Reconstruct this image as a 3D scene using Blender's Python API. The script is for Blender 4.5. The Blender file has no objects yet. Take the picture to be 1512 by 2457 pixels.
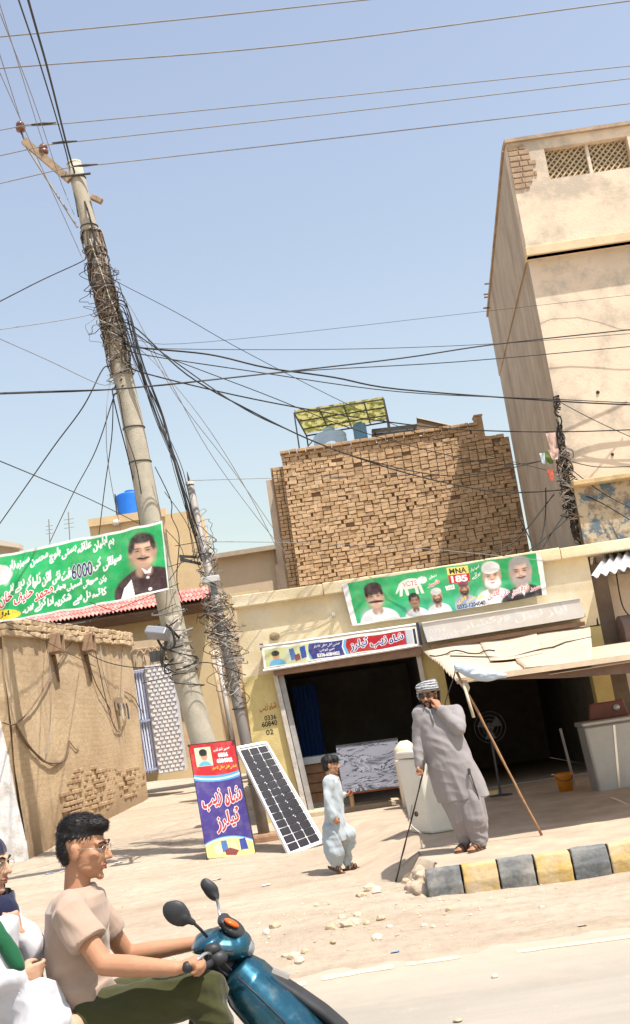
import bpy, bmesh, math, random
import numpy as np
from mathutils import Vector, Matrix, noise, Euler
random.seed(7); np.random.seed(7)
R_ = math.radians
# ---------------------------------------------------------------- camera, sky, sun, exposure
SC = bpy.context.scene
COL = SC.collection
F_PX, CXP, CYP, CAM_H = 2740.0, 756.0, 1228.5, 1.8     # focal length and centre in the 1512 x 2457 view of the photo
PITCH, ROLL = R_(10.45), R_(8.5)
_fw = Vector((0, math.cos(PITCH), math.sin(PITCH)))
_u0 = Vector((0, -math.sin(PITCH), math.cos(PITCH))); _r0 = Vector((1, 0, 0))
_r = math.cos(ROLL)*_r0 - math.sin(ROLL)*_u0
_u = math.sin(ROLL)*_r0 + math.cos(ROLL)*_u0
CAM = Vector((0, 0, CAM_H))
cam_d = bpy.data.cameras.new('camera'); cam = bpy.data.objects.new('camera', cam_d); COL.objects.link(cam)
m = Matrix.Identity(4)
for i in range(3):
    m[i][0] = _r[i]; m[i][1] = _u[i]; m[i][2] = -_fw[i]; m[i][3] = CAM[i]
cam.matrix_world = m
cam_d.sensor_fit = 'HORIZONTAL'; cam_d.sensor_width = 36.0; cam_d.lens = 36.0*F_PX/1512.0
cam_d.clip_start = 0.1; cam_d.clip_end = 3000
SC.camera = cam
SUN_EL = R_(65); SUN_H = Vector((0.73, -0.68)).normalized()
w = bpy.data.worlds.new('World'); SC.world = w; w.use_nodes = True
nt = w.node_tree; nt.nodes.clear()
sky = nt.nodes.new('ShaderNodeTexSky'); sky.sky_type = 'NISHITA'; sky.sun_disc = False
sky.sun_elevation = SUN_EL; sky.sun_rotation = math.atan2(SUN_H.x, SUN_H.y)
sky.air_density = 1.8; sky.dust_density = 2.3; sky.ozone_density = 1.0; sky.altitude = 100
bg = nt.nodes.new('ShaderNodeBackground'); bg.inputs['Strength'].default_value = 0.122
wo = nt.nodes.new('ShaderNodeOutputWorld')
hs = nt.nodes.new('ShaderNodeHueSaturation'); hs.inputs['Hue'].default_value = .512; hs.inputs['Saturation'].default_value = .78     # dusty air: paler blue all over
nt.links.new(sky.outputs[0], hs.inputs['Color']); nt.links.new(hs.outputs[0], bg.inputs['Color']); nt.links.new(bg.outputs[0], wo.inputs['Surface'])
sd = bpy.data.lights.new('sun', 'SUN'); sd.energy = 4.6; sd.angle = R_(0.5); sd.color = (1.0, 0.935, 0.86)
sun = bpy.data.objects.new('sun', sd); COL.objects.link(sun)
to_sun = Vector((SUN_H.x*math.cos(SUN_EL), SUN_H.y*math.cos(SUN_EL), math.sin(SUN_EL)))
sun.rotation_euler = to_sun.to_track_quat('Z', 'Y').to_euler()
sun.location = (6, -6, 30)
vs = SC.view_settings
vs.view_transform = 'Standard'; vs.look = 'None'; vs.exposure = 0.66; vs.gamma = 1.0; vs.use_curve_mapping = False

# ---------------------------------------------------------------- helpers: places
def ray(x, y): return F_PX*_fw + (x-CXP)*_r + (CYP-y)*_u
def at(x, y, Y):
    """world point on the upright plane Y metres in front of the camera"""
    d = ray(x, y); return CAM + d*(Y/d.y)
def gz(x, y, z):
    """world point on the level plane z"""
    d = ray(x, y); return CAM + d*((z-CAM_H)/d.z)
def sstep(a, b, x):
    t = min(1, max(0, (x-a)/(b-a))); return t*t*(3-2*t)
def lerp(a, b, t): return a + (b-a)*t
def interp(x, xs, ys):
    if x <= xs[0]: return ys[0]
    for i in range(len(xs)-1):
        if x <= xs[i+1]: return lerp(ys[i], ys[i+1], (x-xs[i])/(xs[i+1]-xs[i]))
    return ys[-1]
def nz(x, y, z=0.0): return noise.noise(Vector((x, y, z)))

# ---------------------------------------------------------------- helpers: materials
MATS = {}
def _nodes(name):
    mt = bpy.data.materials.new(name); mt.use_nodes = True
    n = mt.node_tree.nodes; l = mt.node_tree.links
    b = n['Principled BSDF']; tc = n.new('ShaderNodeTexCoord')
    return mt, n, l, b, tc
def _noise(n, l, tc, scale, detail=5, rough=.6, stretch=None, coord='Object'):
    t = n.new('ShaderNodeTexNoise'); t.inputs['Scale'].default_value = scale
    t.inputs['Detail'].default_value = detail; t.inputs['Roughness'].default_value = rough
    if stretch:
        mp = n.new('ShaderNodeMapping'); mp.inputs['Scale'].default_value = stretch
        l.new(tc.outputs[coord], mp.inputs['Vector']); l.new(mp.outputs[0], t.inputs['Vector'])
    else: l.new(tc.outputs[coord], t.inputs['Vector'])
    return t
def _ramp(n, l, src, p0, p1, c0=(0,0,0,1), c1=(1,1,1,1)):
    r = n.new('ShaderNodeValToRGB'); e = r.color_ramp.elements
    e[0].position = p0; e[1].position = p1; e[0].color = c0; e[1].color = c1
    l.new(src, r.inputs['Fac']); return r
def _mix(n, l, fac, a, b):
    mx = n.new('ShaderNodeMix'); mx.data_type = 'RGBA'
    if isinstance(fac, (int, float)): mx.inputs[0].default_value = fac
    else: l.new(fac, mx.inputs[0])
    for k, v in ((6, a), (7, b)):
        if isinstance(v, (tuple, list)): mx.inputs[k].default_value = (*v[:3], 1)
        else: l.new(v, mx.inputs[k])
    return mx.outputs[2]
def _bump(n, l, b, src, strength, dist=.02):
    bp = n.new('ShaderNodeBump'); bp.inputs['Strength'].default_value = strength; bp.inputs['Distance'].default_value = dist
    l.new(src, bp.inputs['Height'])
    if b.inputs['Normal'].is_linked: l.new(b.inputs['Normal'].links[0].from_socket, bp.inputs['Normal'])
    l.new(bp.outputs[0], b.inputs['Normal'])
def mul(c, k): return tuple(min(1, v*k) for v in c[:3])
def M(name, col, rough=.85, var=.16, scale=4, bump=0.0, bscale=45, metal=0.0, stain=None, stain_amt=.5, stain_scale=1.2, stretch=None, spec=.3, bdist=.02, coat=0.0, thr=(.5,.72)):
    """plain painted / plastered / moulded surface: base colour, uneven tone, optional stains, fine relief"""
    if name in MATS: return MATS[name]
    mt, n, l, b, tc = _nodes(name)
    t = _noise(n, l, tc, scale, 6, .65)
    r = _ramp(n, l, t.outputs[0], .3, .7)
    c = _mix(n, l, r.outputs[0], mul(col, 1-var), mul(col, 1+var))
    if stain:
        s = _noise(n, l, tc, stain_scale, 8, .68, stretch)
        sr = _ramp(n, l, s.outputs[0], thr[0], thr[1], (0,0,0,1), (stain_amt,)*3+(1,))
        c = _mix(n, l, sr.outputs[0], c, stain)
    l.new(c, b.inputs['Base Color'])
    b.inputs['Roughness'].default_value = rough; b.inputs['Metallic'].default_value = metal
    b.inputs['Specular IOR Level'].default_value = spec
    if coat: b.inputs['Coat Weight'].default_value = coat; b.inputs['Coat Roughness'].default_value = .08
    if bump:
        bn = _noise(n, l, tc, bscale, 6, .7); _bump(n, l, b, bn.outputs[0], bump, bdist)
    MATS[name] = mt; return mt
def MCLOTH(name, col, fold=.5, fscale=7, stretch=(1,1,.35), var=.1, rough=.9, sheen=.2):
    if name in MATS: return MATS[name]
    mt, n, l, b, tc = _nodes(name)
    t = _noise(n, l, tc, 9, 4, .6)
    c = _mix(n, l, t.outputs[0], mul(col, 1-var), mul(col, 1+var)); l.new(c, b.inputs['Base Color'])
    b.inputs['Roughness'].default_value = rough; b.inputs['Specular IOR Level'].default_value = .15
    b.inputs['Sheen Weight'].default_value = sheen
    f = _noise(n, l, tc, fscale, 3, .5, stretch); _bump(n, l, b, f.outputs[0], fold, .06)
    wv = _noise(n, l, tc, 420, 2, .5); _bump(n, l, b, wv.outputs[0], .12, .002)
    MATS[name] = mt; return mt
def MSKIN(name, col):
    if name in MATS: return MATS[name]
    mt, n, l, b, tc = _nodes(name)
    t = _noise(n, l, tc, 22, 5, .6); t2 = _noise(n, l, tc, 6, 3, .5)
    c = _mix(n, l, t.outputs[0], mul(col, .82), mul(col, 1.14)); c = _mix(n, l, _ramp(n, l, t2.outputs[0], .4, .7, (0,0,0,1), (.3,.3,.3,1)).outputs[0], c, (col[0]*.9, col[1]*.72, col[2]*.66)); l.new(c, b.inputs['Base Color'])
    b.inputs['Roughness'].default_value = .62; b.inputs['Specular IOR Level'].default_value = .25
    b.inputs['Subsurface Weight'].default_value = .12; b.inputs['Subsurface Radius'].default_value = (.012, .005, .003)
    p = _noise(n, l, tc, 260, 3, .6); _bump(n, l, b, p.outputs[0], .12, .003)
    MATS[name] = mt; return mt
def MHAIR(name, col):
    if name in MATS: return MATS[name]
    mt, n, l, b, tc = _nodes(name)
    t = _noise(n, l, tc, 90, 4, .6, (1, .25, 1))
    c = _mix(n, l, t.outputs[0], mul(col, .5), mul(col, 1.5)); l.new(c, b.inputs['Base Color'])
    b.inputs['Roughness'].default_value = .5; b.inputs['Specular IOR Level'].default_value = .3
    _bump(n, l, b, t.outputs[0], .5, .006)
    MATS[name] = mt; return mt
def MPRINT(name, rough=.55):
    """printed vinyl / flex sheet: the printed colours sit in a colour attribute of the sheet"""
    mt, n, l, b, tc = _nodes(name)
    a = n.new('ShaderNodeVertexColor'); a.layer_name = 'print'
    t = _noise(n, l, tc, 6, 6, .7)
    d = _ramp(n, l, t.outputs[0], .45, .8, (0,0,0,1), (.22,.22,.22,1))
    c = _mix(n, l, d.outputs[0], a.outputs[0], (.5, .43, .33)); l.new(c, b.inputs['Base Color'])
    b.inputs['Roughness'].default_value = rough; b.inputs['Specular IOR Level'].default_value = .35
    f = _noise(n, l, tc, 3.5, 3, .5, (1, 1, .6)); _bump(n, l, b, f.outputs[0], .35, .05)
    return mt

# ---------------------------------------------------------------- helpers: objects
def tag(o, label=None, cat=None, group=None, kind=None):
    if label: o['label'] = label
    if cat: o['category'] = cat
    if group: o['group'] = group
    if kind: o['kind'] = kind
    return o
def link(name, me, parent=None, loc=None):
    o = bpy.data.objects.new(name, me); COL.objects.link(o)
    if loc is not None: o.location = loc
    if parent is not None: o.parent = parent
    return o
def thing(name, label, cat, loc=(0,0,0), group=None):
    e = bpy.data.objects.new(name, None); COL.objects.link(e); e.location = loc; e.empty_display_size = .1
    return tag(e, label, cat, group)
def worg(o):
    p = Vector((0,0,0))
    while o is not None: p = p + Vector(o.location); o = o.parent
    return p
class MB:
    """collects shapes given in world coordinates into one mesh"""
    def __init__(s): s.v = []; s.f = []; s.mi = []; s.cur = 0
    def add(s, vs, fs):
        k = len(s.v); s.v += [Vector(v) for v in vs]
        for f in fs: s.f.append([i+k for i in f]); s.mi.append(s.cur)
        return s
    def box(s, c, size, rot=None):
        h = [x/2 for x in size]; vs = [Vector((sx*h[0], sy*h[1], sz*h[2])) for sx in (-1,1) for sy in (-1,1) for sz in (-1,1)]
        if rot is not None: vs = [rot @ v for v in vs]
        c = Vector(c)
        return s.add([v+c for v in vs], [(0,1,3,2),(4,6,7,5),(0,4,5,1),(2,3,7,6),(0,2,6,4),(1,5,7,3)])
    def beam(s, a, b, wx, wy, up=(0,0,1)):
        a = Vector(a); b = Vector(b); d = b-a; L = d.length; d.normalize(); up = Vector(up)
        x = d.cross(up)
        if x.length < 1e-4: x = d.cross(Vector((1,0,0)))
        x.normalize(); y = x.cross(d); rot = Matrix((x, d, y)).transposed()
        return s.box((a+b)/2, (wx, L, wy), rot)
    def prism(s, pts, off):
        """polygon pts extruded by vector off"""
        n = len(pts); pts = [Vector(p) for p in pts]; off = Vector(off)
        vs = pts + [p+off for p in pts]
        return s.add(vs, [tuple(range(n)), tuple(range(2*n-1, n-1, -1))] + [(i, i+n, (i+1)%n+n, (i+1)%n) for i in range(n)])
    def tube(s, pts, r, sides=6, caps=True):
        pts = [Vector(p) for p in pts]; n = len(pts)
        rr = r if isinstance(r, (list, tuple)) else [r]*n
        prev = None; vs = []
        for i, p in enumerate(pts):
            d = (pts[min(i+1, n-1)] - pts[max(i-1, 0)])
            if d.length < 1e-9: d = Vector((0,0,1))
            d.normalize()
            if prev is None:
                x = d.cross(Vector((0,0,1)))
                if x.length < 1e-3: x = d.cross(Vector((0,1,0)))
            else: x = prev - d*prev.dot(d)
            x.normalize(); prev = x; y = d.cross(x)
            for k in range(sides):
                a = 2*math.pi*k/sides; vs.append(p + (x*math.cos(a) + y*math.sin(a))*rr[i])
        fs = []
        for i in range(n-1):
            for k in range(sides):
                k2 = (k+1) % sides; fs.append((i*sides+k, i*sides+k2, (i+1)*sides+k2, (i+1)*sides+k))
        if caps: fs += [tuple(range(sides-1, -1, -1)), tuple((n-1)*sides+k for k in range(sides))]
        return s.add(vs, fs)
    def ell(s, c, rad, rot=None, seg=16, rings=10):
        c = Vector(c); vs = [Vector((0,0,1))]
        for i in range(1, rings):
            t = math.pi*i/rings
            for k in range(seg):
                a = 2*math.pi*k/seg; vs.append(Vector((math.sin(t)*math.cos(a), math.sin(t)*math.sin(a), math.cos(t))))
        vs.append(Vector((0,0,-1)))
        fs = [(0, 1+k, 1+(k+1)%seg) for k in range(seg)]
        for i in range(rings-2):
            for k in range(seg):
                a = 1+i*seg+k; b = 1+i*seg+(k+1)%seg; fs.append((a, a+seg, b+seg, b))
        L = len(vs)-1; o = 1+(rings-2)*seg
        fs += [(L, o+(k+1)%seg, o+k) for k in range(seg)]
        out = []
        for v in vs:
            q = Vector((v.x*rad[0], v.y*rad[1], v.z*rad[2]))
            if rot is not None: q = rot @ q
            out.append(q+c)
        return s.add(out, fs)
    def cap(s, a, b, r0, r1, seg=14):
        """tapered capsule"""
        a = Vector(a); b = Vector(b); d = (b-a); L = d.length
        if L < 1e-6: return s.ell(a, (r0,)*3)
        d.normalize(); pts = []; rad = []
        for t in (-1, -.92, -.7, -.38): pts.append(a + d*r0*t); rad.append(r0*math.sqrt(max(0.0004, 1-t*t)))
        for k in range(5): pts.append(lerp(a, b, k/4)); rad.append(lerp(r0, r1, k/4))
        for t in (.38, .7, .92, 1): pts.append(b + d*r1*t); rad.append(r1*math.sqrt(max(0.0004, 1-t*t)))
        return s.tube(pts, rad, seg)
    def chain(s, pts, rads, seg=14):
        for i in range(len(pts)-1): s.cap(pts[i], pts[i+1], rads[i], rads[i+1], seg)
        return s
    def loft(s, rings, seg=24):
        """rings: (centre, rx, ry[, axis-x vector, axis-y vector]); closed with caps"""
        vs = []
        for rg in rings:
            c, rx, ry = Vector(rg[0]), rg[1], rg[2]
            ax = Vector(rg[3]) if len(rg) > 3 else Vector((1,0,0)); ay = Vector(rg[4]) if len(rg) > 4 else Vector((0,1,0))
            for k in range(seg):
                a = 2*math.pi*k/seg; vs.append(c + ax*rx*math.cos(a) + ay*ry*math.sin(a))
        n = len(rings); fs = []
        for i in range(n-1):
            for k in range(seg):
                k2 = (k+1)%seg; fs.append((i*seg+k, i*seg+k2, (i+1)*seg+k2, (i+1)*seg+k))
        fs += [tuple(range(seg-1, -1, -1)), tuple((n-1)*seg+k for k in range(seg))]
        return s.add(vs, fs)
    def mesh(s, name, mats, org=Vector((0,0,0)), smooth=False):
        me = bpy.data.meshes.new(name)
        me.from_pydata([v-org for v in s.v], [], s.f)
        for mt in (mats if isinstance(mats, (list, tuple)) else [mats]): me.materials.append(mt)
        me.polygons.foreach_set('material_index', s.mi)
        bm = bmesh.new(); bm.from_mesh(me); bmesh.ops.recalc_face_normals(bm, faces=bm.faces); bm.to_mesh(me); bm.free()
        if smooth: me.polygons.foreach_set('use_smooth', [True]*len(me.polygons))
        me.update(); return me
    def build(s, name, mats, parent=None, smooth=False, org=None, bevel=0):
        po = worg(parent) if parent is not None else Vector((0,0,0))
        if org is None:
            if parent is not None: org = po
            else:
                xs = [v.x for v in s.v]; ys = [v.y for v in s.v]; zs = [v.z for v in s.v]
                org = Vector(((min(xs)+max(xs))/2, (min(ys)+max(ys))/2, min(zs)))
        o = link(name, s.mesh(name, mats, Vector(org), smooth), parent, Vector(org)-po)
        if bevel:
            bv = o.modifiers.new('bevel', 'BEVEL'); bv.width = bevel; bv.segments = 2; bv.limit_method = 'ANGLE'
        return o
TMP = bpy.data.scenes.new('scratch')
def evaluate(o):
    with bpy.context.temp_override(scene=TMP, view_layer=TMP.view_layers[0]):
        dg = bpy.context.evaluated_depsgraph_get(); dg.update()
        return bpy.data.meshes.new_from_object(o.evaluated_get(dg))
def blob(mb, name, mats, parent=None, voxel=.008, smooth=4, disp=None, org=None, keep=None):
    """fuse the collected solids into one continuous skin, soften it, optionally push it along its normals"""
    po = worg(parent) if parent is not None else Vector((0,0,0))
    if org is None: org = po
    org = Vector(org)
    me = mb.mesh(name+'_raw', [mats] if not isinstance(mats, (list,tuple)) else list(mats), org)
    o = bpy.data.objects.new('scratch_blob', me); TMP.collection.objects.link(o)
    rm = o.modifiers.new('r', 'REMESH'); rm.mode = 'VOXEL'; rm.voxel_size = voxel; rm.use_smooth_shade = True
    if smooth: sm = o.modifiers.new('s', 'SMOOTH'); sm.factor = .5; sm.iterations = smooth
    out = evaluate(o); bpy.data.objects.remove(o); bpy.data.meshes.remove(me)
    out.name = name
    if keep:
        bm = bmesh.new(); bm.from_mesh(out)
        bmesh.ops.delete(bm, geom=[f for f in bm.faces if not keep(f.calc_center_median()+org)], context='FACES'); bm.to_mesh(out); bm.free()
    if disp:
        nv = len(out.vertices); co = np.empty(nv*3); no = np.empty(nv*3)
        out.vertices.foreach_get('co', co); out.vertex_normals.foreach_get('vector', no)
        co = co.reshape(-1,3); no = no.reshape(-1,3)
        for i in range(nv):
            p = Vector(co[i])+org; co[i] += no[i]*disp(p, no[i])
        out.vertices.foreach_set('co', co.ravel()); out.update()
    out.polygons.foreach_set('use_smooth', [True]*len(out.polygons))
    if not len(out.materials):
        for mt in (mats if isinstance(mats, (list,tuple)) else [mats]): out.materials.append(mt)
    return link(name, out, parent, org-po)
def slab(px, Y, thick): return [at(x, y, Y) for x, y in px], Vector((0, thick, 0))
def panel(name, px, Y, thick, mat, parent=None, bevel=0, org=None):
    """upright slab whose outline is given at its own distance Y, with thickness going back"""
    b = MB(); b.prism(*slab(px, Y, thick)); return b.build(name, mat, parent, bevel=bevel, org=org)
def catenary(a, b, sag, n=14, wob=0.0):
    a = Vector(a); b = Vector(b); pts = []
    for i in range(n+1):
        t = i/n; p = lerp(a, b, t); p = p + Vector((wob*nz(t*5, a.x, a.z), wob*nz(t*5+9, b.x, a.z), -4*sag*t*(1-t) + wob*nz(t*6, a.z, b.x)))
        pts.append(p)
    return pts
def smooth_path(pts, k=6):
    pts = [Vector(p) for p in pts]; out = []
    for i in range(len(pts)-1):
        p0 = pts[max(i-1,0)]; p1 = pts[i]; p2 = pts[i+1]; p3 = pts[min(i+2,len(pts)-1)]
        for j in range(k):
            t = j/k; t2 = t*t; t3 = t2*t
            out.append(.5*((2*p1) + (p2-p0)*t + (2*p0-5*p1+4*p2-p3)*t2 + (3*p1-p0-3*p2+p3)*t3))
    out.append(pts[-1]); return out

# ---------------------------------------------------------------- helpers: lettering and print
_F = {'ا':'FE8D FE8E','آ':'FE81 FE82','ب':'FE8F FE90 FE91 FE92','پ':'FB56 FB57 FB58 FB59','ت':'FE95 FE96 FE97 FE98','ٹ':'FB66 FB67 FB68 FB69',
'ج':'FE9D FE9E FE9F FEA0','چ':'FB7A FB7B FB7C FB7D','ح':'FEA1 FEA2 FEA3 FEA4','خ':'FEA5 FEA6 FEA7 FEA8','د':'FEA9 FEAA','ڈ':'FB88 FB89','ذ':'FEAB FEAC',
'ر':'FEAD FEAE','ڑ':'FB8C FB8D','ز':'FEAF FEB0','س':'FEB1 FEB2 FEB3 FEB4','ش':'FEB5 FEB6 FEB7 FEB8','ص':'FEB9 FEBA FEBB FEBC','ض':'FEBD FEBE FEBF FEC0',
'ط':'FEC1 FEC2 FEC3 FEC4','ع':'FEC9 FECA FECB FECC','غ':'FECD FECE FECF FED0','ف':'FED1 FED2 FED3 FED4','ق':'FED5 FED6 FED7 FED8','ک':'FB8E FB8F FB90 FB91',
'گ':'FB92 FB93 FB94 FB95','ل':'FEDD FEDE FEDF FEE0','م':'FEE1 FEE2 FEE3 FEE4','ن':'FEE5 FEE6 FEE7 FEE8','ں':'FB9E FB9F','و':'FEED FEEE','ہ':'FBA6 FBA7 FBA8 FBA9',
'ھ':'FBAA FBAB FBAC FBAD','ی':'FBFC FBFD FBFE FBFF','ے':'FBAE FBAF','ئ':'FE89 FE8A FE8B FE8C'}
_F = {k: [chr(int(h, 16)) for h in v.split()] for k, v in _F.items()}
def shape_word(wd):
    """join the letters of one Urdu word and put them in left-to-right drawing order"""
    if not any(c in _F for c in wd): return wd
    out = []
    for i, c in enumerate(wd):
        f = _F.get(c)
        if not f: out.append(c); continue
        pj = i > 0 and wd[i-1] in _F and len(_F[wd[i-1]]) == 4
        nj = i < len(wd)-1 and wd[i+1] in _F and len(f) == 4
        out.append(f[3] if pj and nj else f[1] if pj else f[2] if nj else f[0])
    return ''.join(reversed(out))
_TC = bpy.data.curves.new('scratch_text', 'FONT'); _TC.resolution_u = 3
_TO = bpy.data.objects.new('scratch_text', _TC); TMP.collection.objects.link(_TO)
def glyphs(s, bold=.0):
    _TC.body = s; _TC.offset = bold; _TC.size = 1.0
    me = evaluate(_TO); me.calc_loop_triangles()
    v = np.array([p.co[:2] for p in me.vertices], dtype=float).reshape(-1, 2)
    t = np.array([q.vertices[:] for q in me.loop_triangles], dtype=int).reshape(-1, 3)
    bpy.data.meshes.remove(me); return v, t
def line(s, bold=.02, slant=.22, gap=.22):
    """a line of words, right to left for Urdu, each word rising to its right as in Nastaliq hands"""
    ws = s.split(' '); urdu = any(c in _F for c in s)
    if urdu: ws = ws[::-1]
    V = []; T = []; x = 0; k = 0
    for wd in ws:
        sw = shape_word(wd); v, t = glyphs(sw, bold)
        if not len(v): continue
        if any(c in _F for c in wd):
            v[:,1] += slant*(v[:,0]-v[:,0].mean())
        v[:,0] += x - v[:,0].min(); x = v[:,0].max() + gap
        V.append(v); T.append(t+k); k += len(v)
    V = np.vstack(V); T = np.vstack(T); V -= V.min(0); return V, T
class Canvas:
    """flat print: a colour raster that becomes the colour attribute of a sheet"""
    def __init__(s, W, H, col): s.W, s.H = W, H; s.a = np.empty((H, W, 3)); s.a[:] = col; s.asp = 1.0
    def grid(s):
        y, x = np.mgrid[0:s.H, 0:s.W]; return (x+.5)/s.W, (y+.5)/s.H
    def put(s, mask, col):
        mk = mask[..., None].clip(0, 1); s.a = s.a*(1-mk) + np.array(col)*mk
    def ell(s, cx, cy, rx, ry, col, soft=.08, rot=0.0, clip=None, alpha=1):
        x, y = s.grid(); dx = (x-cx)*s.asp; dy = y-cy; rx = rx*s.asp
        c, n = math.cos(rot), math.sin(rot); a = (dx*c+dy*n)/rx; b = (-dx*n+dy*c)/ry
        d = np.sqrt(a*a+b*b); mk = ((1-d)/soft+.5).clip(0,1)*alpha
        if clip is not None: mk = mk*clip(x, y)
        s.put(mk, col)
    def poly(s, pts, col, alpha=1):
        x, y = s.grid(); ins = np.zeros_like(x, dtype=bool); n = len(pts)
        for i in range(n):
            x0, y0 = pts[i]; x1, y1 = pts[(i+1)%n]
            if y0 == y1: continue
            c = ((y0 > y) != (y1 > y)) & (x < (x1-x0)*(y-y0)/(y1-y0)+x0); ins ^= c
        s.put(ins*alpha, col)
    def text(s, string, x0, y0, x1, y1, col, out=None, ow=1, bold=.02, slant=.22, rise=0.0, fit=True):
        V, T = line(string, bold, slant); mx = V.max(0)
        sx = (x1-x0)/mx[0]*s.W; sy = (y1-y0)/mx[1]*s.H
        X = x0*s.W + V[:,0]*sx; Y = y1*s.H - V[:,1]*sy - rise*s.H*(V[:,0]/mx[0])
        mk = np.zeros((s.H, s.W), dtype=bool)
        for a, b, c in T:
            xa, xb, xc, ya, yb, yc = X[a], X[b], X[c], Y[a], Y[b], Y[c]
            i0 = max(0, int(min(xa,xb,xc)-.5)); i1 = min(s.W, int(max(xa,xb,xc)+1.5)); j0 = max(0, int(min(ya,yb,yc)-.5)); j1 = min(s.H, int(max(ya,yb,yc)+1.5))
            if i1 <= i0 or j1 <= j0: continue
            gy, gx = np.mgrid[j0:j1, i0:i1]; gx = gx+.5; gy = gy+.5
            d = (yb-yc)*(xa-xc)+(xc-xb)*(ya-yc)
            if abs(d) < 1e-9: continue
            l1 = ((yb-yc)*(gx-xc)+(xc-xb)*(gy-yc))/d; l2 = ((yc-ya)*(gx-xc)+(xa-xc)*(gy-yc))/d
            mk[j0:j1, i0:i1] |= (l1 >= -.02) & (l2 >= -.02) & (l1+l2 <= 1.02)
        if out is not None:
            o = mk.copy()
            for _ in range(ow):
                p = np.pad(o, 1); o = p[1:-1,1:-1]|p[:-2,1:-1]|p[2:,1:-1]|p[1:-1,:-2]|p[1:-1,2:]
            s.put(o.astype(float), out)
        s.put(mk.astype(float), col)
def sheet(name, cv, S, mat, parent=None, org=None):
    """grid sheet following the surface S(u, v), v down, carrying the print of the canvas"""
    W, H = cv.W, cv.H; po = worg(parent) if parent is not None else Vector((0,0,0))
    if org is None: org = po
    vs = [S(i/W, j/H)-org for j in range(H+1) for i in range(W+1)]
    fs = [(j*(W+1)+i, (j+1)*(W+1)+i, (j+1)*(W+1)+i+1, j*(W+1)+i+1) for j in range(H) for i in range(W)]
    me = bpy.data.meshes.new(name); me.from_pydata(vs, [], fs)
    ca = me.color_attributes.new('print', 'FLOAT_COLOR', 'CORNER')
    c = np.ones((H*W, 4, 4)); c[:,:,:3] = np.clip(cv.a, 0, 1).reshape(-1,1,3); ca.data.foreach_set('color', c.ravel())
    me.materials.append(mat); me.polygons.foreach_set('use_smooth', [True]*len(me.polygons)); me.update()
    return link(name, me, parent, Vector(org)-po)
def bilin(tl, tr, br, bl): return lambda u, v: lerp(lerp(tl, tr, u), lerp(bl, br, u), v)
def letters(name, string, tl, right, down, wdt, hgt, mat, parent, bold=.02, slant=.22):
    """lettering painted on a wall: thin raised strokes"""
    V, T = line(string, bold, slant); mx = V.max(0); b = MB(); right = Vector(right); down = Vector(down)
    pts = [tl + right*(v[0]/mx[0]*wdt) + down*((1-v[1]/mx[1])*hgt) for v in V]
    b.add(pts, [tuple(t) for t in T]); return b.build(name, mat, parent)
def s2l(r, g, b):
    f = lambda c: c/12.92 if c <= .04045 else ((c+.055)/1.055)**2.4
    return tuple(f(v/255) for v in (r, g, b))
# ================================================================ GROUND
def ground_z(x, y):
    b = interp(y, [8.3, 9.4, 10.5, 11.5, 13, 14, 17, 18.5, 20, 36, 60], [-.02, .012, .02, .035, .07, .09, .12, .17, .28, .75, .8])
    if x > -1.6: b = lerp(b, min(b, .16), sstep(-1.6, -.8, x))
    if y > 8.3:
        k = sstep(8.3, 9.6, y)*(1-sstep(30, 40, y))
        b += k*(.012*nz(x*1.3, y*1.3) + .009*nz(x*4, y*4, 3) + .005*nz(x*9, y*9, 5))
        mnd = math.exp(-((x-.15)/.75)**2-((y-11.0)/.8)**2)*.05 + math.exp(-((x+.55)/.5)**2-((y-9.9)/.55)**2)*.045
        b += mnd*(1+.9*nz(x*6, y*6, 8))
    return b
def axis(fine0, fine1, step, far):
    a = [fine0 + i*step for i in range(int((fine1-fine0)/step)+1)]
    lo = []; d = step*2; p = fine0
    while p > -far: p -= d; lo.append(p); d *= 1.6
    hi = []; d = step*2; p = a[-1]
    while p < far: p += d; hi.append(p); d *= 1.6
    return lo[::-1] + a + hi
def mat_dust():
    mt, n, l, b, tc = _nodes('dry_dust')
    a = _noise(n, l, tc, .55, 6, .62); f = _noise(n, l, tc, 7, 8, .7); g = _noise(n, l, tc, 70, 5, .75)
    c = _mix(n, l, _ramp(n, l, a.outputs[0], .35, .68).outputs[0], (.43, .35, .265), (.51, .43, .335))
    c = _mix(n, l, _ramp(n, l, f.outputs[0], .44, .66, (0,0,0,1), (.5,.5,.5,1)).outputs[0], c, (.33, .25, .175))
    c = _mix(n, l, _ramp(n, l, g.outputs[0], .6, .74, (0,0,0,1), (.6,.6,.6,1)).outputs[0], c, (.53, .46, .38))
    st = _noise(n, l, tc, 1.3, 7, .65, (.25, 1.8, 1)); c = _mix(n, l, _ramp(n, l, st.outputs[0], .5, .68, (0,0,0,1), (.5,.5,.5,1)).outputs[0], c, (.32, .24, .165))
    l.new(c, b.inputs['Base Color']); b.inputs['Roughness'].default_value = .97; b.inputs['Specular IOR Level'].default_value = .1
    _bump(n, l, b, f.outputs[0], .9, .045); _bump(n, l, b, g.outputs[0], .8, .012)
    return mt
DUST = mat_dust()
xs = axis(-7, 5.5, .11, 1500); ys = axis(8.2, 22, .11, 1500)
vsx = [(x, y, ground_z(x, y)) for y in ys for x in xs]; nx = len(xs)
fsx = [(j*nx+i, j*nx+i+1, (j+1)*nx+i+1, (j+1)*nx+i) for j in range(len(ys)-1) for i in range(nx-1)]
me = bpy.data.meshes.new('ground'); me.from_pydata(vsx, [], fsx); me.materials.append(DUST)
me.polygons.foreach_set('use_smooth', [True]*len(me.polygons))
tag(link('ground', me), 'pale sandy dirt ground running from the road into the alley', None, kind='structure')
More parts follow.
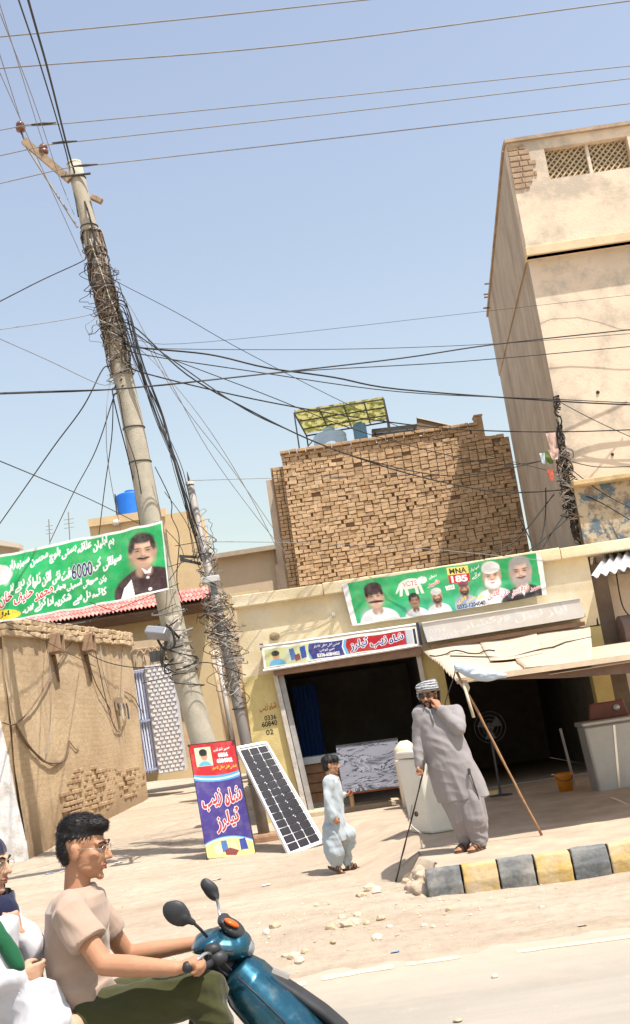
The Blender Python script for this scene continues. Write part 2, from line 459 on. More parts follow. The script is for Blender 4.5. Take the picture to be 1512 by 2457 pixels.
def mat_road():
    mt, n, l, b, tc = _nodes('dusty_asphalt')
    a = _noise(n, l, tc, .8, 7, .65, (.5, 1.4, 1)); g = _noise(n, l, tc, 120, 4, .8); h = _noise(n, l, tc, 5, 8, .7)
    c = _mix(n, l, _ramp(n, l, a.outputs[0], .35, .65).outputs[0], (.31, .275, .225), (.385, .34, .28))
    c = _mix(n, l, _ramp(n, l, g.outputs[0], .42, .6, (0,0,0,1), (.55,.55,.55,1)).outputs[0], c, (.25, .23, .2))
    st = _noise(n, l, tc, 1.0, 6, .6, (.18, 3.2, 1)); c = _mix(n, l, _ramp(n, l, st.outputs[0], .48, .66, (0,0,0,1), (.55,.55,.55,1)).outputs[0], c, (.27, .245, .205))
    pt = _noise(n, l, tc, 2.3, 8, .75); c = _mix(n, l, _ramp(n, l, pt.outputs[0], .58, .68, (0,0,0,1), (.5,.5,.5,1)).outputs[0], c, (.46, .40, .32))
    sep = n.new('ShaderNodeSeparateXYZ'); l.new(tc.outputs['Object'], sep.inputs[0])
    ad = n.new('ShaderNodeMath'); ad.operation = 'MULTIPLY_ADD'; ad.inputs[1].default_value = 2.2; l.new(h.outputs[0], ad.inputs[0]); l.new(sep.outputs['Y'], ad.inputs[2])
    mr = n.new('ShaderNodeMapRange'); mr.inputs[1].default_value = 8.6; mr.inputs[2].default_value = 10.6; mr.inputs[3].default_value = 0; mr.inputs[4].default_value = .95
    l.new(ad.outputs[0], mr.inputs[0])
    c = _mix(n, l, mr.outputs[0], c, (.43, .36, .275))
    l.new(c, b.inputs['Base Color']); b.inputs['Roughness'].default_value = .92; b.inputs['Specular IOR Level'].default_value = .2
    _bump(n, l, b, g.outputs[0], .5, .006); return mt
ROAD = mat_road()
b = MB(); b.add([(-300,-7,0),(300,-7,0),(300,9.3,0),(-300,9.3,0)], [(0,1,2,3)])
tag(b.build('road', ROAD, org=(0,0,0)), 'dusty grey asphalt road with sand drifting over its edge', None, kind='structure')
# worn yellow edge line on the road
def mat_line():
    mt, n, l, b, tc = _nodes('worn_yellow_paint')
    a = _noise(n, l, tc, 3.5, 9, .75); c = _mix(n, l, _ramp(n, l, a.outputs[0], .4, .56).outputs[0], (.46, .40, .30), (.64, .53, .33))
    l.new(c, b.inputs['Base Color']); b.inputs['Roughness'].default_value = .9; return mt
LINE = mat_line()
pv = thing('edge_line', 'worn pale yellow edge line painted along the road', 'road marking', (0, 8.7, .004))
for (xa, ya, xb, yb, wd) in ((640,2377,735,2359,.12),(772,2347,945,2318,.15),(975,2314,1105,2296,.1),(1240,2283,1520,2246,.1)):
    A = gz(xa, ya, .003); B = gz(xb, yb, .003); q = MB(); pts = []
    for k in range(9):
        p = lerp(A, B, k/8); pts.append(p + Vector((0, wd/2*(1+.5*nz(k*2.1, xa)), 0)))
    for k in range(8, -1, -1):
        p = lerp(A, B, k/8); pts.append(p - Vector((0, wd/2*(1+.5*nz(k*2.7, xa+4)), 0)))
    q.add(pts, [tuple(range(len(pts)))]); q.build('paint_stroke', LINE, pv)
# ---- kerb and pavement
K0 = Vector((.517, 11.27, 0)); KD = Vector((1.868, -.10, 0)).normalized(); KN = Vector((-KD.y, KD.x, 0))
KB = M('kerb_black_paint', (.12, .128, .13), .85, .3, 6, .35, 60, stain=(.42, .38, .32), stain_amt=.55, stain_scale=3.2, thr=(.42,.72))
KY = M('kerb_yellow_paint', (.44, .30, .10), .85, .2, 6, .35, 60, stain=(.46, .38, .28), stain_amt=.85, stain_scale=3.5, thr=(.4,.66))
kerb = tag(thing('kerb', 'concrete kerb painted in black and yellow blocks', None, K0), kind='structure')
pos = 0.0
for i in range(14):
    L = .352 + random.uniform(-.008, .008); g = .014
    prof = [(0, -.12), (.0, .15), (.05, .285), (.08, .302), (.2, .3), (.2, -.12)]
    q = MB(); jz = random.uniform(-.006, .006); jt = random.uniform(-.008, .008)
    A = K0 + KD*(pos+g/2); B = K0 + KD*(pos+L-g/2)
    pa = [A + KN*(d+jt) + Vector((0,0,z+jz)) for d, z in prof]; pb = [B + KN*(d+jt*.4) + Vector((0,0,z+jz)) for d, z in prof]
    q.add(pa+pb, [tuple(range(6)), tuple(range(11,5,-1))] + [(k, k+6, (k+1)%6+6, (k+1)%6) for k in range(6)])
    blob(q, 'kerb_stone', KB if i % 2 == 0 else KY, kerb, .011, 2, lambda p, n_: .006*nz(p.x*9, p.y*9, p.z*9)+.005*min(0, nz(p.x*28, p.y*28, p.z*28)-.1))
    pos += L
PAVE = M('dusty_pavement', (.42, .335, .25), .95, .18, 2.2, .6, 30, stain=(.36, .28, .2), stain_amt=.5, stain_scale=1.6, thr=(.48,.7), spec=.1)
pv_v = []; pv_f = []; NX, NY = 70, 70
def pave_left(y): return interp(y, [11.0, 11.7, 12.3, 14, 16, 19.0, 20.2], [.66, .66, .54, .62, .45, -.5, -1.3]) + .05*nz(y*3, 1) + .03*nz(y*9, 4)
for j in range(NY+1):
    for i in range(NX+2):
        t = j/NY; s = max(0, (i-1)/NX)
        yb = lerp(11.3, 20.3, t); x0 = pave_left(yb); x = x0 + (10-x0)*s**1.4
        yf = 11.27 - .0535*(x-.517) + .19
        y = max(yb, yf) if yb < 14.5 else yb
        y = lerp(yf, 20.3, t) if x > x0+.01 else max(yb, yf)
        z = .296 + .003*(y-12) + .006*nz(x*3, y*3) + .004*nz(x*8, y*8, 2)
        if y < yf+.05: z = .292
        if i == 0: x -= lerp(.09, .9, sstep(12.2, 13.4, y)) + .05*nz(y*7, 2); z = ground_z(x, y)-.03
        pv_v.append((x, y, z))
for j in range(NY):
    for i in range(NX+1):
        a = j*(NX+2)+i; pv_f.append((a, a+1, a+NX+3, a+NX+2))
me = bpy.data.meshes.new('pavement'); me.from_pydata(pv_v, [], pv_f); me.materials.append(PAVE)
me.polygons.foreach_set('use_smooth', [True]*len(me.polygons))
tag(link('pavement', me), 'raised dusty concrete pavement in front of the shops', None, kind='structure')

# ================================================================ TALL PLASTERED BUILDING
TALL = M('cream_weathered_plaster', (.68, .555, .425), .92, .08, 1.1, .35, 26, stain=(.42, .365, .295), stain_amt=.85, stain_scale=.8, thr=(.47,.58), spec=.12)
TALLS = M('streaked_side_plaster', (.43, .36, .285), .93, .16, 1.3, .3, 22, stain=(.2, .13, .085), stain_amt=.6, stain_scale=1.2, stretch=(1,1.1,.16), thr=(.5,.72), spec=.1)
TALLB = M('exposed_old_brick', (.36, .26, .175), .95, .25, 6, .7, 40)
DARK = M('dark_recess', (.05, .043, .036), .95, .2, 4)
tb = thing('plastered_building', 'tall cream plastered building with patchy stains and a lattice vent at its top', 'building', (7.5, 24, 0))
fp = [(4.76, 20.8), (14, 20.8), (14, 28.5), (5.24, 28.5)]
q = MB(); q.prism([(x, y, 0) for x, y in fp], (0, 0, 9.95)); 
o = q.build('wall', [TALL, TALLS], tb)
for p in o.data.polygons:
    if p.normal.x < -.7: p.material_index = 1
# upper storey, set out over the wall, with the vent opening
YU = 20.6; a0 = at(1305, 356, YU); a1 = at(1505, 330, YU); a2 = at(1320, 430, YU); TL = at(1215, 345, YU); LB = at(1283, 613, YU)
ox0, ox1, oz1, oz0 = (a0.x+a2.x)/2, a1.x, a0.z, a2.z; ux0 = TL.x; ztop = TL.z; zb = LB.z
q = MB(); q.box(((ox0+ux0)/2, YU+.15, (zb+ztop)/2), (ox0-ux0, .3, ztop-zb)); q.build('wall_panel', TALL, tb)
q = MB(); q.box(((ox0+ox1)/2, YU+.15, (zb+oz0)/2), (ox1-ox0, .3, oz0-zb)); q.build('wall_panel', TALL, tb)
q = MB(); q.box(((ox0+ox1)/2, YU+.15, (oz1+ztop)/2), (ox1-ox0, .3, ztop-oz1)); q.build('wall_panel', TALL, tb)
q = MB(); q.box(((ox1+14)/2, YU+.15, (zb+ztop)/2), (14-ox1, .3, ztop-zb)); q.build('wall_panel', TALL, tb)
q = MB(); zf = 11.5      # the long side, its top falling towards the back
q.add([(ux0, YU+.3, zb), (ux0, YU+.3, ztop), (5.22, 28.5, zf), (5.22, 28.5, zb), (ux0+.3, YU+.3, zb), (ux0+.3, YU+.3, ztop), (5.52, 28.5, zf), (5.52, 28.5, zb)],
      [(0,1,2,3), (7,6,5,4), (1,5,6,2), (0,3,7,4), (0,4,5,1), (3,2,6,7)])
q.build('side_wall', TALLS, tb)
q = MB(); q.beam((ux0-.04, YU+.1, ztop+.03), (14, YU+.1, ztop+.03), .34, .07); q.build('coping', M('stained_coping', (.36,.27,.19), .95, .3, 3, .5, 30), tb)
q = MB(); q.beam((ux0+.13, YU+.3, ztop+.03), (5.35, 28.5, zf+.03), .34, .07); q.build('coping', MATS['stained_coping'], tb)
q = MB(); q.box(((ux0+14)/2, YU+.06, zb+.09), (14-ux0+.06, .22, .18)); q.build('ledge', M('ochre_ledge', (.62,.48,.31), .9, .12, 2, .3, 30, stain=(.3,.23,.16), stain_amt=.5), tb, bevel=.01)
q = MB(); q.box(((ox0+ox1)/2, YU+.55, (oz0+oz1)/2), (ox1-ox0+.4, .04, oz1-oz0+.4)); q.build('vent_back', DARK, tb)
LAT = M('weathered_lattice', (.52,.41,.26), .9, .25, 8, .4, 60)
def clipline(c, sgn):
    pts = []
    for X in (ox0, ox1):
        Z = oz0 + sgn*(X-c)
        if oz0 <= Z <= oz1: pts.append((X, Z))
    for Z in (oz0, oz1):
        X = c + sgn*(Z-oz0)
        if ox0 < X < ox1: pts.append((X, Z))
    return pts
for sgn, dy in ((1, .17), (-1, .2)):
    c = ox0 - 1.0
    while c < ox1 + 1.0:
        pt = clipline(c, sgn)
        if len(pt) >= 2 and (abs(pt[0][0]-pt[1][0]) > .02):
            q = MB(); q.beam((pt[0][0], YU+dy, pt[0][1]), (pt[1][0], YU+dy, pt[1][1]), .028, .045, up=(0,1,0)); q.build('lattice_slat', LAT, tb)
        c += .12
q = MB(); q.box(((ox0+ox1)/2+.03, YU+.13, (oz0+oz1)/2), (.06, .1, oz1-oz0)); q.build('mullion', M('pale_mullion', (.6,.52,.42), .9, .1), tb)
for k in range(8):           # bricks bared where the plaster fell off the corner
    zz = ztop-.12-k*.115; wx = [.34,.42,.46,.5,.46,.48,.40,.3][k]
    x = ux0-.012
    while x < ux0+wx-.05:
        L = min(.2+random.uniform(-.03,.03), ux0+wx-x); q = MB(); q.box((x+L/2, YU+.0+random.uniform(-.012,.004), zz), (L-.015, .05, .095)); q.build('brick', TALLB, tb, bevel=.012); x += L
for (x, y) in ((1173,680),(1171,705),(1172,712),(1170,738)):
    q = MB(); p = at(x+6, y, 27.5); q.beam(p, p+Vector((-.17, 0, .01)), .035, .03); q.build('reinforcing_bar', M('rust', (.16,.09,.06), .9, .3), tb)
for (x, y, r) in ((1435,941,.035),(1470,1090,.03)):
    q = MB(); p = at(x, y, 20.79); q.ell(p, (r, .02, r), seg=10, rings=6); q.build('wall_hole', DARK, tb)

# ================================================================ BARE BRICK UPPER BUILDING
BY = 28.6
BR = [M('brick_%d' % i, c, .93, .22, 9, .8, 45, spec=.1) for i, c in enumerate(((.50,.345,.21), (.46,.315,.185), (.53,.375,.235), (.43,.285,.165), (.35,.23,.14)))]
MORT = M('recessed_mortar', (.27, .185, .12), .97, .3, 8, .6, 40)
bb = thing('brick_building', 'bare brown brick upper building with deep joints above the shops', 'building', (2, BY, 0))
bx0 = at(676, 1090, BY).x-.02; bx1 = 5.22; bztop = at(676, 1090, BY).z; zr = at(1200, 1040, BY).z
xr = at(1152, 1020, BY).x
q = MB(); q.box(((bx0+bx1)/2, BY+.2, (3.0+zr-.1)/2), (bx1-bx0-.02, .3, zr-.1-3.0))
if bztop-.06 > zr-.1: q.box(((bx0+xr)/2, BY+.2, (zr-.1+bztop-.06)/2), (xr-bx0-.02, .3, bztop-.06-zr+.1))
q.build('wall_core', MORT, bb)
brick_meshes = []
for k in range(10):
    q = MB(); q.box((0,0,0), (.200+random.uniform(-.005,.005), .1, .088))
    for v in q.v: v += Vector((random.uniform(-.005,.005), random.uniform(-.007,.007), random.uniform(-.005,.005)))
    brick_meshes.append(q)
pitch_x, pitch_z = .212, .1005
cells = []
row = 0; z = 4.3
while z < bztop-.02:
    x = bx0 + (pitch_x/2 if row % 2 else 0)-.02
    if row % 2: cells.append((bx0+.045, z, row, .42))
    x = bx0 + (pitch_x*.52 if row % 2 else 0)
    while x < bx1:
        cx_ = x+pitch_x/2; half = random.random() < .05
        if (cx_ < xr or z < zr-.06) and cx_ < bx1-.05: cells.append((cx_, z, row, .46 if half else 1.0))
        x += pitch_x*(.52 if half else 1)
    z += pitch_z; row += 1
def keyc(c):
    p = (c[1]-6.3)**2 + ((c[0]-1.7)*.7)**2; return p
order = sorted(cells, key=keyc); single = set(id(c) for c in order[:300])
rest = MB(); shared = {}
for c in cells:
    if random.random() < .012: continue
    k = random.randrange(10); wv = random.uniform(0, 1)
    mi = 0 if wv < .36 else 1 if wv < .62 else 2 if wv < .84 else 3 if wv < .95 else 4
    if c[3] < .9: k = k % 5
    loc = Vector((c[0]+random.uniform(-.006,.006), BY-.012+random.uniform(-.012,.014)+.03, c[1]+random.uniform(-.006,.006)+.012*nz(c[0]*.8, c[1]*.7)))
    sc = Vector((c[3]*random.uniform(.94,1.03), 1, random.uniform(.9,1.06))); rot = Euler((random.uniform(-.03,.03), random.uniform(-.03,.03), random.uniform(-.03,.03)))
    if id(c) in single:
        key = (k, mi)
        if key not in shared: shared[key] = brick_meshes[k].mesh('brick', BR[mi])
        o = bpy.data.objects.new('brick', shared[key]); COL.objects.link(o); o.parent = bb; o.location = loc-worg(bb); o.scale = sc; o.rotation_euler = rot
    else:
        rest.cur = mi; mt_ = Matrix.LocRotScale(loc, rot, sc); rest.add([mt_ @ v for v in brick_meshes[k].v], brick_meshes[k].f)
tag(rest.build('brickwork', BR, bb), kind='stuff')
# coping course, set-back strip to the left, pier at the corner of the roof
x = bx0-.03
while x < xr-.1:
    L = random.uniform(.2,.27); q = MB(); q.box((x+L/2, BY+.03, bztop+.03+random.uniform(-.008,.008)), (L-.02, .3, .075)); q.build('coping_brick', BR[random.choice((1,3,1))], bb, bevel=.01); x += L
q = MB(); p = at(1151, 1015, BY); q.box((p.x-.02, BY+.1, p.z-.14), (.19, .34, .62)); q.box((p.x-.02, BY+.1, p.z+.19), (.23, .38, .05)); q.build('roof_pier', BR[3], bb, bevel=.01)
sbx0 = at(653, 1122, BY+.4).x; sbz = at(653, 1122, BY+.4).z
q = MB(); q.box(((sbx0+bx0)/2, BY+.55, (3+sbz)/2), (bx0-sbx0+.1, .2, sbz-3)); q.build('return_wall', MORT, bb)
z = 4.3; row = 0
sb = MB()
while z < sbz:
    x = sbx0
    while x < bx0-.03:
        L = min(.2 if row % 2 else .1, bx0-x); sb.cur = random.choice((0,1,2,0,1)); sb.box((x+L/2, BY+.43+random.uniform(-.012,.012), z), (L-.015, .1, .084)); x += L + .006; row += 1 if random.random() < .3 else 0
    z += pitch_z; row += 1
tag(sb.build('return_brickwork', BR, bb), kind='stuff')
q = MB(); q.box((sbx0-.1, BY+.6, (3+sbz-.3)/2), (.22, .25, sbz-.3-3)); q.build('plaster_strip', TALLS, bb)
# ---- things on its roof
CAMO_mt, n, l, b_, tc = _nodes('camouflage_sheet')
t = _noise(n, l, tc, 4.5, 3, .5); t2 = _noise(n, l, tc, 7, 3, .5)
c = _mix(n, l, _ramp(n, l, t.outputs[0], .46, .52).outputs[0], (.20,.2,.05), (.5,.46,.18)); c = _mix(n, l, _ramp(n, l, t2.outputs[0], .55, .6).outputs[0], c, (.10,.12,.035))
l.new(c, b_.inputs['Base Color']); b_.inputs['Roughness'].default_value = .8
tr_ = n.new('ShaderNodeBsdfTranslucent'); l.new(c, tr_.inputs['Color']); ms = n.new('ShaderNodeMixShader'); ms.inputs[0].default_value = .45
l.new(b_.outputs[0], ms.inputs[1]); l.new(tr_.outputs[0], ms.inputs[2]); l.new(ms.outputs[0], n['Material Output'].inputs[0])
c1, c2, c3, c4 = at(705,985,29.6), at(920,952,29.6), at(932,1006,31.2), at(735,1040,31.2)
cn = thing('roof_canopy', 'camouflage patterned shade sheet on a thin metal frame on the brick roof', 'canopy', (1.0, 30, bztop-.3))
gg = bilin(c1, c2, c3, c4); q = MB(); NU, NV = 24, 10
q.add([gg(i/NU, j/NV)+Vector((0,0,-.05*math.sin(math.pi*j/NV)*abs(math.sin(math.pi*3*i/NU)))) for j in range(NV+1) for i in range(NU+1)], [(j*(NU+1)+i, j*(NU+1)+i+1, (j+1)*(NU+1)+i+1, (j+1)*(NU+1)+i) for j in range(NV) for i in range(NU)])
q.build('shade_sheet', CAMO_mt, cn, smooth=True)
IRON = M('dark_iron', (.06,.06,.058), .6, .3, 9, metal=.3)
dn = Vector((0,0,-.07))
for a, b2 in ((c1,c2),(c4,c3),(c1,c4),(c2,c3)) : q = MB(); q.beam(a+dn, b2+dn, .035, .035); q.build('frame_bar', IRON, cn)
for u in (.28,.55,.78): q = MB(); q.beam(gg(u,0)+dn, gg(u,1)+dn, .035, .035); q.build('frame_bar', IRON, cn)
for v in (.35,.7): q = MB(); q.beam(gg(0,v)+dn, gg(1,v)+dn, .03, .03); q.build('frame_bar', IRON, cn)
for p in (c1, c2, c3, c4): q = MB(); q.beam(p+dn, Vector((p.x, p.y, bztop-.35)), .04, .04); q.build('post', IRON, cn)
q = MB(); q.beam(c4+Vector((.02,0,-.35)), c4+Vector((.35,0,-.06)), .025, .025); q.build('brace', IRON, cn)
PALE = M('pale_blue_plastic', (.42,.55,.66), .5, .08, 4); BLUEP = M('blue_plastic', (.02,.16,.62), .42, .1, 4); BLU2 = M('faded_blue_plastic', (.17,.34,.5), .5, .12, 4)
def tank(name, label, px, py0, py1, Y, r, mat, lid=None, zb_=None):
    A = at(px, py1, Y); B = at(px, py0, Y); z0 = A.z if zb_ is None else zb_; h = B.z-z0; cx_ = A.x
    e = thing(name, label, 'water tank', (cx_, Y, z0)); q = MB()
    rg = [((cx_,Y,z0), r*.97, r*.97)]
    for k in range(9):
        zz = z0 + h*.78*k/8; rg += [((cx_,Y,zz+.01), r, r), ((cx_,Y,zz+h*.78/8*.45), r*.97, r*.97)]
    rg += [((cx_,Y,z0+h*.86), r*.86, r*.86), ((cx_,Y,z0+h*.9), r*.5, r*.5), ((cx_,Y,z0+h*.905), r*.34, r*.34)]
    q.loft(rg, 28); q.build('tank_body', mat, e, smooth=True)
    q = MB(); q.loft([((cx_,Y,z0+h*.9), r*.36, r*.36), ((cx_,Y,z0+h*.98), r*.36, r*.36), ((cx_,Y,z0+h), r*.3, r*.3)], 20); q.build('tank_lid', lid or mat, e)
    return e
tank('water_tank', 'pale blue round water tank under the camouflage canopy on the brick roof', 797, 1025, 1085, 30.3, .46, PALE, zb_=bztop-.3)
e = thing('drum', 'faded blue square drum beside the pale tank on the brick roof', 'drum', at(870,1045,30.5)); q = MB(); pp = at(868,1060,30.5); hh = at(868,1018,30.5).z
q.box((pp.x, 30.5, (pp.z-.3+hh)/2), (.36, .36, hh-pp.z+.3)); q.build('drum_body', BLU2, e, bevel=.04)
q = MB(); q.loft([((pp.x,30.5,hh), .1,.1), ((pp.x,30.5,hh+.06), .09,.09)], 14); q.build('drum_cap', BLU2, e)
e = thing('roof_solar_panel', 'dark panel lying low behind the brick roof edge', 'solar panel', at(940,1045,30.5)); q = MB()
for k, (xa, ya, xb, yb) in enumerate(((892,1035,1005,1022),(892,1046,1005,1033))):
    q = MB(); q.beam(at(xa,ya,30.2+.5*k), at(xb,yb,30.2+.5*k), .3, .05); q.build('panel_bar', IRON, e)
q = MB(); q.beam(at(900,1065,30.4), at(900,1036,30.4), .05, .05); q.build('panel_leg', IRON, e)
q = MB(); q.beam(at(995,1060,30.4), at(995,1026,30.4), .05, .05); q.build('panel_leg', IRON, e)
e = thing('roof_board', 'weathered wooden board propped on the brick roof', 'board', at(1040,1030,30)); q = MB()
q.prism([at(1000,1003,30), at(1085,1022,30.6), at(1085,1030,30.6), at(1001,1030,30)], (0,.05,0)); q.build('board_sheet', M('old_wood', (.2,.14,.09), .9, .3, 6, .4, 40), e)
q = MB(); q.beam(at(1000,1002,29.97), at(1085,1021,30.57), .03, .03); q.build('board_edge', M('pale_edge', (.55,.52,.48), .8), e)
# ================================================================ SHOP BLOCK
YEL = M('yellow_limewash', (.69, .575, .37), .92, .12, 1.7, .4, 30, stain=(.74, .66, .5), stain_amt=.85, stain_scale=1.5, thr=(.46,.64), spec=.12)
YELW = M('faded_ochre_paint', (.60, .485, .22), .9, .14, 2.4, .4, 30, stain=(.45,.4,.3), stain_amt=.5, stain_scale=2.0, thr=(.55,.7), spec=.12)
GREYW = M('worn_white_paint', (.56, .52, .47), .85, .14, 6, .3, 40, stain=(.28,.23,.18), stain_amt=.6, stain_scale=5)
BROWN = M('brown_shutter_steel', (.26, .16, .11), .7, .2, 6, .15, 50, metal=.1)
YS = 20.0
sb_ = thing('shop_building', 'low yellow limewashed shop building with two open fronts below the brick wall', 'building', (1.5, 21, 0))
jt, jb = at(655,1612,YS), at(730,1950,YS); kt = at(1003,1565,YS)
zh = 2.78; ztp = at(700,1420,YS).z; xl = -1.66; xR = 4.62
def pr(name, pts, y, th, mat, par=sb_, bevel=0):
    q = MB(); q.prism([(x, y, z) for x, z in pts], (0, th, 0)); return q.build(name, mat, par, bevel=bevel)
pr('wall_header', [(xl, zh), (xR, zh-.02), (xR, ztp+.03), (3.1, ztp+.0), (1.2, ztp-.02), (xl+.05, ztp-.05)], YS, .25, YEL)
pr('wall_pier', [(xl, .0), (jb.x, .0), (jt.x, zh), (xl, zh)], YS, .25, YELW)
pr('wall_pier', [(1.46, .0), (1.84, .0), (1.80, zh), (1.42, zh)], YS, .25, YELW)
pr('wall_pier', [(4.34, .0), (4.62, .0), (4.62, zh), (4.30, zh)], YS, .25, YELW)
rnd = M('crumbled_coping', (.5,.37,.2), .95, .25, 5, .8, 30)
x = xl-.02
while x < xR:
    L = random.uniform(1.0,1.7); pr('coping_block', [(x, ztp-.15), (x+L-.008, ztp-.15), (x+L-.008, ztp+.05+random.uniform(-.012,.012)), (x, ztp+.05+random.uniform(-.012,.012))], YS-.14, .45, YEL, bevel=.015); x += L
# interior shells
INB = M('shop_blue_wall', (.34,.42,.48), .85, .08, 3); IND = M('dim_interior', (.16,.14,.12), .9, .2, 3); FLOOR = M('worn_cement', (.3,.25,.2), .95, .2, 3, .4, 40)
def room(x0, x1, yb, z0, z1, left):
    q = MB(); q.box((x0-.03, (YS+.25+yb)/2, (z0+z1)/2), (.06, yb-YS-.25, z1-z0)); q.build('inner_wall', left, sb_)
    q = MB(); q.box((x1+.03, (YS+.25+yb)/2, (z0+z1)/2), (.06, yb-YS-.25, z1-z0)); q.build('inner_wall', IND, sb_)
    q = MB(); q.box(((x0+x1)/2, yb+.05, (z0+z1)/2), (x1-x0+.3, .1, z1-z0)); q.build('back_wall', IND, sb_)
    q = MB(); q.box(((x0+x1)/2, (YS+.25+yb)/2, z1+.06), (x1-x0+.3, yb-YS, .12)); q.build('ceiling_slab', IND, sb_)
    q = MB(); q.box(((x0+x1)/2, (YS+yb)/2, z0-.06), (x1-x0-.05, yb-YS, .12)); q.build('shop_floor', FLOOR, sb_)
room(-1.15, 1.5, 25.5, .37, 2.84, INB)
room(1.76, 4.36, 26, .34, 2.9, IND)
q = MB(); q.box((1.5, 24.2, ztp-.22), (6.1, 8.3, .15)); q.build('roof_slab', rnd, sb_)
# tailor shop front: frame, shutter box, step, counter, curtain
q = MB(); q.beam(jb+Vector((.03,-.04,0)), jt+Vector((.03,-.04,0)), .075, .1, up=(0,1,0)); q.build('door_jamb', GREYW, sb_)
q = MB(); q.beam(jb+Vector((.13,.05,0)), jt+Vector((.12,.05,0)), .09, .1, up=(0,1,0)); q.build('shutter_guide', M('grey_steel', (.38,.37,.36), .6, .15, 8, metal=.3, stain=(.62,.58,.5), stain_amt=.6, stain_scale=3), sb_)
q = MB(); q.beam((1.47,YS-.04,.35), (1.40,YS-.04,zh), .075, .1, up=(0,1,0)); q.build('door_jamb', GREYW, sb_)
q = MB(); q.beam((jt.x+.02,YS-.1,zh+.03), (1.46,YS-.1,zh+.0), .22, .17); q.build('shutter_box', BROWN, sb_, bevel=.012)
STEP = M('pale_cement_step', (.5,.41,.29), .95, .12, 3, .5, 30)  # step cement, paler than the shop floor
q = MB(); q.prism([at(722,1952,19.55), at(1010,1912,19.55), at(1012,1945,19.55), at(722,1986,19.55)], (0,.7,0)); q.build('door_step', STEP, sb_, bevel=.02)
WOODC = M('brown_wood', (.20,.115,.065), .7, .25, 5, .25, 30, stretch=None)
cA, cB = at(716,1838,20.45), at(800,1826,20.45)
ct = thing('shop_counter', 'brown wooden drawer counter inside the tailor shop doorway', 'counter', (cA.x+.3, 20.7, .37))
q = MB(); q.box(((cA.x+cB.x)/2+.12, 20.75, (.5+cA.z)/2), (cB.x-cA.x+.2, .5, cA.z-.5)); q.build('counter_body', WOODC, ct)
for k in range(4): q = MB(); q.box(((cA.x+cB.x)/2+.12, 20.49, .56+k*.165), (cB.x-cA.x+.12, .03, .145)); q.build('drawer_front', WOODC, ct, bevel=.006)
q = MB(); q.box(((cA.x+cB.x)/2+.12, 20.73, cA.z+.06), (cB.x-cA.x+.3, .62, .12)); q.build('counter_top', M('grey_counter_top', (.42,.45,.46), .6, .1), ct, bevel=.01)
q = MB(); q.box(((cA.x+cB.x)/2+.12, 20.74, .43), (cB.x-cA.x+.16, .45, .13)); q.build('plinth', M('grey_plinth', (.27,.27,.26), .9, .15), ct)
q = MB(); 
vv = []; NN = 24
for j in range(7):
    for i in range(NN+1):
        vv.append((-1.0+.5*i/NN, 23.6+.05*math.sin(i*1.5)+.01*j, .42+2.2*j/6))
q.add(vv, [(j*(NN+1)+i, j*(NN+1)+i+1, (j+1)*(NN+1)+i+1, (j+1)*(NN+1)+i) for j in range(6) for i in range(NN)])
tag(q.build('curtain', MCLOTH('blue_curtain', (.03,.09,.32), .3), smooth=True), 'deep blue curtain hanging inside the tailor shop', 'curtain')
RED = M('red_brown_paint', (.35,.1,.03), .9, .1); BLK = M('black_sign_paint', (.025,.03,.03), .9, .1)
rt = Vector((math.cos(R_(2)), 0, math.sin(R_(1)))); dw = Vector((0,0,-1)); off = Vector((0,-.004,0))
letters('painted_lettering', 'شاہ زیب', at(621,1690,YS)+off, rt, dw, .30, .16, RED, sb_, .012)
letters('painted_lettering', '0336', at(634,1718,YS)+off, rt, dw, .205, .085, BLK, sb_, .012)
letters('painted_lettering', '60840', at(628,1733,YS)+off, rt, dw, .265, .09, BLK, sb_, .012)
letters('painted_lettering', '02', at(638,1752,YS)+off, rt, dw, .125, .085, BLK, sb_, .012)
# old whitewash brushed on the header: faint handwritten words
FW = M('old_white_paint', (.66,.58,.42), .9, .1)
letters('faded_lettering', 'رمضان', at(690,1462,YS)+off, rt, dw, .5, .24, FW, sb_, .004)
# conduit, wall hook and small wall lamp on the header
q = MB(); q.tube(smooth_path([at(660,1529,YS-.02), at(690,1512,YS-.02), at(740,1505,YS-.02), at(775,1492,YS-.02), at(800,1478,YS-.02)]), .008, 5); q.build('wall_wire', M('pale_cable', (.5,.45,.36), .7), sb_)
q = MB(); q.ell(at(659,1527,YS-.02), (.09,.04,.075), seg=12, rings=8); q.build('wall_hole_patch', M('broken_plaster', (.3,.23,.14), .95, .4, 12, .8, 30), sb_)
q = MB(); q.beam(at(802,1476,YS+.0), at(800,1473,YS-.25), .05, .05); q.build('drain_spout', GREYW, sb_)

# ---- tailor shop sign board
cv = Canvas(420, 62, s2l(235,232,225)); cv.asp = 6.8
GRN = (.015,.33,.10); BLU = (.035,.04,.20); REDP = (.42,.012,.02); WHT = (.8,.8,.79); YELP = (.72,.62,.22)
cv.poly([(.03,.13),(.97,.13),(.97,.93),(.03,.93)], (.5,.56,.32))
cv.poly([(.015,.1),(.33,.1),(.33,.95),(.015,.95)], (.56,.58,.3))
cv.ell(.09,.95,.055,.33,(.12,.42,.66),.1, clip=lambda x,y:(y<.93)); cv.ell(.085,.5,.022,.19,(.5,.28,.17),.15); cv.ell(.083,.36,.026,.14,(.02,.02,.02),.2)
cv.poly([(.15,.2),(.19,.2),(.2,.8),(.15,.82)], (.55,.62,.5)); cv.poly([(.17,.22),(.2,.18),(.215,.75),(.18,.8)], (.06,.16,.4)); cv.poly([(.24,.2),(.275,.16),(.28,.75),(.245,.8)], (.03,.08,.33))
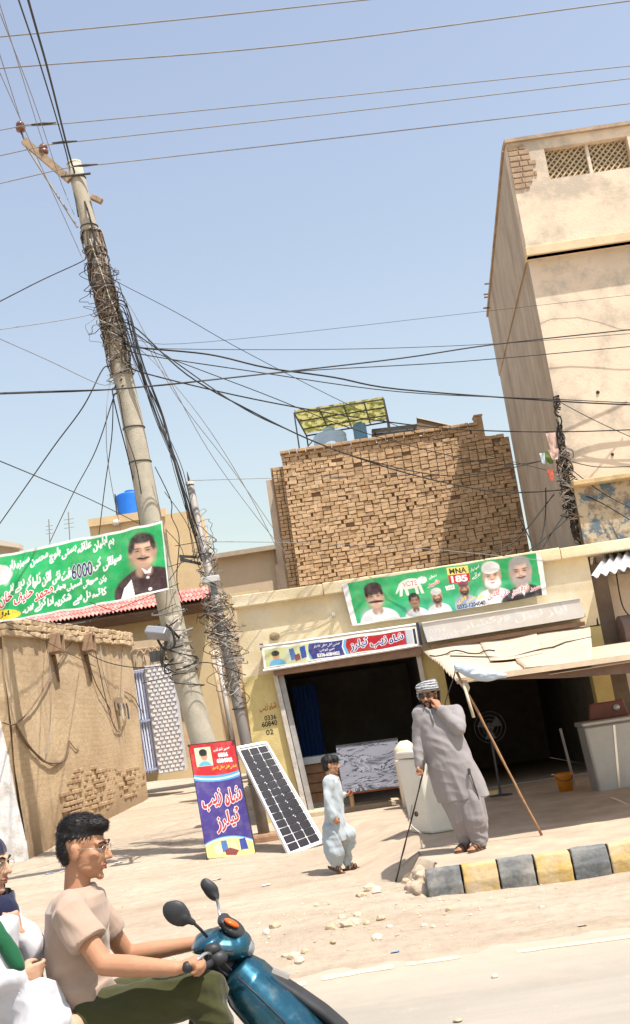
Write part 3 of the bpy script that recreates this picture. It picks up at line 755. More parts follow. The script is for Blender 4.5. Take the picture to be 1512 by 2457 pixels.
cv.poly([(.2,.55),(.235,.5),(.24,.8),(.205,.88)], (.2,.05,.06)); cv.poly([(.27,.9),(.32,.1),(.97,.1),(.97,.93),(.29,.93)], WHT)
cv.ell(.33,.5,.045,.62,YELP,.03, clip=lambda x,y:(y>.12)&(y<.93)); cv.ell(.337,.5,.045,.62,(.1,.4,.65),.03, clip=lambda x,y:(y>.12)&(y<.93))
cv.poly([(.3,.14),(.55,.14),(.55,.93),(.315,.93),(.295,.5)], BLU)
cv.poly([(.52,.14),(.96,.14),(.96,.93),(.52,.93),(.508,.5)], WHT); cv.poly([(.528,.14),(.96,.14),(.96,.93),(.53,.93),(.515,.5)], (.12,.45,.7))
cv.poly([(.545,.14),(.92,.14),(.92,.93),(.55,.93),(.532,.5)], REDP); cv.poly([(.925,.14),(.965,.14),(.965,.93),(.925,.93)], (.5,.53,.56)); cv.poly([(.968,.1),(.985,.1),(.985,.96),(.968,.96)], (.02,.025,.05))
cv.text('شاہ زیب ٹیلرز', .56,.18,.905,.9, BLU, WHT, 2, .03)
cv.text('جینٹس اعلی سلائی کا مرکز', .33,.2,.5,.42, WHT, None, 0, .02); cv.text('محمد شاہ زیب', .365,.45,.46,.64, WHT, None, 0, .02); cv.text('0336-6084002', .345,.68,.49,.88, WHT, None, 0, .04)
TLs, TRs, BRs, BLs = at(628,1556,19.72), at(1000,1503,19.72), at(1007,1545,19.72), at(634,1605,19.72)
sg = thing('shop_sign', 'red and blue printed tailor sign board over the dark doorway', 'shop sign', ((TLs.x+TRs.x)/2, 19.8, BLs.z))
S = bilin(TLs, TRs, BRs, BLs)
sheet('sign_face', cv, lambda u, v: S(u, v)+Vector((0, -.034+.006*math.sin(u*17)+.010*v, .006*math.sin(u*23))), MPRINT('printed_flex_sign'), sg)
q = MB(); q.prism([TLs, TRs, BRs, BLs], (0,.26,0)); q.build('sign_box', M('sign_back_white', (.62,.6,.56), .7, .1), sg)
for a, b2 in ((TLs+Vector((-.03,0,.03)),TRs+Vector((.05,0,.03))), (BLs+Vector((-.02,0,-.03)),BRs+Vector((.03,0,-.02)))):
    q = MB(); q.tube(smooth_path([lerp(a,b2,t)+Vector((0,-.01,.008*nz(t*7,a.z))) for t in (0,.25,.5,.75,1)]), .026, 6); q.build('folded_hem', M('white_flex', (.72,.7,.66), .6, .06), sg)
q = MB(); q.beam(TRs+Vector((.02,-.02,.06)), BRs+Vector((.02,-.02,-.03)), .05, .06, up=(0,1,0)); q.build('sign_end_rail', M('navy_rail', (.03,.035,.07), .5), sg)
q = MB(); q.beam(TLs+Vector((-.0,-.0,.06)), TLs+Vector((-.0,.1,-.0)), .06, .06); q.build('bracket', IRON, sg)
# ---- blank grey sign board of the next shop, with ghost lettering
cv = Canvas(400, 50, (.50,.5,.49)); cv.asp = 8
for k in range(60): cv.ell(random.random(), random.random(), random.uniform(.02,.09), random.uniform(.1,.5), random.choice(((.46,.45,.44),(.55,.55,.54),(.5,.47,.42))), 1.0, alpha=.5)
for k in range(16):
    xx = random.uniform(.3,.97); cv.poly([(xx,0),(xx+.006,0),(xx+.004,.7)], (.47,.36,.22), .35)
cv.text('ایاز لیبل ورکشاپ', .18,.15,.9,.85, (.58,.58,.58), None, 0, .01); cv.text('0324', .03,.35,.13,.6, (.57,.57,.57), None, 0, .0); cv.text('6725168', .02,.68,.2,.95, (.57,.57,.57), None, 0, .0)
a, b2, c, d = at(1012,1497,19.6), at(1392,1437,19.6), at(1407,1480,19.6), at(1026,1541,19.6)
gs = thing('blank_sign', 'faded blank grey metal sign board above the cloth awning', 'shop sign', ((a.x+b2.x)/2, 19.7, d.z))
S2 = bilin(a, b2, c, d); sheet('sign_face', cv, lambda u, v: S2(u, v)+Vector((0,-.01,0)), MPRINT('faded_sign_metal'), gs)
q = MB(); q.prism([a, b2, c, d], (0,.38,0)); q.build('sign_box', M('zinc_sheet', (.45,.45,.44), .6, .15, 5), gs)
q = MB(); q.beam(a+Vector((0,-.005,.012)), b2+Vector((0,-.005,.012)), .05, .02); q.build('sign_edge', M('zinc_edge', (.6,.58,.54), .6), gs)
for k, (dz, y) in enumerate(((-.10,19.75),(-.2,19.85),(-.29,19.8))):
    q = MB(); q.beam(d+Vector((.05,y-19.6,dz)), c+Vector((-.02,y-19.6,dz)), .1, .07); q.build('shutter_slat', BROWN, gs)

# ---- printed portraits (plain made-up faces)
def face(cv, cx, cy, h, skin, hair, cloth, beard=None, mous=None, cap=None):
    """soft printed head and shoulders"""
    w_ = h*.74/cv.asp; h2 = h/2; E = cv.ell
    E(cx, cy+h*1.25, w_*1.25, h*.72, cloth, .06); E(cx-w_*.7, cy+h*1.2, w_*.4, h*.6, mul(cloth,.72), .9, alpha=.7); E(cx, cy+h*.66, w_*.34, h*.24, mul(skin,.6), .3)
    E(cx-w_*.12, cy+h*.98, w_*.1, h*.3, mul(cloth,.8), .8, .5, alpha=.6); E(cx+w_*.14, cy+h*.98, w_*.1, h*.3, mul(cloth,.85), .8, -.5, alpha=.6)
    if hair: E(cx, cy-h*.1, w_*.56, h2*1.0, hair, .2)
    for s_ in (-1, 1): E(cx+s_*w_*.49, cy+h*.06, w_*.07, h*.09, mul(skin,.75), .4)
    E(cx, cy+h*.02, w_*.48, h2*.9, skin, .22); E(cx, cy+h*.2, w_*.4, h2*.66, skin, .22)
    E(cx+w_*.14, cy-h*.02, w_*.3, h2*.62, mul(skin,1.25), 1.3, alpha=.8); E(cx-w_*.36, cy+h*.1, w_*.2, h2*.75, mul(skin,.62), 1.2, alpha=.75); E(cx+w_*.42, cy+h*.12, w_*.1, h2*.6, mul(skin,.75), 1.2, alpha=.6)
    E(cx, cy+h*.46, w_*.3, h*.1, mul(skin,.62), 1.0, alpha=.7)
    if hair: E(cx, cy-h*.40, w_*.46, h*.16, hair, .5); E(cx-w_*.42, cy-h*.2, w_*.12, h*.22, hair, .6, .15); E(cx+w_*.42, cy-h*.2, w_*.1, h*.2, hair, .6, -.15)
    if beard: E(cx, cy+h*.36, w_*.40, h*.22, beard, .55); E(cx-w_*.36, cy+h*.2, w_*.1, h*.2, beard, .8, .2, alpha=.8); E(cx+w_*.36, cy+h*.2, w_*.1, h*.2, beard, .8, -.2, alpha=.8); E(cx, cy+h*.17, w_*.24, h*.12, skin, .7)
    for s_ in (-1, 1):
        E(cx+s_*w_*.21, cy-h*.035, w_*.16, h*.06, mul(skin,.5), 1.2, alpha=.7); E(cx+s_*w_*.21, cy-h*.012, w_*.085, h*.022, (.03,.02,.015), .8, alpha=.9); E(cx+s_*w_*.22, cy-h*.095, w_*.15, h*.022, (.05,.035,.025), .8, -s_*.1, alpha=.85)
        E(cx+s_*w_*.22, cy+h*.05, w_*.13, h*.03, mul(skin,.72), 1.2, alpha=.6)
    E(cx-w_*.06, cy+h*.06, w_*.05, h*.13, mul(skin,.68), 1.2, alpha=.7); E(cx+w_*.02, cy+h*.07, w_*.04, h*.11, mul(skin,1.3), 1.2, alpha=.6); E(cx, cy+h*.165, w_*.12, h*.028, mul(skin,.45), 1.0, alpha=.8)
    E(cx, cy+h*.29, w_*.15, h*.022, (.28,.09,.07), .9, alpha=.9); E(cx, cy+h*.335, w_*.12, h*.02, mul(skin,.65), 1.2, alpha=.7)
    if mous: E(cx-w_*.11, cy+h*.232, w_*.15, h*.035, mous, .6, .14); E(cx+w_*.11, cy+h*.232, w_*.15, h*.035, mous, .6, -.14)
    if cap: E(cx, cy-h*.36, w_*.53, h*.27, cap, .14); E(cx-w_*.25, cy-h*.36, w_*.25, h*.22, mul(cap,.7), 1.2, alpha=.6); E(cx, cy-h*.26, w_*.52, h*.07, mul(cap,.8), .3)
# ---- green banner across the header
cv = Canvas(460, 110, GRN); cv.asp = 4.5
SK = (.52,.29,.19); SKL = (.62,.4,.29); SKD = (.27,.14,.09); WS = (.72,.72,.74)
cv.ell(.25,.1,.3,.5,(.05,.45,.16),.9, alpha=.6); cv.ell(.65,.9,.3,.45,(.03,.40,.2),.9, alpha=.6); cv.ell(.3,.95,.25,.3,(.05,.42,.28),.9, alpha=.5)
face(cv, .145,.40,.50, SKL, (.015,.012,.01), WS, mous=(.012,.01,.008), cap=(.05,.025,.03)); cv.ell(.128,.52,.022,.026,(.012,.01,.008),.4,-.1); cv.ell(.162,.52,.022,.026,(.012,.01,.008),.4,.1)
face(cv, .335,.64,.30, SKD, (.012,.01,.008), WS, mous=(.01,.008,.008)); face(cv, .45,.62,.30, SK, None, WS, beard=(.05,.035,.03), mous=(.04,.03,.03), cap=(.6,.6,.58)); face(cv, .592,.54,.30, SK, None, (.3,.36,.5), beard=(.02,.015,.015), mous=(.02,.015,.015), cap=(.16,.07,.09))
face(cv, .74,.36,.52, SKL, None, WS, beard=(.75,.74,.72), mous=(.72,.7,.68), cap=(.76,.75,.73)); face(cv, .885,.36,.60, (.6,.4,.31), (.32,.3,.29), (.03,.03,.035), beard=(.35,.31,.29), mous=(.05,.04,.04))
cv.poly([(.865,.72),(.885,.95),(.905,.72)], WS)
# striped animal silhouette of the ballot symbol
TG = (.76,.74,.68)
cv.ell(.33,.25,.055,.115,TG,.1,-.05); cv.ell(.395,.2,.022,.085,TG,.12); 
for (xa,xb) in ((.285,.275),(.305,.31),(.355,.36),(.375,.385)): cv.poly([(xa-.008,.3),(xa+.008,.3),(xb+.006,.5),(xb-.008,.5)], TG)
cv.poly([(.28,.2),(.285,.26),(.262,.4),(.25,.44),(.252,.4)], TG)
cv.text('VOTE', .295,.19,.365,.3,(.4,.03,.03),None,0,.0)
for k in range(6): cv.poly([(.385+.004*k,.12),(.387+.004*k,.12),(.384+.004*k,.2)],(.05,.04,.03),.7)
cv.text('شیر', .415,.26,.475,.40,(.6,.02,.03),WHT,1,.03); cv.text('نشان', .43,.12,.47,.22,WHT,None,0,.02)
cv.poly([(.525,.03),(.63,.03),(.63,.2),(.525,.2)],(.78,.66,.16)); cv.poly([(.525,.2),(.63,.2),(.63,.4),(.525,.4)],(.5,.01,.02))
cv.text('MNA', .535,.06,.62,.18,(.02,.02,.02),None,0,.03); cv.text('185', .537,.225,.618,.38,WHT,None,0,.04)
cv.text('امیدوار', .638,.06,.685,.2,WHT,None,0,.02); cv.text('برائے', .642,.22,.685,.36,WHT,None,0,.02)
cv.poly([(.5,.44),(.545,.42),(.547,.52),(.502,.54)],(.74,.74,.7)); cv.text('شیر', .508,.44,.54,.53,(.4,.05,.05),None,0,.01)
cv.text('شاہد بخش لغاری', .545,.72,.685,.88,(.75,.55,.04),None,0,.03); cv.text('0332-1204040', .54,.89,.685,.985,(.02,.02,.02),None,0,.03)
cv.text('محمد ذوالفقار خان لغاری', .70,.68,.985,.93,(.5,.02,.03),WHT,1,.02)
cv.poly([(0,0),(.028,0),(.026,1),(0,1)],(.7,.7,.69)); cv.poly([(.974,0),(1,0),(1,1),(.976,1)],(.7,.69,.66)); cv.poly([(0,.95),(.45,.97),(.45,1),(0,1)],(.62,.64,.62))
a, b2, c, d = at(820,1402,19.87), at(1298,1326,19.87), at(1312,1427,19.87), at(846,1502,19.87); S3 = bilin(a, b2, c, d)
sheet('election_banner', cv, lambda u, v: S3(u, v)+Vector((0, -.03+.02*math.sin(u*9+v*2)*math.sin(v*3.1)+.012*nz(u*14,v*5), -.05*math.sin(math.pi*u)*(v-.3)*.6 + .015*nz(u*9, v*2, 4))), MPRINT('printed_green_banner'), org=at(1060,1450,19.87))
tag(bpy.data.objects['election_banner'], 'long green printed banner of portraits reading MNA 185 above the shops', 'banner')

# ---- cloth and sheet awning propped on a bamboo pole
AW = M('cream_awning_sheet', (.5,.39,.285), .85, .1, 3, .25, 40, stain=(.4,.3,.2), stain_amt=.45, stain_scale=2.2, thr=(.52,.72))
aw = thing('awning', 'cream corrugated awning sheets over the second shop front', 'awning', (2.6, 17, 2.4))
aBL, aBR = at(1015,1562,19.9), at(1416,1502,19.9); aFL, aFR = at(1096,1630,12.6), at(1425,1592,12.6)
S4 = bilin(aBL, aBR, aFR, aFL)
def awn(u, v): 
    p = S4(u, v); return p + Vector((0, 0, .018*math.sin(v*95) + .05*nz(u*3, v*2.5) - .10*math.sin(math.pi*v)*math.sin(math.pi*u)))
for k, (u0, u1, v0, v1, dz) in enumerate(((0,.36,0,.52,0),(.34,.68,0,.55,.025),(.66,1,0,.5,.0),(0,.52,.48,1,-.02),(.5,1,.47,1,.01))):
    q = MB(); NU, NV = 10, 60
    q.add([awn(lerp(u0,u1,i/NU), lerp(v0,v1,j/NV))+Vector((0,0,dz)) for j in range(NV+1) for i in range(NU+1)], [(j*(NU+1)+i, j*(NU+1)+i+1, (j+1)*(NU+1)+i+1, (j+1)*(NU+1)+i) for j in range(NV) for i in range(NU)])
    o = q.build('awning_sheet', AW, aw, smooth=True); sm = o.modifiers.new('thick', 'SOLIDIFY'); sm.thickness = .006
aF2 = at(1600,1564,12.6)
q = MB(); a2, b3 = aFR+Vector((-.5,0,-.05)), aF2+Vector((.8,0,-.05)); c2, d2 = Vector((6.6,19.9,2.42)), Vector((aBR.x-.6,19.9,2.42)); S4b = bilin(a2, b3, c2, d2); NU, NV = 14, 40
q.add([S4b(i/NU, j/NV)+Vector((0,0,.012*math.sin(j*1.4)-.06*math.sin(math.pi*j/NV))) for j in range(NV+1) for i in range(NU+1)], [(j*(NU+1)+i, j*(NU+1)+i+1, (j+1)*(NU+1)+i+1, (j+1)*(NU+1)+i) for j in range(NV) for i in range(NU)])
o = q.build('awning_sheet', AW, aw, smooth=True); sm = o.modifiers.new('thick', 'SOLIDIFY'); sm.thickness = .006
ROPE = M('dark_rope', (.06,.05,.045), .9)
for v, (u0, u1) in ((.47,(.1,1.08)),(.3,(.0,.4))):
    q = MB(); q.tube([awn(min(1,lerp(u0,u1,t/12)), v+.02*math.sin(t))+Vector((0,0,.035+.01*nz(t,v))) for t in range(13)], .012, 5); q.build('rope', ROPE, aw)
aF2 = at(1600,1564,12.6)
q = MB(); q.beam(aFL+Vector((-.0,.02,-.02)), aF2+Vector((0,0,0)), .05, .06); q.build('front_bar', M('pale_timber', (.58,.46,.33), .85, .15, 6, .2, 40), aw)
q = MB(); q.prism([aFL+Vector((.3,.06,-.05)), aF2+Vector((0,.06,-.03)), aF2+Vector((0,.06,-.2)), aFL+Vector((1.2,.06,-.16))], (0,.02,0)); q.build('underside_strip', M('brown_underside', (.16,.1,.07), .9, .2, 5), aw)  # upright strip, its brown carries the shade of the awning underside
q = MB(); flap = [at(1096,1632,12.56), at(1120,1632,12.56), at(1128,1650,12.54), at(1124,1662,12.53), at(1115,1658,12.53)]
q.prism(flap, (0,.01,0)); q.build('loose_flap', AW, aw)
TARP = MCLOTH('pale_blue_tarp', (.42,.5,.58), .9, 9, (.5,1,1))
q = MB(); rr = []; 
for k in range(15):
    t = k/14; p = lerp(at(1090,1601,12.5), at(1216,1621,12.5), t)+Vector((0,0,-.03*math.sin(math.pi*t)))
    rr.append((p, .03+.035*math.sin(math.pi*min(1,t*1.15+.05)), .03+.05*math.sin(math.pi*min(1,t*1.1+.05)), (0,1,0), (0,0,1)))
q.loft(rr, 14)
tag(blob(q, 'folded_tarp', TARP, None, .01, 3, lambda p, n_: .012*nz(p.x*9, p.z*30, p.y*9), org=at(1150,1625,12.5)), 'pale blue tarpaulin rolled along the awning front edge', 'tarpaulin')
BAM = M('bamboo', (.33,.19,.10), .75, .25, 14, .3, 60)
q = MB(); pb0, pb1 = gz(1300,2004,.305), at(1096,1612,12.55); pts = [lerp(pb0, pb1, t/12)+Vector((.012*nz(t*.5,3),0,.01*nz(t*.7,1))) for t in range(13)]
q.tube(pts, [.0125+.0035*(t%3==0) for t in range(13)], 8); tag(q.build('bamboo_pole', BAM, smooth=True), 'slanting bamboo pole propping up the awning corner', 'pole')
q = MB(); a, b2 = at(1112,1640,12.5), at(1137,1722,12.48); q.tube([a, lerp(a,b2,.5), b2], [.014,.017,.018], 7)
tag(q.build('hanging_stick', M('pale_stick', (.6,.5,.36), .85, .2, 9), smooth=True), 'short pale stick hanging from the awning corner', 'stick')
q = MB(); q.tube(smooth_path([at(1092,1600,12.55), at(1090,1622,12.6), at(1070,1680,13.8), at(1062,1720,14.5)]), .007, 5); tag(q.build('awning_rope', ROPE), 'thin dark rope tied down from the awning corner', 'rope')
# ---- goods inside the second shop
STEEL = M('washer_grey_metal', (.42,.42,.42), .35, .08, 4, metal=.55); 
wm = thing('washing_machine', 'grey steel twin tub washing machine standing in the shaded shop front', 'washing machine', gz(1490,1912,.28))
wb = [at(1440,1905,16.6), at(1530,1893,16.6)]; wt = [at(1402,1745,16.6), at(1530,1727,16.6)]
q = MB(); rg = [wt[0], Vector((wt[0].x+.95,16.6,wt[0].z)), Vector((wb[0].x+.72,16.6,wb[0].z)), wb[0]]
q.prism(rg, (0,.55,0)); q.build('tub_body', STEEL, wm, bevel=.03)
q = MB(); p0 = wt[0]+Vector((.42,-.006,-.03)); p1 = wb[0]+Vector((.28,-.006,.03)); q.beam(p0, p1, .03, .02, up=(0,1,0)); q.build('trim_strip', M('chrome', (.75,.75,.73), .2, .05, metal=.9), wm)
q = MB(); q.box((wt[0].x+.48, 16.9, wt[0].z+.03), (1.0, .6, .07)); q.build('lid', STEEL, wm, bevel=.02)
q = MB(); q.prism([wt[0]+Vector((.17,.35,.06)), wt[0]+Vector((.75,.35,.06)), wt[0]+Vector((.7,.35,.3)), wt[0]+Vector((.22,.35,.3))], (0,.12,0)); q.build('control_panel', M('maroon_panel', (.16,.06,.05), .4), wm, bevel=.02)
q = MB(); q.ell(wt[0]+Vector((.58,.33,.2)), (.05,.03,.05), seg=14, rings=8); q.build('dial', STEEL, wm)
q = MB(); q.box((wb[0].x+.35, 16.85, wb[0].z-.04), (.6,.45,.1)); q.build('base', DARK, wm)
q = MB(); a = gz(1368,1900,.28); zq = a.z; yq = 17.4; a = Vector((at(1358,1890,yq).x, yq, .28))
q.loft([((a.x,yq,.31), .1,.1), ((a.x,yq,.54), .135,.135), ((a.x,yq,.57), .145,.145), ((a.x,yq,.575), .13,.13), ((a.x,yq,.40), .11,.11)], 20)
bk = thing('bucket', 'orange plastic bucket on the shaded shop floor', 'bucket', a); q.build('pail', M('orange_plastic', (.55,.2,.02), .5, .1), bk, smooth=True)
q = MB(); q.tube(smooth_path([Vector((a.x-.14,yq,.57)), Vector((a.x-.08,yq-.12,.48)), Vector((a.x+.08,yq-.12,.48)), Vector((a.x+.14,yq,.57))]), .006, 5); q.build('bail_handle', IRON, bk)
# pedestal fan, dim, behind the bamboo pole
fc = at(1175,1745,18.2); fn = thing('pedestal_fan', 'pedestal fan standing in the dark shop behind the bamboo pole', 'fan', (fc.x, 18.2, .3)); FG = M('fan_grey', (.07,.072,.075), .5, .1, metal=.3)
for rr_ in (.24,.18,.12,.06):
    q = MB(); q.tube([fc+Vector((rr_*math.cos(t*math.pi/14), -.05-.03*(1-rr_/.24), rr_*math.sin(t*math.pi/14))) for t in range(29)], .004, 5); q.build('guard_ring', FG, fn)
for k in range(3): q = MB(); t = k*2.1; q.add([fc, fc+Vector((.2*math.cos(t),.02,.2*math.sin(t))), fc+Vector((.2*math.cos(t+.9),-.02,.2*math.sin(t+.9)))], [(0,1,2)]); q.build('blade', FG, fn)
q = MB(); q.ell(fc+Vector((0,.08,0)), (.07,.12,.07)); q.build('motor', FG, fn); q = MB(); q.tube([Vector((fc.x,18.25,.32)), fc+Vector((0,.05,-.05))], .018, 8); q.build('stand', FG, fn)
q = MB(); q.loft([((fc.x,18.25,.29),.2,.2),((fc.x,18.25,.33),.17,.17)], 20); q.build('foot', FG, fn)
q = MB(); p = at(1365,1800,17.8); q.tube([Vector((p.x,17.8,.3)), Vector((p.x-.05,17.9,1.2))], .02, 7); o = q.build('broom', M('broom_grey', (.3,.28,.26), .8)); tag(o, 'grey broom handle leaning beside the orange bucket', 'broom')
q = MB(); p = gz(1192,1905,.28); q.prism([at(1178,1900,17.6), at(1195,1897,17.6), at(1194,1906,17.6), at(1176,1908,17.6)], (0,.2,0)); tag(q.build('carton', M('yellow_carton', (.6,.45,.2), .8)), 'small yellow carton on the shop floor behind the man', 'carton')
q = MB(); a, b2 = gz(1466,1915,.3), gz(1505,1932,.29); q.tube(smooth_path([a, lerp(a,b2,.4)+Vector((0,0,.01)), b2]), .016, 6); tag(q.build('cloth_strip', M('pale_rag', (.7,.6,.48), .9)), 'pale strip of wood lying before the washing machine', 'wood strip')

# ---- right-hand neighbour: weathered blue wall, corrugated hood, dark front
nb = thing('corner_shop', 'weathered plaster shop with flaking blue paint under the tall building', 'building', (6.5, 20.9, 0))
mt, n, l, b_, tc = _nodes('flaking_blue_plaster')
t = _noise(n, l, tc, 2.4, 9, .7); t2 = _noise(n, l, tc, 5, 8, .7)
c = _mix(n, l, _ramp(n, l, t.outputs[0], .5, .56).outputs[0], (.46,.37,.25), (.10,.15,.19)); c = _mix(n, l, _ramp(n, l, t2.outputs[0], .5, .62).outputs[0], c, (.22,.16,.11))
l.new(c, b_.inputs['Base Color']); b_.inputs['Roughness'].default_value = .95; _bump(n, l, b_, t2.outputs[0], .7, .03)
z1 = at(1400,1180,20.5).z; z0 = at(1410,1320,20.5).z
q = MB(); q.box(((4.72+11)/2, 20.62, (z0+z1)/2-.2), (11-4.72, .3, z1-z0+.6)); q.build('upper_wall', mt, nb)
q = MB(); q.box(((4.70+11)/2, 20.5, z1+.14), (11-4.66, .5, .1)); q.build('ledge', rnd, nb, bevel=.015)
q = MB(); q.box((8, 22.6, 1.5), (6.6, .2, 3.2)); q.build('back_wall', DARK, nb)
q = MB(); q.box((4.78, 20.4, 1.9), (.3, .5, 3.9)); q.build('wall_pier', M('dark_plaster', (.16,.12,.09), .95, .3, 3, .5), nb)  # plain dark plaster, also used for the lintel
q = MB(); q.box((8, 20.6, z0-.25), (6.3, .4, .3)); q.build('lintel', MATS['dark_plaster'], nb)
CORR = M('galvanised_sheet', (.5,.5,.5), .5, .2, 5, metal=.3, stain=(.3,.2,.13), stain_amt=.5, stain_scale=3)
a, b2 = at(1452,1334,20.3), at(1600,1288,20.3); c, d = at(1600,1342,19.2), at(1416,1386,19.2); S5 = bilin(a, b2, c, d)
q = MB(); NU, NV = 60, 4
q.add([S5(i/NU, j/NV)+Vector((0,0,.035*math.sin(i*.9))) for j in range(NV+1) for i in range(NU+1)], [(j*(NU+1)+i, j*(NU+1)+i+1, (j+1)*(NU+1)+i+1, (j+1)*(NU+1)+i) for j in range(NV) for i in range(NU)])
o = q.build('corrugated_hood', CORR, nb, smooth=True); sm = o.modifiers.new('thick', 'SOLIDIFY'); sm.thickness = .004
q = MB(); q.loft([(at(1490,1520,19.9), .3,.3,(0,1,0),(0,0,1)), (at(1512,1516,19.9)+Vector((.25,0,0)), .3,.3,(0,1,0),(0,0,1))], 24); q.build('air_cooler_drum', M('brown_drum', (.17,.12,.1), .8), nb)
# ================================================================ LEFT: ALLEY HOUSE (mud-plastered brick)
def mat_mud():
    mt, n, l, b, tc = _nodes('mud_plastered_brick')
    mp = n.new('ShaderNodeMapping'); mp.inputs['Rotation'].default_value = (R_(90), 0, R_(90))
    sep = n.new('ShaderNodeSeparateXYZ'); l.new(tc.outputs['Object'], sep.inputs[0]); cmb = n.new('ShaderNodeCombineXYZ')
    ad = n.new('ShaderNodeMath'); ad.operation = 'ADD'; l.new(sep.outputs['X'], ad.inputs[0]); l.new(sep.outputs['Y'], ad.inputs[1])
    l.new(ad.outputs[0], cmb.inputs['X']); l.new(sep.outputs['Z'], cmb.inputs['Y'])
    wob = _noise(n, l, tc, 1.6, 3, .5); vm = n.new('ShaderNodeVectorMath'); vm.operation = 'MULTIPLY_ADD'; vm.inputs[1].default_value = (.08,.08,.08)
    l.new(wob.outputs['Color'], vm.inputs[0]); l.new(cmb.outputs[0], vm.inputs[2])
    br = n.new('ShaderNodeTexBrick'); br.inputs['Scale'].default_value = 1.0; br.inputs['Brick Width'].default_value = .26; br.inputs['Row Height'].default_value = .1
    br.inputs['Mortar Size'].default_value = .012; br.inputs['Mortar Smooth'].default_value = .6
    br.inputs['Color1'].default_value = (.54,.40,.25,1); br.inputs['Color2'].default_value = (.48,.355,.215,1); br.inputs['Mortar'].default_value = (.43,.315,.195,1)
    l.new(vm.outputs[0], br.inputs['Vector'])
    a = _noise(n, l, tc, .9, 7, .65); f = _noise(n, l, tc, 8, 7, .7); s = _noise(n, l, tc, 1.7, 7, .6, (1.6, .9, .12))
    c = _mix(n, l, _ramp(n, l, a.outputs[0], .36, .62).outputs[0], br.outputs[0], (.57,.44,.285))
    c = _mix(n, l, _ramp(n, l, s.outputs[0], .56, .72, (0,0,0,1), (.6,.6,.6,1)).outputs[0], c, (.25,.165,.1))
    # damp rise: dark and greyed near the ground with an uneven edge
    md = n.new('ShaderNodeMath'); md.operation = 'MULTIPLY_ADD'; md.inputs[1].default_value = -1.6; l.new(a.outputs[0], md.inputs[0]); l.new(sep.outputs['Z'], md.inputs[2])
    mr = n.new('ShaderNodeMapRange'); mr.inputs[1].default_value = -.2; mr.inputs[2].default_value = .55; mr.inputs[3].default_value = .8; mr.inputs[4].default_value = 0; l.new(md.outputs[0], mr.inputs[0])
    c = _mix(n, l, mr.outputs[0], c, (.27,.19,.12))
    c = _mix(n, l, _ramp(n, l, f.outputs[0], .4, .7, (0,0,0,1), (.25,.25,.25,1)).outputs[0], c, (.33,.235,.14))
    l.new(c, b.inputs['Base Color']); b.inputs['Roughness'].default_value = .97; b.inputs['Specular IOR Level'].default_value = .1
    _bump(n, l, b, br.outputs['Fac'], -.5, .03); _bump(n, l, b, f.outputs[0], .8, .03); return mt
MUD = mat_mud()
WHW = M('flaking_whitewash', (.74,.74,.74), .95, .08, 3, .5, 25, stain=(.36,.3,.23), stain_amt=.8, stain_scale=1.5, thr=(.5,.64))
hz0, hz1, hzb = at(14,1492,20).z, at(300,1530,30).z, at(355,1895,30).z
hx0, hx1 = at(66,2060,20).x, at(352,1880,30).x
ah = thing('alley_house', 'mud plastered brick house wall with two square rain spouts along the alley', 'building', (-7, 24, 0))
q = MB(); NU, NV = 60, 24; vv = []
for j in range(NV+1):
    for i in range(NU+1):
        u, v = i/NU, j/NV; y = lerp(20, 30, u); zt = lerp(hz0, hz1, u); z = lerp(-.1, zt, v)
        vv.append((lerp(hx0, hx1, u)+.04*nz(y*.7, z*.8)+.02*nz(y*3, z*3, 4)-.10*v*(1-u), y, z))
q.add(vv, [(j*(NU+1)+i, j*(NU+1)+i+1, (j+1)*(NU+1)+i+1, (j+1)*(NU+1)+i) for j in range(NV) for i in range(NU)])
q.build('side_wall', MUD, ah, smooth=True)
q = MB(); q.box((hx0-2.55, 20.2, 1.9), (4.9, .3, 4.0)); q.build('front_wall', MUD, ah)
q = MB(); pp = [(hx0+.02,-.1),(hx0-.0,.6),(hx0-.1,1.3),(hx0-.16,2.0),(hx0-.26,2.7),(hx0-.45,3.1),(hx0-1.2,3.2),(hx0-4.5,3.2),(hx0-4.5,-.1)]
q.prism([(x,20.05,z) for x,z in pp], (0,-.05,0)); q.build('whitewash_coat', WHW, ah)
q = MB(); q.prism([(hx0+.0,20,hz0-.1),(hx1,30,hz1-.1),(-11,30,hz1-.1),(-11,20,hz0-.1)], (0,0,.08)); q.build('roof', M('mud_roof', (.45,.33,.2), .97, .15, 3, .5), ah)
MUDB = M('mud_brick', (.52,.39,.245), .97, .2, 7, .7, 30)
u = 0.0; dvec = (Vector((hx1,30,hz1))-Vector((hx0,20,hz0)))
for rrow in range(3):        # the bared top courses
    t = 0.0
    while t < .985:
        L = random.uniform(.2,.34)/dvec.length; p = Vector((hx0-.08,20,hz0)) + (dvec+Vector((.09,0,0)))*(t+L/2); p.z += .05-rrow*.118+random.uniform(-.01,.01); p.x += -.085+random.uniform(-.02,.02)+.012*rrow
        q = MB(); q.box((0,0,0), (.3, L*dvec.length-.012, .112), Euler((random.uniform(-.02,.02)+math.atan2(dvec.z, dvec.y)*1.0, 0, -dvec.x/dvec.y)).to_matrix())
        for v in q.v: v += p + Vector((random.uniform(-.02,.02), random.uniform(-.015,.015), random.uniform(-.015,.015)))
        q.build('coping_brick', MUDB, ah, bevel=.02); t += L
def on_side(y, z, off=.0):
    u = (y-20)/10; zt = lerp(hz0, hz1, u); v = z/zt
    return Vector((lerp(hx0,hx1,u)-.10*v*(1-u)+off, y, z))
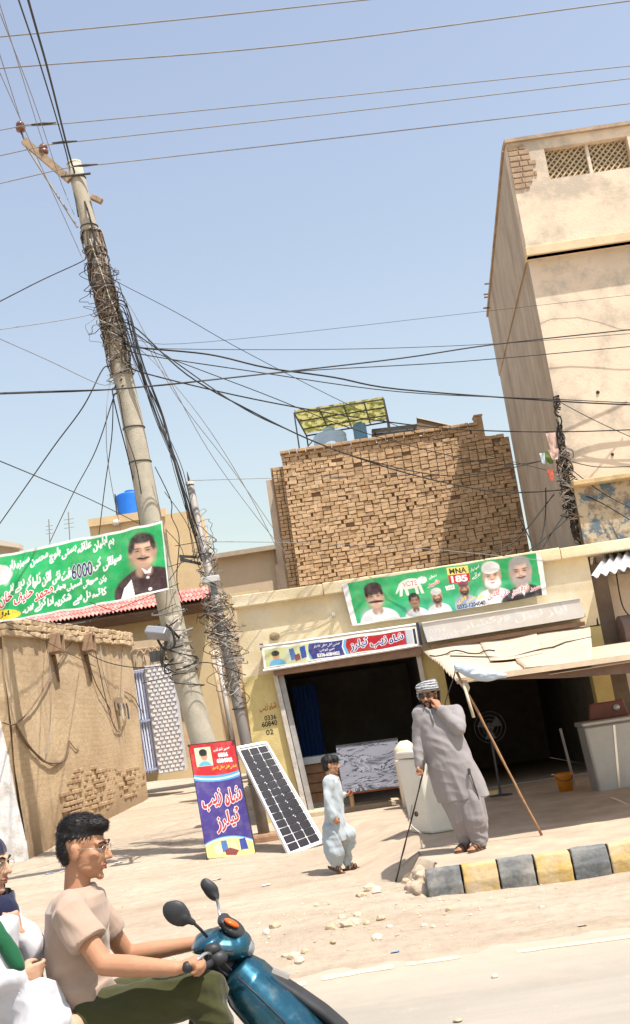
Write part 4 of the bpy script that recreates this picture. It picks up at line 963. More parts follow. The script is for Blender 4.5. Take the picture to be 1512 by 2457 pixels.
def side_px(x, y, off=.05):
    """point on the alley wall behind a picture point"""
    d = ray(x, y); lo, hi = 18.0, 33.0
    for _ in range(40):
        md = (lo+hi)/2; p = CAM + d*(md/d.y)
        if p.x > on_side(md, p.z).x: lo = md
        else: hi = md
    return CAM + d*(lo/d.y) + Vector((off,0,0))
for (x, y) in ((118,1546),(197,1545)):
    p = side_px(x, y, .0); q = MB(); s_ = .17
    for (dy, dz, sy, sz) in ((0,s_,.36,.05),(0,-s_,.36,.05),(-s_,0,.05,.36),(s_,0,.05,.36)): q.box(p+Vector((.1,dy,dz)), (.34,sy,sz))
    q.build('rain_spout', M('clay_box', (.33,.22,.14), .95, .2, 8, .5), ah, bevel=.01)
    q = MB(); q.box(p+Vector((.03,0,0)), (.05,.33,.33)); q.build('spout_hollow', DARK, ah)
    q = MB(); 
    pts = [side_px(x+6, y+28, .035), side_px(x+14, y+58, .03), side_px(x+21, y+92, .03)]
    q.tube(pts, [.05,.04,.015], 6); q.build('water_stain_groove', M('damp_streak', (.2,.13,.08), .97, .3, 9), ah)
RB = [M('bared_brick_%d'%i, c, .95, .2, 9, .8, 40) for i, c in enumerate(((.44,.3,.175),(.40,.275,.165),(.47,.34,.21),(.37,.245,.15)))]
for k in range(300):        # bricks bared near the foot of the wall
    xx = random.uniform(150, 345); yy = random.uniform(1840, 1985)
    base = lerp(2010, 1890, (xx-65)/290.0)
    if yy > base+6 or yy < base-105+30*nz(xx*.03, 2): continue
    p = side_px(xx, yy, -.02+random.uniform(0,.016)); p.z = round(p.z/.1)*.1 + (.0); p.y = round(p.y/.27)*.27 + (.13 if int(round(p.z/.1)) % 2 else 0)
    q = MB(); q.box(p, (.08, .24+random.uniform(-.03,.01), .078)); q.build('brick', random.choice(RB), ah, bevel=.012)
WIREB = M('black_cable', (.025,.023,.022), .6, .2); WIREG = M('grey_wire', (.22,.21,.2), .6, .2); WIREW = M('pale_cable2', (.45,.41,.35), .6, .2); WIRET = M('brown_cable', (.16,.11,.075), .7, .3)
for pts, r in (([(0,1735),(30,1738),(70,1700),(120,1620),(165,1545),(192,1505)], .014), ([(32,1738),(50,1775),(80,1810),(105,1830),(140,1830),(155,1810),(162,1780)], .02), ([(32,1738),(60,1785),(95,1822),(125,1838),(150,1822)], .014),
               ([(160,1778),(178,1800),(185,1790)], .01), ([(218,1535),(232,1600),(252,1690),(270,1745),(284,1755),(300,1720)], .012), ([(196,1555),(225,1640),(258,1700),(262,1725)], .012), ([(295,1660),(318,1675),(335,1705),(345,1685)], .012),
               ([(110,1565),(118,1650),(116,1740),(105,1810)], .008), ([(235,1520),(240,1600),(262,1680)], .007), ([(285,1690),(290,1560),(292,1545)], .008)):
    q = MB(); q.tube(smooth_path([side_px(x, y, .045) for x, y in pts], 5), r, 5); q.build('wall_cable', WIRET if r > .009 else WIREG, ah)
q = MB(); q.box(side_px(276,1690,.1), (.14,.25,.3)); q.build('junction_box', M('old_meter_box', (.3,.24,.17), .8, .4, 8), ah)
for k in range(4):
    q = MB(); p = side_px(266+k*7, 1690, .16); q.tube([p, p+Vector((.02,.02,-.12)), p+Vector((.03,-.03,-.3-.08*(k%2)))], .02, 6); q.build('fuse_stub', (IRON, WIREW, WIRET, IRON)[k], ah)

# ---- gate of the lane: corrugated leaf and tiled pillar
GY = 30.4
gt = thing('lane_gate', 'white and blue corrugated metal gate leaf beside the tiled pillar', 'gate', at(350,1852,GY))
g0, g1, g2, g3 = at(300,1612,GY), at(352,1604,GY), at(388,1850,GY), at(338,1858,GY); S6 = bilin(g0, g1, g2, g3)
q = MB(); NU, NV = 44, 2
q.add([S6(i/NU, j/NV)+Vector((0,.05*math.sin(i*1.1),0)) for j in range(NV+1) for i in range(NU+1)], [(j*(NU+1)+i, j*(NU+1)+i+1, (j+1)*(NU+1)+i+1, (j+1)*(NU+1)+i) for j in range(NV) for i in range(NU)])
o = q.build('gate_leaf', M('pale_blue_gate_paint', (.62,.66,.78), .6, .08, 4), gt); sm = o.modifiers.new('thick', 'SOLIDIFY'); sm.thickness = .01
for v in (.02,.5,.97): q = MB(); q.beam(S6(0,v)+Vector((0,-.08,0)), S6(1,v)+Vector((0,-.08,0)), .05, .06); q.build('gate_rail', M('gate_rail_blue', (.36,.41,.58), .6), gt)
tp = thing('tiled_pillar', 'gate pillar faced with small white tiles in a woven pattern', 'pillar', at(412,1850,GY))
t0, t1, t2, t3 = at(346,1598,GY-.15), at(411,1588,GY-.15), at(445,1848,GY-.15), at(382,1858,GY-.15); S7 = bilin(t0, t1, t2, t3)
q = MB(); q.prism([t0, t1, t2, t3], (0,.5,0)); q.build('pillar_core', M('grey_grout', (.5,.5,.53), .9, .1), tp)
tm = MB(); tm.box((0,0,0), (.098,.03,.062)); tms = [tm.mesh('tile', M('white_tile_%d'%k, c, .25, .04, 5, spec=.5)) for k, c in enumerate(((.74,.74,.75),(.68,.69,.72),(.78,.78,.77)))]
NR = 27
for j in range(NR):
    for i in range(5):
        u = (i+.5+(.4 if j % 2 else 0))/5.2; v = (j+.5)/NR
        if u > .97: continue
        p = S7(u, v); o = bpy.data.objects.new('tile', tms[(i*7+j*3)%3]); COL.objects.link(o); o.parent = tp; o.location = p-worg(tp)+Vector((0,-.02,0)); o.rotation_euler = (0, R_(0), 0)
# ---- lane house with red tiled eave
LHW = M('lane_house_cream', (.60,.47,.27), .92, .08, 1.5, .25, 25, stain=(.48,.4,.29), stain_amt=.5, stain_scale=1.4, thr=(.5,.68))
BEI = M('lane_house_beige', (.52,.4,.26), .92, .1, 1.5, .3, 25, stain=(.36,.28,.19), stain_amt=.6, stain_scale=1.8, thr=(.48,.66))
lh = thing('red_roofed_house', 'cream lane house with a red tiled eave behind the utility pole', 'building', (-4, 32, 0))
panel('wall', [(215,1475),(620,1415),(665,1850),(300,1880)], 32.0, .3, LHW, lh)
panel('arched_wall', [(316,1540),(412,1530),(420,1592),(322,1602)], 30.9, .2, BEI, lh)
for k in range(5):
    q = MB(); c0 = at(330+k*18, 1590-k*2.5, 30.88); q.tube([c0+Vector((.24*math.cos(t*math.pi/10), -.01, .38*math.sin(t*math.pi/10))) for t in range(11)], .018, 5); q.build('plaster_arc', BEI, lh)
eL, eR = at(40,1508,31), at(506,1437,31); rise = Vector((-.0, 1.25, .5))
TILE = [M('red_roof_tile_%d'%i, c, .7, .15, 6, .3, 40) for i, c in enumerate(((.60,.245,.21),(.66,.3,.26),(.54,.2,.17)))]
ed = (eR-eL); eln = ed.length; ncol = 48
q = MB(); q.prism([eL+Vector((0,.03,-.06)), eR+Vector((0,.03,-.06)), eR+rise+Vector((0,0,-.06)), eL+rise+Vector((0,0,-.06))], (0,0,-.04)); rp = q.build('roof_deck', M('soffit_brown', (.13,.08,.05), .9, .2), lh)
tq = MB(); tw = eln/ncol; dd = ed.normalized(); rn = rise.normalized(); nn = dd.cross(rn).normalized()
if nn.z < 0: nn = -nn
rl = .42
prof = [(-.5,0),(-.3,.05),(-.05,.065),(.2,.03),(.5,0)]
def tile_mesh():
    vs = []
    for s_ in (0, 1):
        for a, h in prof: vs.append(dd*(a*tw*1.02) + rn*(s_*(rl+.05)) + nn*(h+.02-s_*.03))
    for s_ in (0, 1):
        for a, h in prof: vs.append(dd*(a*tw*1.02) + rn*(s_*(rl+.05)) + nn*(h-.0-s_*.03))
    n_ = len(prof); fs = [(i, i+1, n_+i+1, n_+i) for i in range(n_-1)] + [(2*n_+i, i, i+1, 2*n_+i+1)[::-1] for i in range(n_-1)]
    return vs, fs
tv, tf = tile_mesh(); tms2 = []
for k in range(3):
    q = MB(); q.add(tv, tf); tms2.append(q.mesh('roof_tile', TILE[k]))
for j in range(3):
    for i in range(ncol):
        p = eL + dd*((i+.5)*tw) + rn*(j*rl); o = bpy.data.objects.new('roof_tile', tms2[random.choice((0,0,1,2))]); COL.objects.link(o); o.parent = rp; o.location = p - worg(rp)
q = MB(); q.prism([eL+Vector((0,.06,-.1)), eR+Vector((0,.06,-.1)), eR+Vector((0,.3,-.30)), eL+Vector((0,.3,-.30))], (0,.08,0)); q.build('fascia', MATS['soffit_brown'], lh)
# lane wall with pipes, beige door between the poles
lw = thing('lane_wall', 'beige lane wall with downpipes and a narrow ochre door behind the small pole', 'wall', at(560,1800,25))
panel('wall', [(500,1480),(600,1465),(650,1810),(545,1828)], 26, .3, BEI, lw)
panel('door', [(572,1642),(612,1637),(632,1742),(590,1750)], 25.9, .08, M('ochre_door', (.55,.38,.2), .8, .1), lw, bevel=.02)
panel('door_panel', [(583,1652),(606,1649),(622,1734),(598,1738)], 25.86, .05, M('ochre_door2', (.48,.32,.16), .8, .1), lw, bevel=.02)
for x0_, x1_, c in ((508,556,BEI),(520,566,GREYW),(602,640,M('rust_pipe', (.18,.1,.06), .8, .3))):
    q = MB(); a, b2 = at(x0_,1560,25.6), at(x1_,1815,25.6); q.tube([a, lerp(a,b2,.5), b2], .05, 8); q.build('downpipe', c, lw, smooth=True)
panel('low_plaster', [(440,1760),(500,1752),(508,1815),(450,1825)], 29.5, .2, MUDB, lw)
# roof house behind with the blue tank
yt = thing('rooftop_house', 'ochre rooftop block carrying the bright blue water tank', 'building', at(330,1420,38))
YT = M('ochre_rooftop', (.56,.42,.24), .92, .1, 1.2, .25, 20, stain=(.42,.32,.2), stain_amt=.5, stain_scale=1.4)
panel('wall', [(214,1262),(395,1236),(420,1420),(240,1445)], 38, 3, YT, yt); panel('wall', [(395,1235),(474,1222),(510,1420),(420,1432)], 37.2, 2, YT, yt)
panel('parapet', [(210,1246),(396,1219),(398,1238),(213,1264)], 37.9, .3, YT, yt)
q = MB(); q.ell(at(279,1254,37.85), (.14,.08,.11), seg=10, rings=7); q.build('vent_cap', GREYW, yt)
tank('water_tank', 'bright blue round water tank on the ochre rooftop behind the utility pole', 318, 1176, 1238, 38.6, .50, BLUEP)
for k, (x, y0, y1) in enumerate(((276,1186,1242),(281,1190,1242))): q = MB(); q.tube([at(x,y0,38.4), at(x+5,y1,38.4)], .025, 6); o = q.build('tank_pipe', IRON if k == 0 else WIREW); tag(o, ('dark iron pipe' if k == 0 else 'pale plastic pipe')+' rising beside the bright blue tank', 'pipe')
bh = thing('beige_house', 'plain beige house with a flat dark-edged roof beside the brick building', 'building', at(590,1420,36))
panel('wall', [(500,1338),(672,1312),(692,1440),(508,1468)], 36, 3, M('plain_beige', (.52,.4,.27), .92, .08, 1.2, .2, 20), bh)
panel('cornice', [(494,1332),(676,1304),(678,1314),(496,1343)], 35.7, .6, M('cornice_grey', (.36,.29,.21), .95, .15), bh)
panel('pilaster', [(656,1316),(668,1314),(682,1420),(668,1422)], 35.85, .2, M('pilaster_brown', (.22,.16,.11), .9), bh)
fh = thing('far_house', 'grey flat roofed house far behind the green banner', 'building', at(10,1330,44))
panel('wall', [(-60,1300),(42,1312),(46,1400),(-60,1420)], 44, 4, M('far_grey', (.42,.35,.27), .95, .1, 1), fh)
panel('roof_edge', [(-60,1286),(46,1304),(46,1314),(-60,1300)], 43.6, .6, M('far_grey2', (.5,.44,.36), .95, .1, 1), fh)
for (x, y0, y1, s_) in ((168,1228,1300,1),(120,1246,1310,.7)):
    e = thing('antenna', 'thin television antenna above the far roofs' , 'antenna', at(x,y1,44), 'antennas over the far roofs'); q = MB(); q.tube([at(x,y1,44), at(x-4*s_,y0,44)], .022, 5); q.build('mast', WIREG, e)
    for k in range(3): q = MB(); c0 = lerp(at(x-4*s_,y0,44), at(x,y1,44), .25+.14*k); q.tube([c0-Vector((.2*s_,0,0)), c0+Vector((.2*s_,0,0))], .012, 4); q.build('element', WIREG, e)

# ================================================================ UTILITY POLES
CONC = M('weathered_concrete', (.40,.365,.29), .92, .13, 5, .35, 40, stain=(.27,.235,.18), stain_amt=.6, stain_scale=2, stretch=(1,1,.2), thr=(.46,.68))
PY = 18.0
def pole_c(y):       # picture height -> axis of the pole
    xs_ = interp(y, [380,700,1000,1300,1600,1790,2050], [175,251,316,372,437,490,556]); return at(xs_, y, PY)
up = thing('utility_pole', 'tall leaning concrete utility pole wrapped in cables', 'utility pole', (pole_c(2060).x, PY, .1))
q = MB(); rr_ = []; ys_ = list(range(392, 2080, 60)) + [2080]
q.tube([pole_c(y) for y in ys_], [interp(y, [392,900,1400,1800,2080], [.125,.165,.185,.195,.21]) for y in ys_], 24); q.build('shaft', CONC, up, smooth=True)
q = MB(); p = pole_c(393); q.loft([(p+Vector((0,0,-.01)), .13,.13), (p+Vector((0,0,.03)), .12,.12)], 20); q.build('cap', M('pole_cap', (.5,.46,.36), .9), up)
STEELR = M('weathered_steel', (.33,.24,.16), .75, .3, 8, metal=.3)
q = MB(); q.beam(at(58,338,PY-.1), at(168,432,PY-.1), .1, .12); q.build('crossarm', STEELR, up)
PORC = M('brown_porcelain', (.16,.06,.04), .25, .25, 8, spec=.6)
for (x, y) in ((49,303),(104,357)):
    c0 = at(x, y, PY-.1); ax = Vector((0,0,1)); q = MB()
    q.loft([(c0+Vector((0,0,-.10)),.03,.03),(c0+Vector((0,0,-.085)),.075,.075),(c0+Vector((0,0,-.03)),.085,.085),(c0+Vector((0,0,-.02)),.05,.05),(c0+Vector((0,0,.0)),.05,.05),(c0+Vector((0,0,.01)),.075,.075),(c0+Vector((0,0,.05)),.07,.07),(c0+Vector((0,0,.085)),.04,.04)], 18)
    o = q.build('insulator', PORC, up, smooth=True); q = MB(); q.tube([c0+Vector((0,0,-.1)), c0+Vector((.05,0,-.28))], .018, 6); q.build('insulator_pin', IRON, up)
q = MB(); q.tube([at(62,350,PY-.12), at(186,545,PY-.2)], .02, 6); q.build('arm_brace', WIREG, up)
for y in (1028, 1110, 545, 428):
    p = pole_c(y); q = MB(); r_ = interp(y, [392,900,1400], [.125,.165,.185])+.006; q.tube([p+Vector((r_*math.cos(t*math.pi/12), r_*math.sin(t*math.pi/12), 0)) for t in range(25)], .012, 5); q.build('band', IRON, up)
q = MB(); p = pole_c(486); q.box(p+Vector((.24,-.05,.0)), (.2,.1,.09), Euler((0,R_(35),0)).to_matrix()); q.build('bracket', STEELR, up, bevel=.01)
q = MB(); p = pole_c(428); q.tube([p+Vector((-.25,-.14,0)), p+Vector((.25,-.14,-.02))], .02, 6); q.build('through_bolt', IRON, up)
q = MB(); p0, p1 = pole_c(1480), pole_c(1610)
vv = []
for j in range(9):
    c0 = lerp(p0, p1, j/8); 
    for i in range(9):
        a = math.pi*(1.38+.34*i/8); r_ = .205+.012*nz(i*.9, j*.8); vv.append(c0+Vector((r_*math.cos(a), r_*math.sin(a), 0)))
q.add(vv, [(j*9+i, j*9+i+1, (j+1)*9+i+1, (j+1)*9+i) for j in range(8) for i in range(8)]); q.build('pasted_paper', M('sun_bleached_paper', (.55,.5,.42), .9, .1), up, smooth=True)
SY = 18.3
def spole(y): return at(interp(y, [1160,1600,2030], [455,552,642]), y, SY)
sp = thing('small_pole', 'short grey steel service pole tangled with wires beside the concrete pole', 'utility pole', (spole(2035).x, SY, .1))
GALV = M('dull_galvanised', (.27,.25,.23), .65, .2, 6, metal=.35, stain=(.18,.12,.08), stain_amt=.6, stain_scale=3)
q = MB(); q.tube([spole(y) for y in (1165,1290,1291,1420,1421,1600,1800,2040)], [.062,.062,.072,.072,.085,.085,.088,.092], 16); q.build('shaft', GALV, sp, smooth=True)
q = MB(); p = spole(1165); q.tube([p, p+Vector((-.02,0,.24))], [.03,.005], 8); q.build('spike', IRON, sp)
q = MB(); p = spole(1163); q.loft([(p,.075,.075),(p+Vector((0,0,.05)),.07,.07)], 14); q.build('cap', GREYW, sp)
q = MB(); p = spole(1392); q.box(p+Vector((0,-.09,0)), (.3,.12,.1)); q.build('distribution_box', M('pale_box', (.5,.5,.5), .6, .2), sp, bevel=.01)
for y in (1330,1480,1700,1880): q = MB(); p = spole(y); q.tube([p+Vector((.1*math.cos(t*math.pi/10), .1*math.sin(t*math.pi/10), 0)) for t in range(21)], .012, 5); q.build('clamp', IRON, sp)
for k, y in enumerate((1335,1350,1352)): q = MB(); p = spole(y); q.beam(p+Vector((-.1,0,0)), p+Vector((-.42,-.05,.06+.04*k)), .04, .04); q.build('bracket_arm', IRON, sp)
q = MB(); p = Vector((-1.02-.42, 17.95, .12)); 
q.box((spole(2030).x+.02, SY+.05, .14), (.55,.4,.28)); q.build('footing', M('broken_footing', (.33,.2,.13), .95, .3, 6, .6), sp, bevel=.05)
# ---- tangles of cable
def tangle(name, axis_fn, y0, y1, rad, n, seed, mats, loose=1.0, label='', par=None, rr=(.006,.013), turn=1.0, spans=(20,90)):
    rnd_ = random.Random(seed); q = MB(); 
    for k in range(n):
        q.cur = rnd_.randrange(len(mats)); ya = rnd_.uniform(y0, y1); turns = rnd_.uniform(.3, 1.6)*turn*rnd_.choice((-1,1)); a0 = rnd_.uniform(0, 6.3); span = rnd_.uniform(*spans)*rnd_.choice((-1,1)); r0 = rad*rnd_.uniform(.85, 1.1+.55*loose*rnd_.random()**2)
        pts = []; N = 14
        for i in range(N+1):
            t = i/N; c0 = axis_fn(min(max(ya+span*t, y0), y1)); a = a0+turns*2*math.pi*t; r1 = r0*(1+loose*.4*math.sin(math.pi*t*rnd_.choice((1,1,2)))*rnd_.random()*.6)
            pts.append(c0+Vector((r1*math.cos(a), r1*math.sin(a), loose*.05*math.sin(t*7+k))))
        q.tube(smooth_path(pts, 2), rnd_.uniform(*rr), 4)
    return tag(q.build(name, mats, par, smooth=True), None, None, None, 'stuff')
tangle('cable_wrap', pole_c, 600, 900, .172, 70, 3, [WIRET, WIREB, WIREW, WIRET, WIRET], .45, par=up, rr=(.004,.009))
tangle('cable_wrap_dense', pole_c, 640, 790, .17, 50, 5, [WIRET, WIREW, WIRET, WIREB], .3, par=up, rr=(.004,.010))
tangle('cable_strands', pole_c, 560, 900, .172, 120, 6, [WIRET, WIRET, WIREW, WIREB, WIRET], .25, par=up, turn=.25, spans=(60,170))
tangle('loose_cable', pole_c, 640, 900, .22, 20, 9, [WIREB, WIREB, WIREG], 1.6, par=up, rr=(.004,.007))
tangle('loose_cable', pole_c, 1440, 1640, .23, 16, 12, [WIREB, WIREG], 1.3, par=up)
tangle('service_cable_coil', spole, 1240, 1640, .14, 46, 21, [WIREB, WIREG, WIREG, WIREW, WIRET], 2.2, par=sp, rr=(.0035,.007))
tangle('service_cable_coil', spole, 1440, 1560, .2, 24, 25, [WIREB, WIRET, WIREB, WIREW], 2.2, par=sp, rr=(.004,.008))
tangle('service_cable_coil', spole, 1560, 1720, .12, 16, 27, [WIREB, WIREG, WIREW], 1.8, par=sp, rr=(.0035,.007))
# floodlight clamped between the poles
fl = thing('floodlight', 'grey floodlight on an iron arm between the two poles', 'floodlight', at(375,1560,17.7))
p = at(378,1520,17.0); q = MB(); rot = Euler((R_(-35), R_(14), R_(-20))).to_matrix(); q.box(p, (.34,.2,.12), rot); q.build('lamp_housing', M('grey_alloy', (.25,.26,.28), .5, .1, metal=.5), fl, bevel=.015)
q = MB(); q.box(p+rot@Vector((0,0,.065)), (.3,.17,.012), rot); q.build('lens', M('lamp_glass', (.32,.36,.4), .15), fl)
q = MB(); q.tube(smooth_path([p+Vector((.1,.05,-.02)), at(398,1545,17.1), at(388,1580,17.7), at(392,1600,17.8)]), .028, 7); q.build('arm', IRON, fl)
q = MB(); q.tube(smooth_path([at(372,1520,17.05), at(392,1556,17.05), at(418,1550,17.05), at(414,1515,17.05), at(400,1500,17.1), at(430,1530,17.8)]), .02, 6); q.build('cable_coil', WIREB, fl)
q = MB(); q.box(at(373,1575,17.75), (.16,.12,.16)); q.build('driver_box', IRON, fl)
# ================================================================ WIRES
def wire(px, r, label, cat='cable', group=None, mat=WIREB, name='cable', k=6, tie=None):
    P_ = [at(x, y, Y) for x, y, Y in px]      # tie: fasten the first or last point to the concrete pole
    if tie == 0: P_ = [pole_c(px[0][1]-26)+Vector((.02,-.17,0)), pole_c(px[0][1]-12)+Vector((.16,-.09,0))] + P_[0:]
    if tie == 1: P_ = P_ + [pole_c(px[-1][1]-10)+Vector((-.16,-.09,0)), pole_c(px[-1][1]-24)+Vector((.0,-.18,0))]
    for e_, s_ in ((0, 1), (-1, -2)):        # lines that leave the view run on to their next support
        if px[e_][0] < -5 or px[e_][0] > 1520 or px[e_][1] < -2:
            d_ = (P_[e_]-P_[s_]).normalized(); x_ = P_[e_]+d_*9
            if x_.z > 2.5 and (x_.y < 20.4 or x_.x < 4): P_ = [x_]+P_ if e_ == 0 else P_+[x_]
    q = MB(); q.tube(smooth_path(P_, k), r, 5, caps=True)
    return tag(q.build(name, mat, smooth=True), label, cat, group)
G1 = 'power lines above the street'; L1 = ['highest free power line crossing the open sky above the pole top', 'second free power line crossing the open sky just below the highest one']
for px in ([(-30,91,15),(400,50,15),(900,-3,15)], [(-30,166,15),(700,108,15),(1540,-2,15)]): wire(px, .011, L1.pop(0), 'power line', G1, WIREG, 'power_line')
LPS = ['grey power line tied to the outer brown insulator', 'grey power line tied to the inner brown insulator', 'grey power line fixed to the pole top below the crossarm']; G2 = 'power lines held by the pole'
for px in ([(-30,318,17.4),(49,303,17.4),(170,295,17.4),(700,243,17.4),(1540,155,17.4)], [(-30,380,17.4),(60,360,17.4),(104,350,17.4),(170,341,17.4),(800,272,17.4),(1540,185,17.4)], [(-30,447,17.6),(165,402,17.6),(255,393,17.6),(800,332,17.6),(1540,245,17.6)]):
    wire(px, .0095, LPS.pop(0), 'power line', G2, WIREG, 'power_line')
for i, (x, y, L) in enumerate(((105,296,70),(155,340,60),(205,396,56))):
    q = MB(); a, b2 = at(x-30,y+3,17.38), at(x+30,y-2,17.38); q.tube([a, lerp(a,b2,.5), b2], [.01,.024,.01], 6); tag(q.build('line_splice', IRON, smooth=True), 'dark splice sleeve on the power line near the insulators', 'splice', 'splice sleeves on the power lines')
LQ = 'dark cable descending steeply from overhead to the top of the concrete pole'; G3 = 'cables dropping to the pole top'
for px, r, mt_ in (([(62,-20,12),(118,180,14.5),(172,392,17.7),(215,520,17.8),(232,610,17.8)], .016, WIREB), ([(38,-20,12),(95,150,14.5),(160,372,17.7),(188,520,17.8)], .011, WIREB), ([(-20,-20,12),(80,240,15),(140,420,17.7),(178,515,17.8)], .006, WIREG), ([(-20,70,12),(50,290,17.7)], .007, WIREG), ([(-20,130,13),(90,380,16),(180,580,17.7),(200,625,17.7)], .006, WIREG), ([(-10,-20,12),(105,350,17.7)], .006, WIREG)):
    wire(px, r, LQ, 'cable', G3, mt_)
LTS = ['thick black cable passing the pole and climbing across the tall building front', 'thinner black cable running just under the thick one that passes the pole', 'heaviest dark cable drooping from the pole tangle to the corner bundle of the tall building',
 'thin cable running beside the heaviest drooping one to the corner bundle', 'cable hanging in a low curve over the camouflage canopy', 'fine straight cable from the pole tangle to the tall building at mid height', 'fine cable starting at the top of the tangle and sloping across the brick wall',
 'thick cable sagging lowest in front of the bare brick wall', 'cable looping in front of the brick wall and rising to the torn rags', 'cable slanting past the canopy down to the torn rags on the tall building', 'hair-thin wire rising from the tangle past the side of the tall building']; G4 = 'cables between the pole and the tall building'
for px, r in (([(-30,946,15.5),(200,938,16.6),(345,928,17.1),(640,897,18),(960,860,19),(1190,826,20),(1540,788,20.4)], .013), ([(-30,944,15.6),(330,930,17.1),(700,892,18),(1100,868,19),(1540,829,20.3)], .009), ([(322,832,17.8),(500,850,17.8),(640,882,18),(800,905,18.6),(960,934,19.4),(1335,962,20.4),(1540,972,20.6)], .015),
              ([(330,848,17.8),(600,890,18),(960,940,19.3),(1335,958,20.4),(1540,968,20.6)], .009), ([(330,890,17.8),(520,938,17.8),(700,975,18.6),(900,1008,19.3),(1100,1030,20),(1330,1036,20.6),(1540,1030,20.6)], .012), ([(345,835,17.8),(800,838,19),(1180,825,20.5),(1540,798,20.6)], .006),
              ([(275,672,17.8),(420,748,17.8),(600,850,18.4),(900,1000,19.4),(1130,1080,20.3),(1380,1145,20.6)], .006), ([(330,790,17.8),(450,900,17.6),(600,985,18.2),(760,1062,18.8),(940,1125,19.4),(1100,1165,20),(1230,1182,20.3),(1390,1172,20.7)], .013), ([(325,800,17.8),(560,965,18),(700,1035,18.5),(850,1095,19),(1050,1140,20),(1190,1130,20.5),(1330,1098,20.7)], .01),
              ([(330,830,17.8),(620,940,18.3),(880,1040,19.3),(1180,1112,20.3),(1330,1100,20.7)], .008), ([(325,815,17.8),(500,820,18),(1180,745,20.5),(1540,705,20.6)], .004)):
    wire(px, r, LTS.pop(0), 'cable', G4, tie=0 if px[0][0] > 0 else None)
wire([(455,1153,17.9),(700,1146,24),(1000,1138,28.3)], .006, 'thin wire from the small pole tip to the brick wall', 'cable', None, WIREG)
wire([(470,1300,17.9),(690,1302,20),(1010,1316,19.5),(1330,1348,19.7)], .006, 'thin wire from the small pole passing over the green portraits banner', 'cable', None, WIREG)
LLS = ['taut black cable from the top of the pole tangle out over the alley', 'thin grey wire running nearly level from the middle of the pole tangle', 'thin grey wire coming down to the pole below the tangle', 'black cable slanting down across the open sky to the ochre rooftop block',
 'long slack cable from below the tangle to far beyond the green banner', 'slack cable dropping behind the green banner beside the antennas', 'cable dropping nearly straight behind the green banner by the rooftop block', 'thin grey drop wire beside the concrete pole shaft', 'black cable hugging the pole down towards the bright blue tank', 'second black cable hugging the pole, closest to its shaft']; G5 = 'cables going left from the concrete pole'
for px, r, mt_ in (([(-30,738,15),(100,672,16.5),(195,628,17.8)], .009, WIREB), ([(-30,795,15),(120,773,16.5),(212,756,17.8)], .006, WIREG), ([(-30,800,14),(110,862,16),(240,922,17.7)], .006, WIREG), ([(-30,1094,16),(100,1148,19),(220,1200,23),(345,1262,27)], .009, WIREB),
                   ([(-30,1298,22),(60,1170,20),(130,1070,18.5),(200,975,17.6),(245,888,17.8)], .011, WIREB), ([(120,1300,24),(175,1185,20.5),(230,1080,18.2),(272,955,17.8)], .009, WIREB), ([(232,1330,24),(250,1180,20),(268,1050,18),(272,955,17.8)], .009, WIREB), ([(300,1320,22),(262,1130,19),(255,1010,17.6),(262,930,17.8)], .006, WIREG),
                   ([(340,1280,19),(315,1130,17.8),(285,1010,17.8),(270,940,17.8)], .011, WIREB), ([(355,1300,18.5),(330,1130,17.6),(300,1030,17.7),(285,940,17.7)], .009, WIREB)):
    wire(px, r, LLS.pop(0), 'cable', G5, mt_, tie=1 if px[-1][2] > 17.1 and px[-1][1] < 1000 else None)
LB_ = 'black cable in the bundle sloping from the concrete pole to the small pole'; G6 = 'bundle of cables between the two poles'
for i in range(11):
    o1 = random.uniform(-10,12); o2 = random.uniform(-16,14); o3 = random.uniform(-14,12)
    wire([(300+o1,720+random.uniform(-20,60),17.75),(332+o1,850+random.uniform(-10,20),17.7),(385+o2,1000,17.8),(430+o3,1130,17.6),(478+o1,1270+random.uniform(0,90),17.75)], random.choice((.006,.009,.012)), LB_, 'cable', G6, tie=0)
for px, r in (([(372,1120,17.8),(410,1200,17.8),(412,1240,17.8),(430,1290,17.4),(425,1400,17.5),(450,1470,17.7)], .008), ([(395,1180,17.8),(450,1260,17.5),(470,1340,17.7)], .006), ([(398,1270,17.8),(440,1330,17.5),(400,1400,17.4)], .006)): wire(px, r, LB_, 'cable', G6)
LR = 'thin cable falling from the concrete pole past the small pole to the shop roof'; G7 = 'cables falling from the pole to the shop roof'
for px in ([(310,732,17.8),(400,900,18),(500,1080,19),(600,1220,19.6),(700,1345,20)], [(345,820,17.8),(430,960,18),(560,1130,19.2),(690,1318,20)], [(350,850,17.8),(480,1000,18),(600,1190,19),(705,1400,20)]): wire(px, .006, LR, 'cable', G7, WIREG, tie=0)
LS = 'cable sagging over the alley in front of the mud wall'; G8 = 'cables sagging across the alley'
for px, r in (([(195,1560,19),(260,1590,18.6),(340,1602,18.2),(440,1590,17.6)], .008), ([(340,1640,19),(400,1625,18.4),(470,1610,17.7)], .006), ([(40,1480,17),(170,1500,17.5),(260,1470,18),(430,1400,17.6)], .006), ([(215,1445,17),(330,1480,17.6),(420,1450,17.5)], .006), ([(0,1490,17),(90,1530,18),(230,1600,18.5)], .005), ([(420,1310,17.4),(480,1300,17.8)], .006), ([(405,1360,17.4),(500,1330,17.8)], .006), ([(440,1600,17.5),(500,1590,17.7),(590,1620,18)], .008)):
    wire(px, r, LS, 'cable', G8)
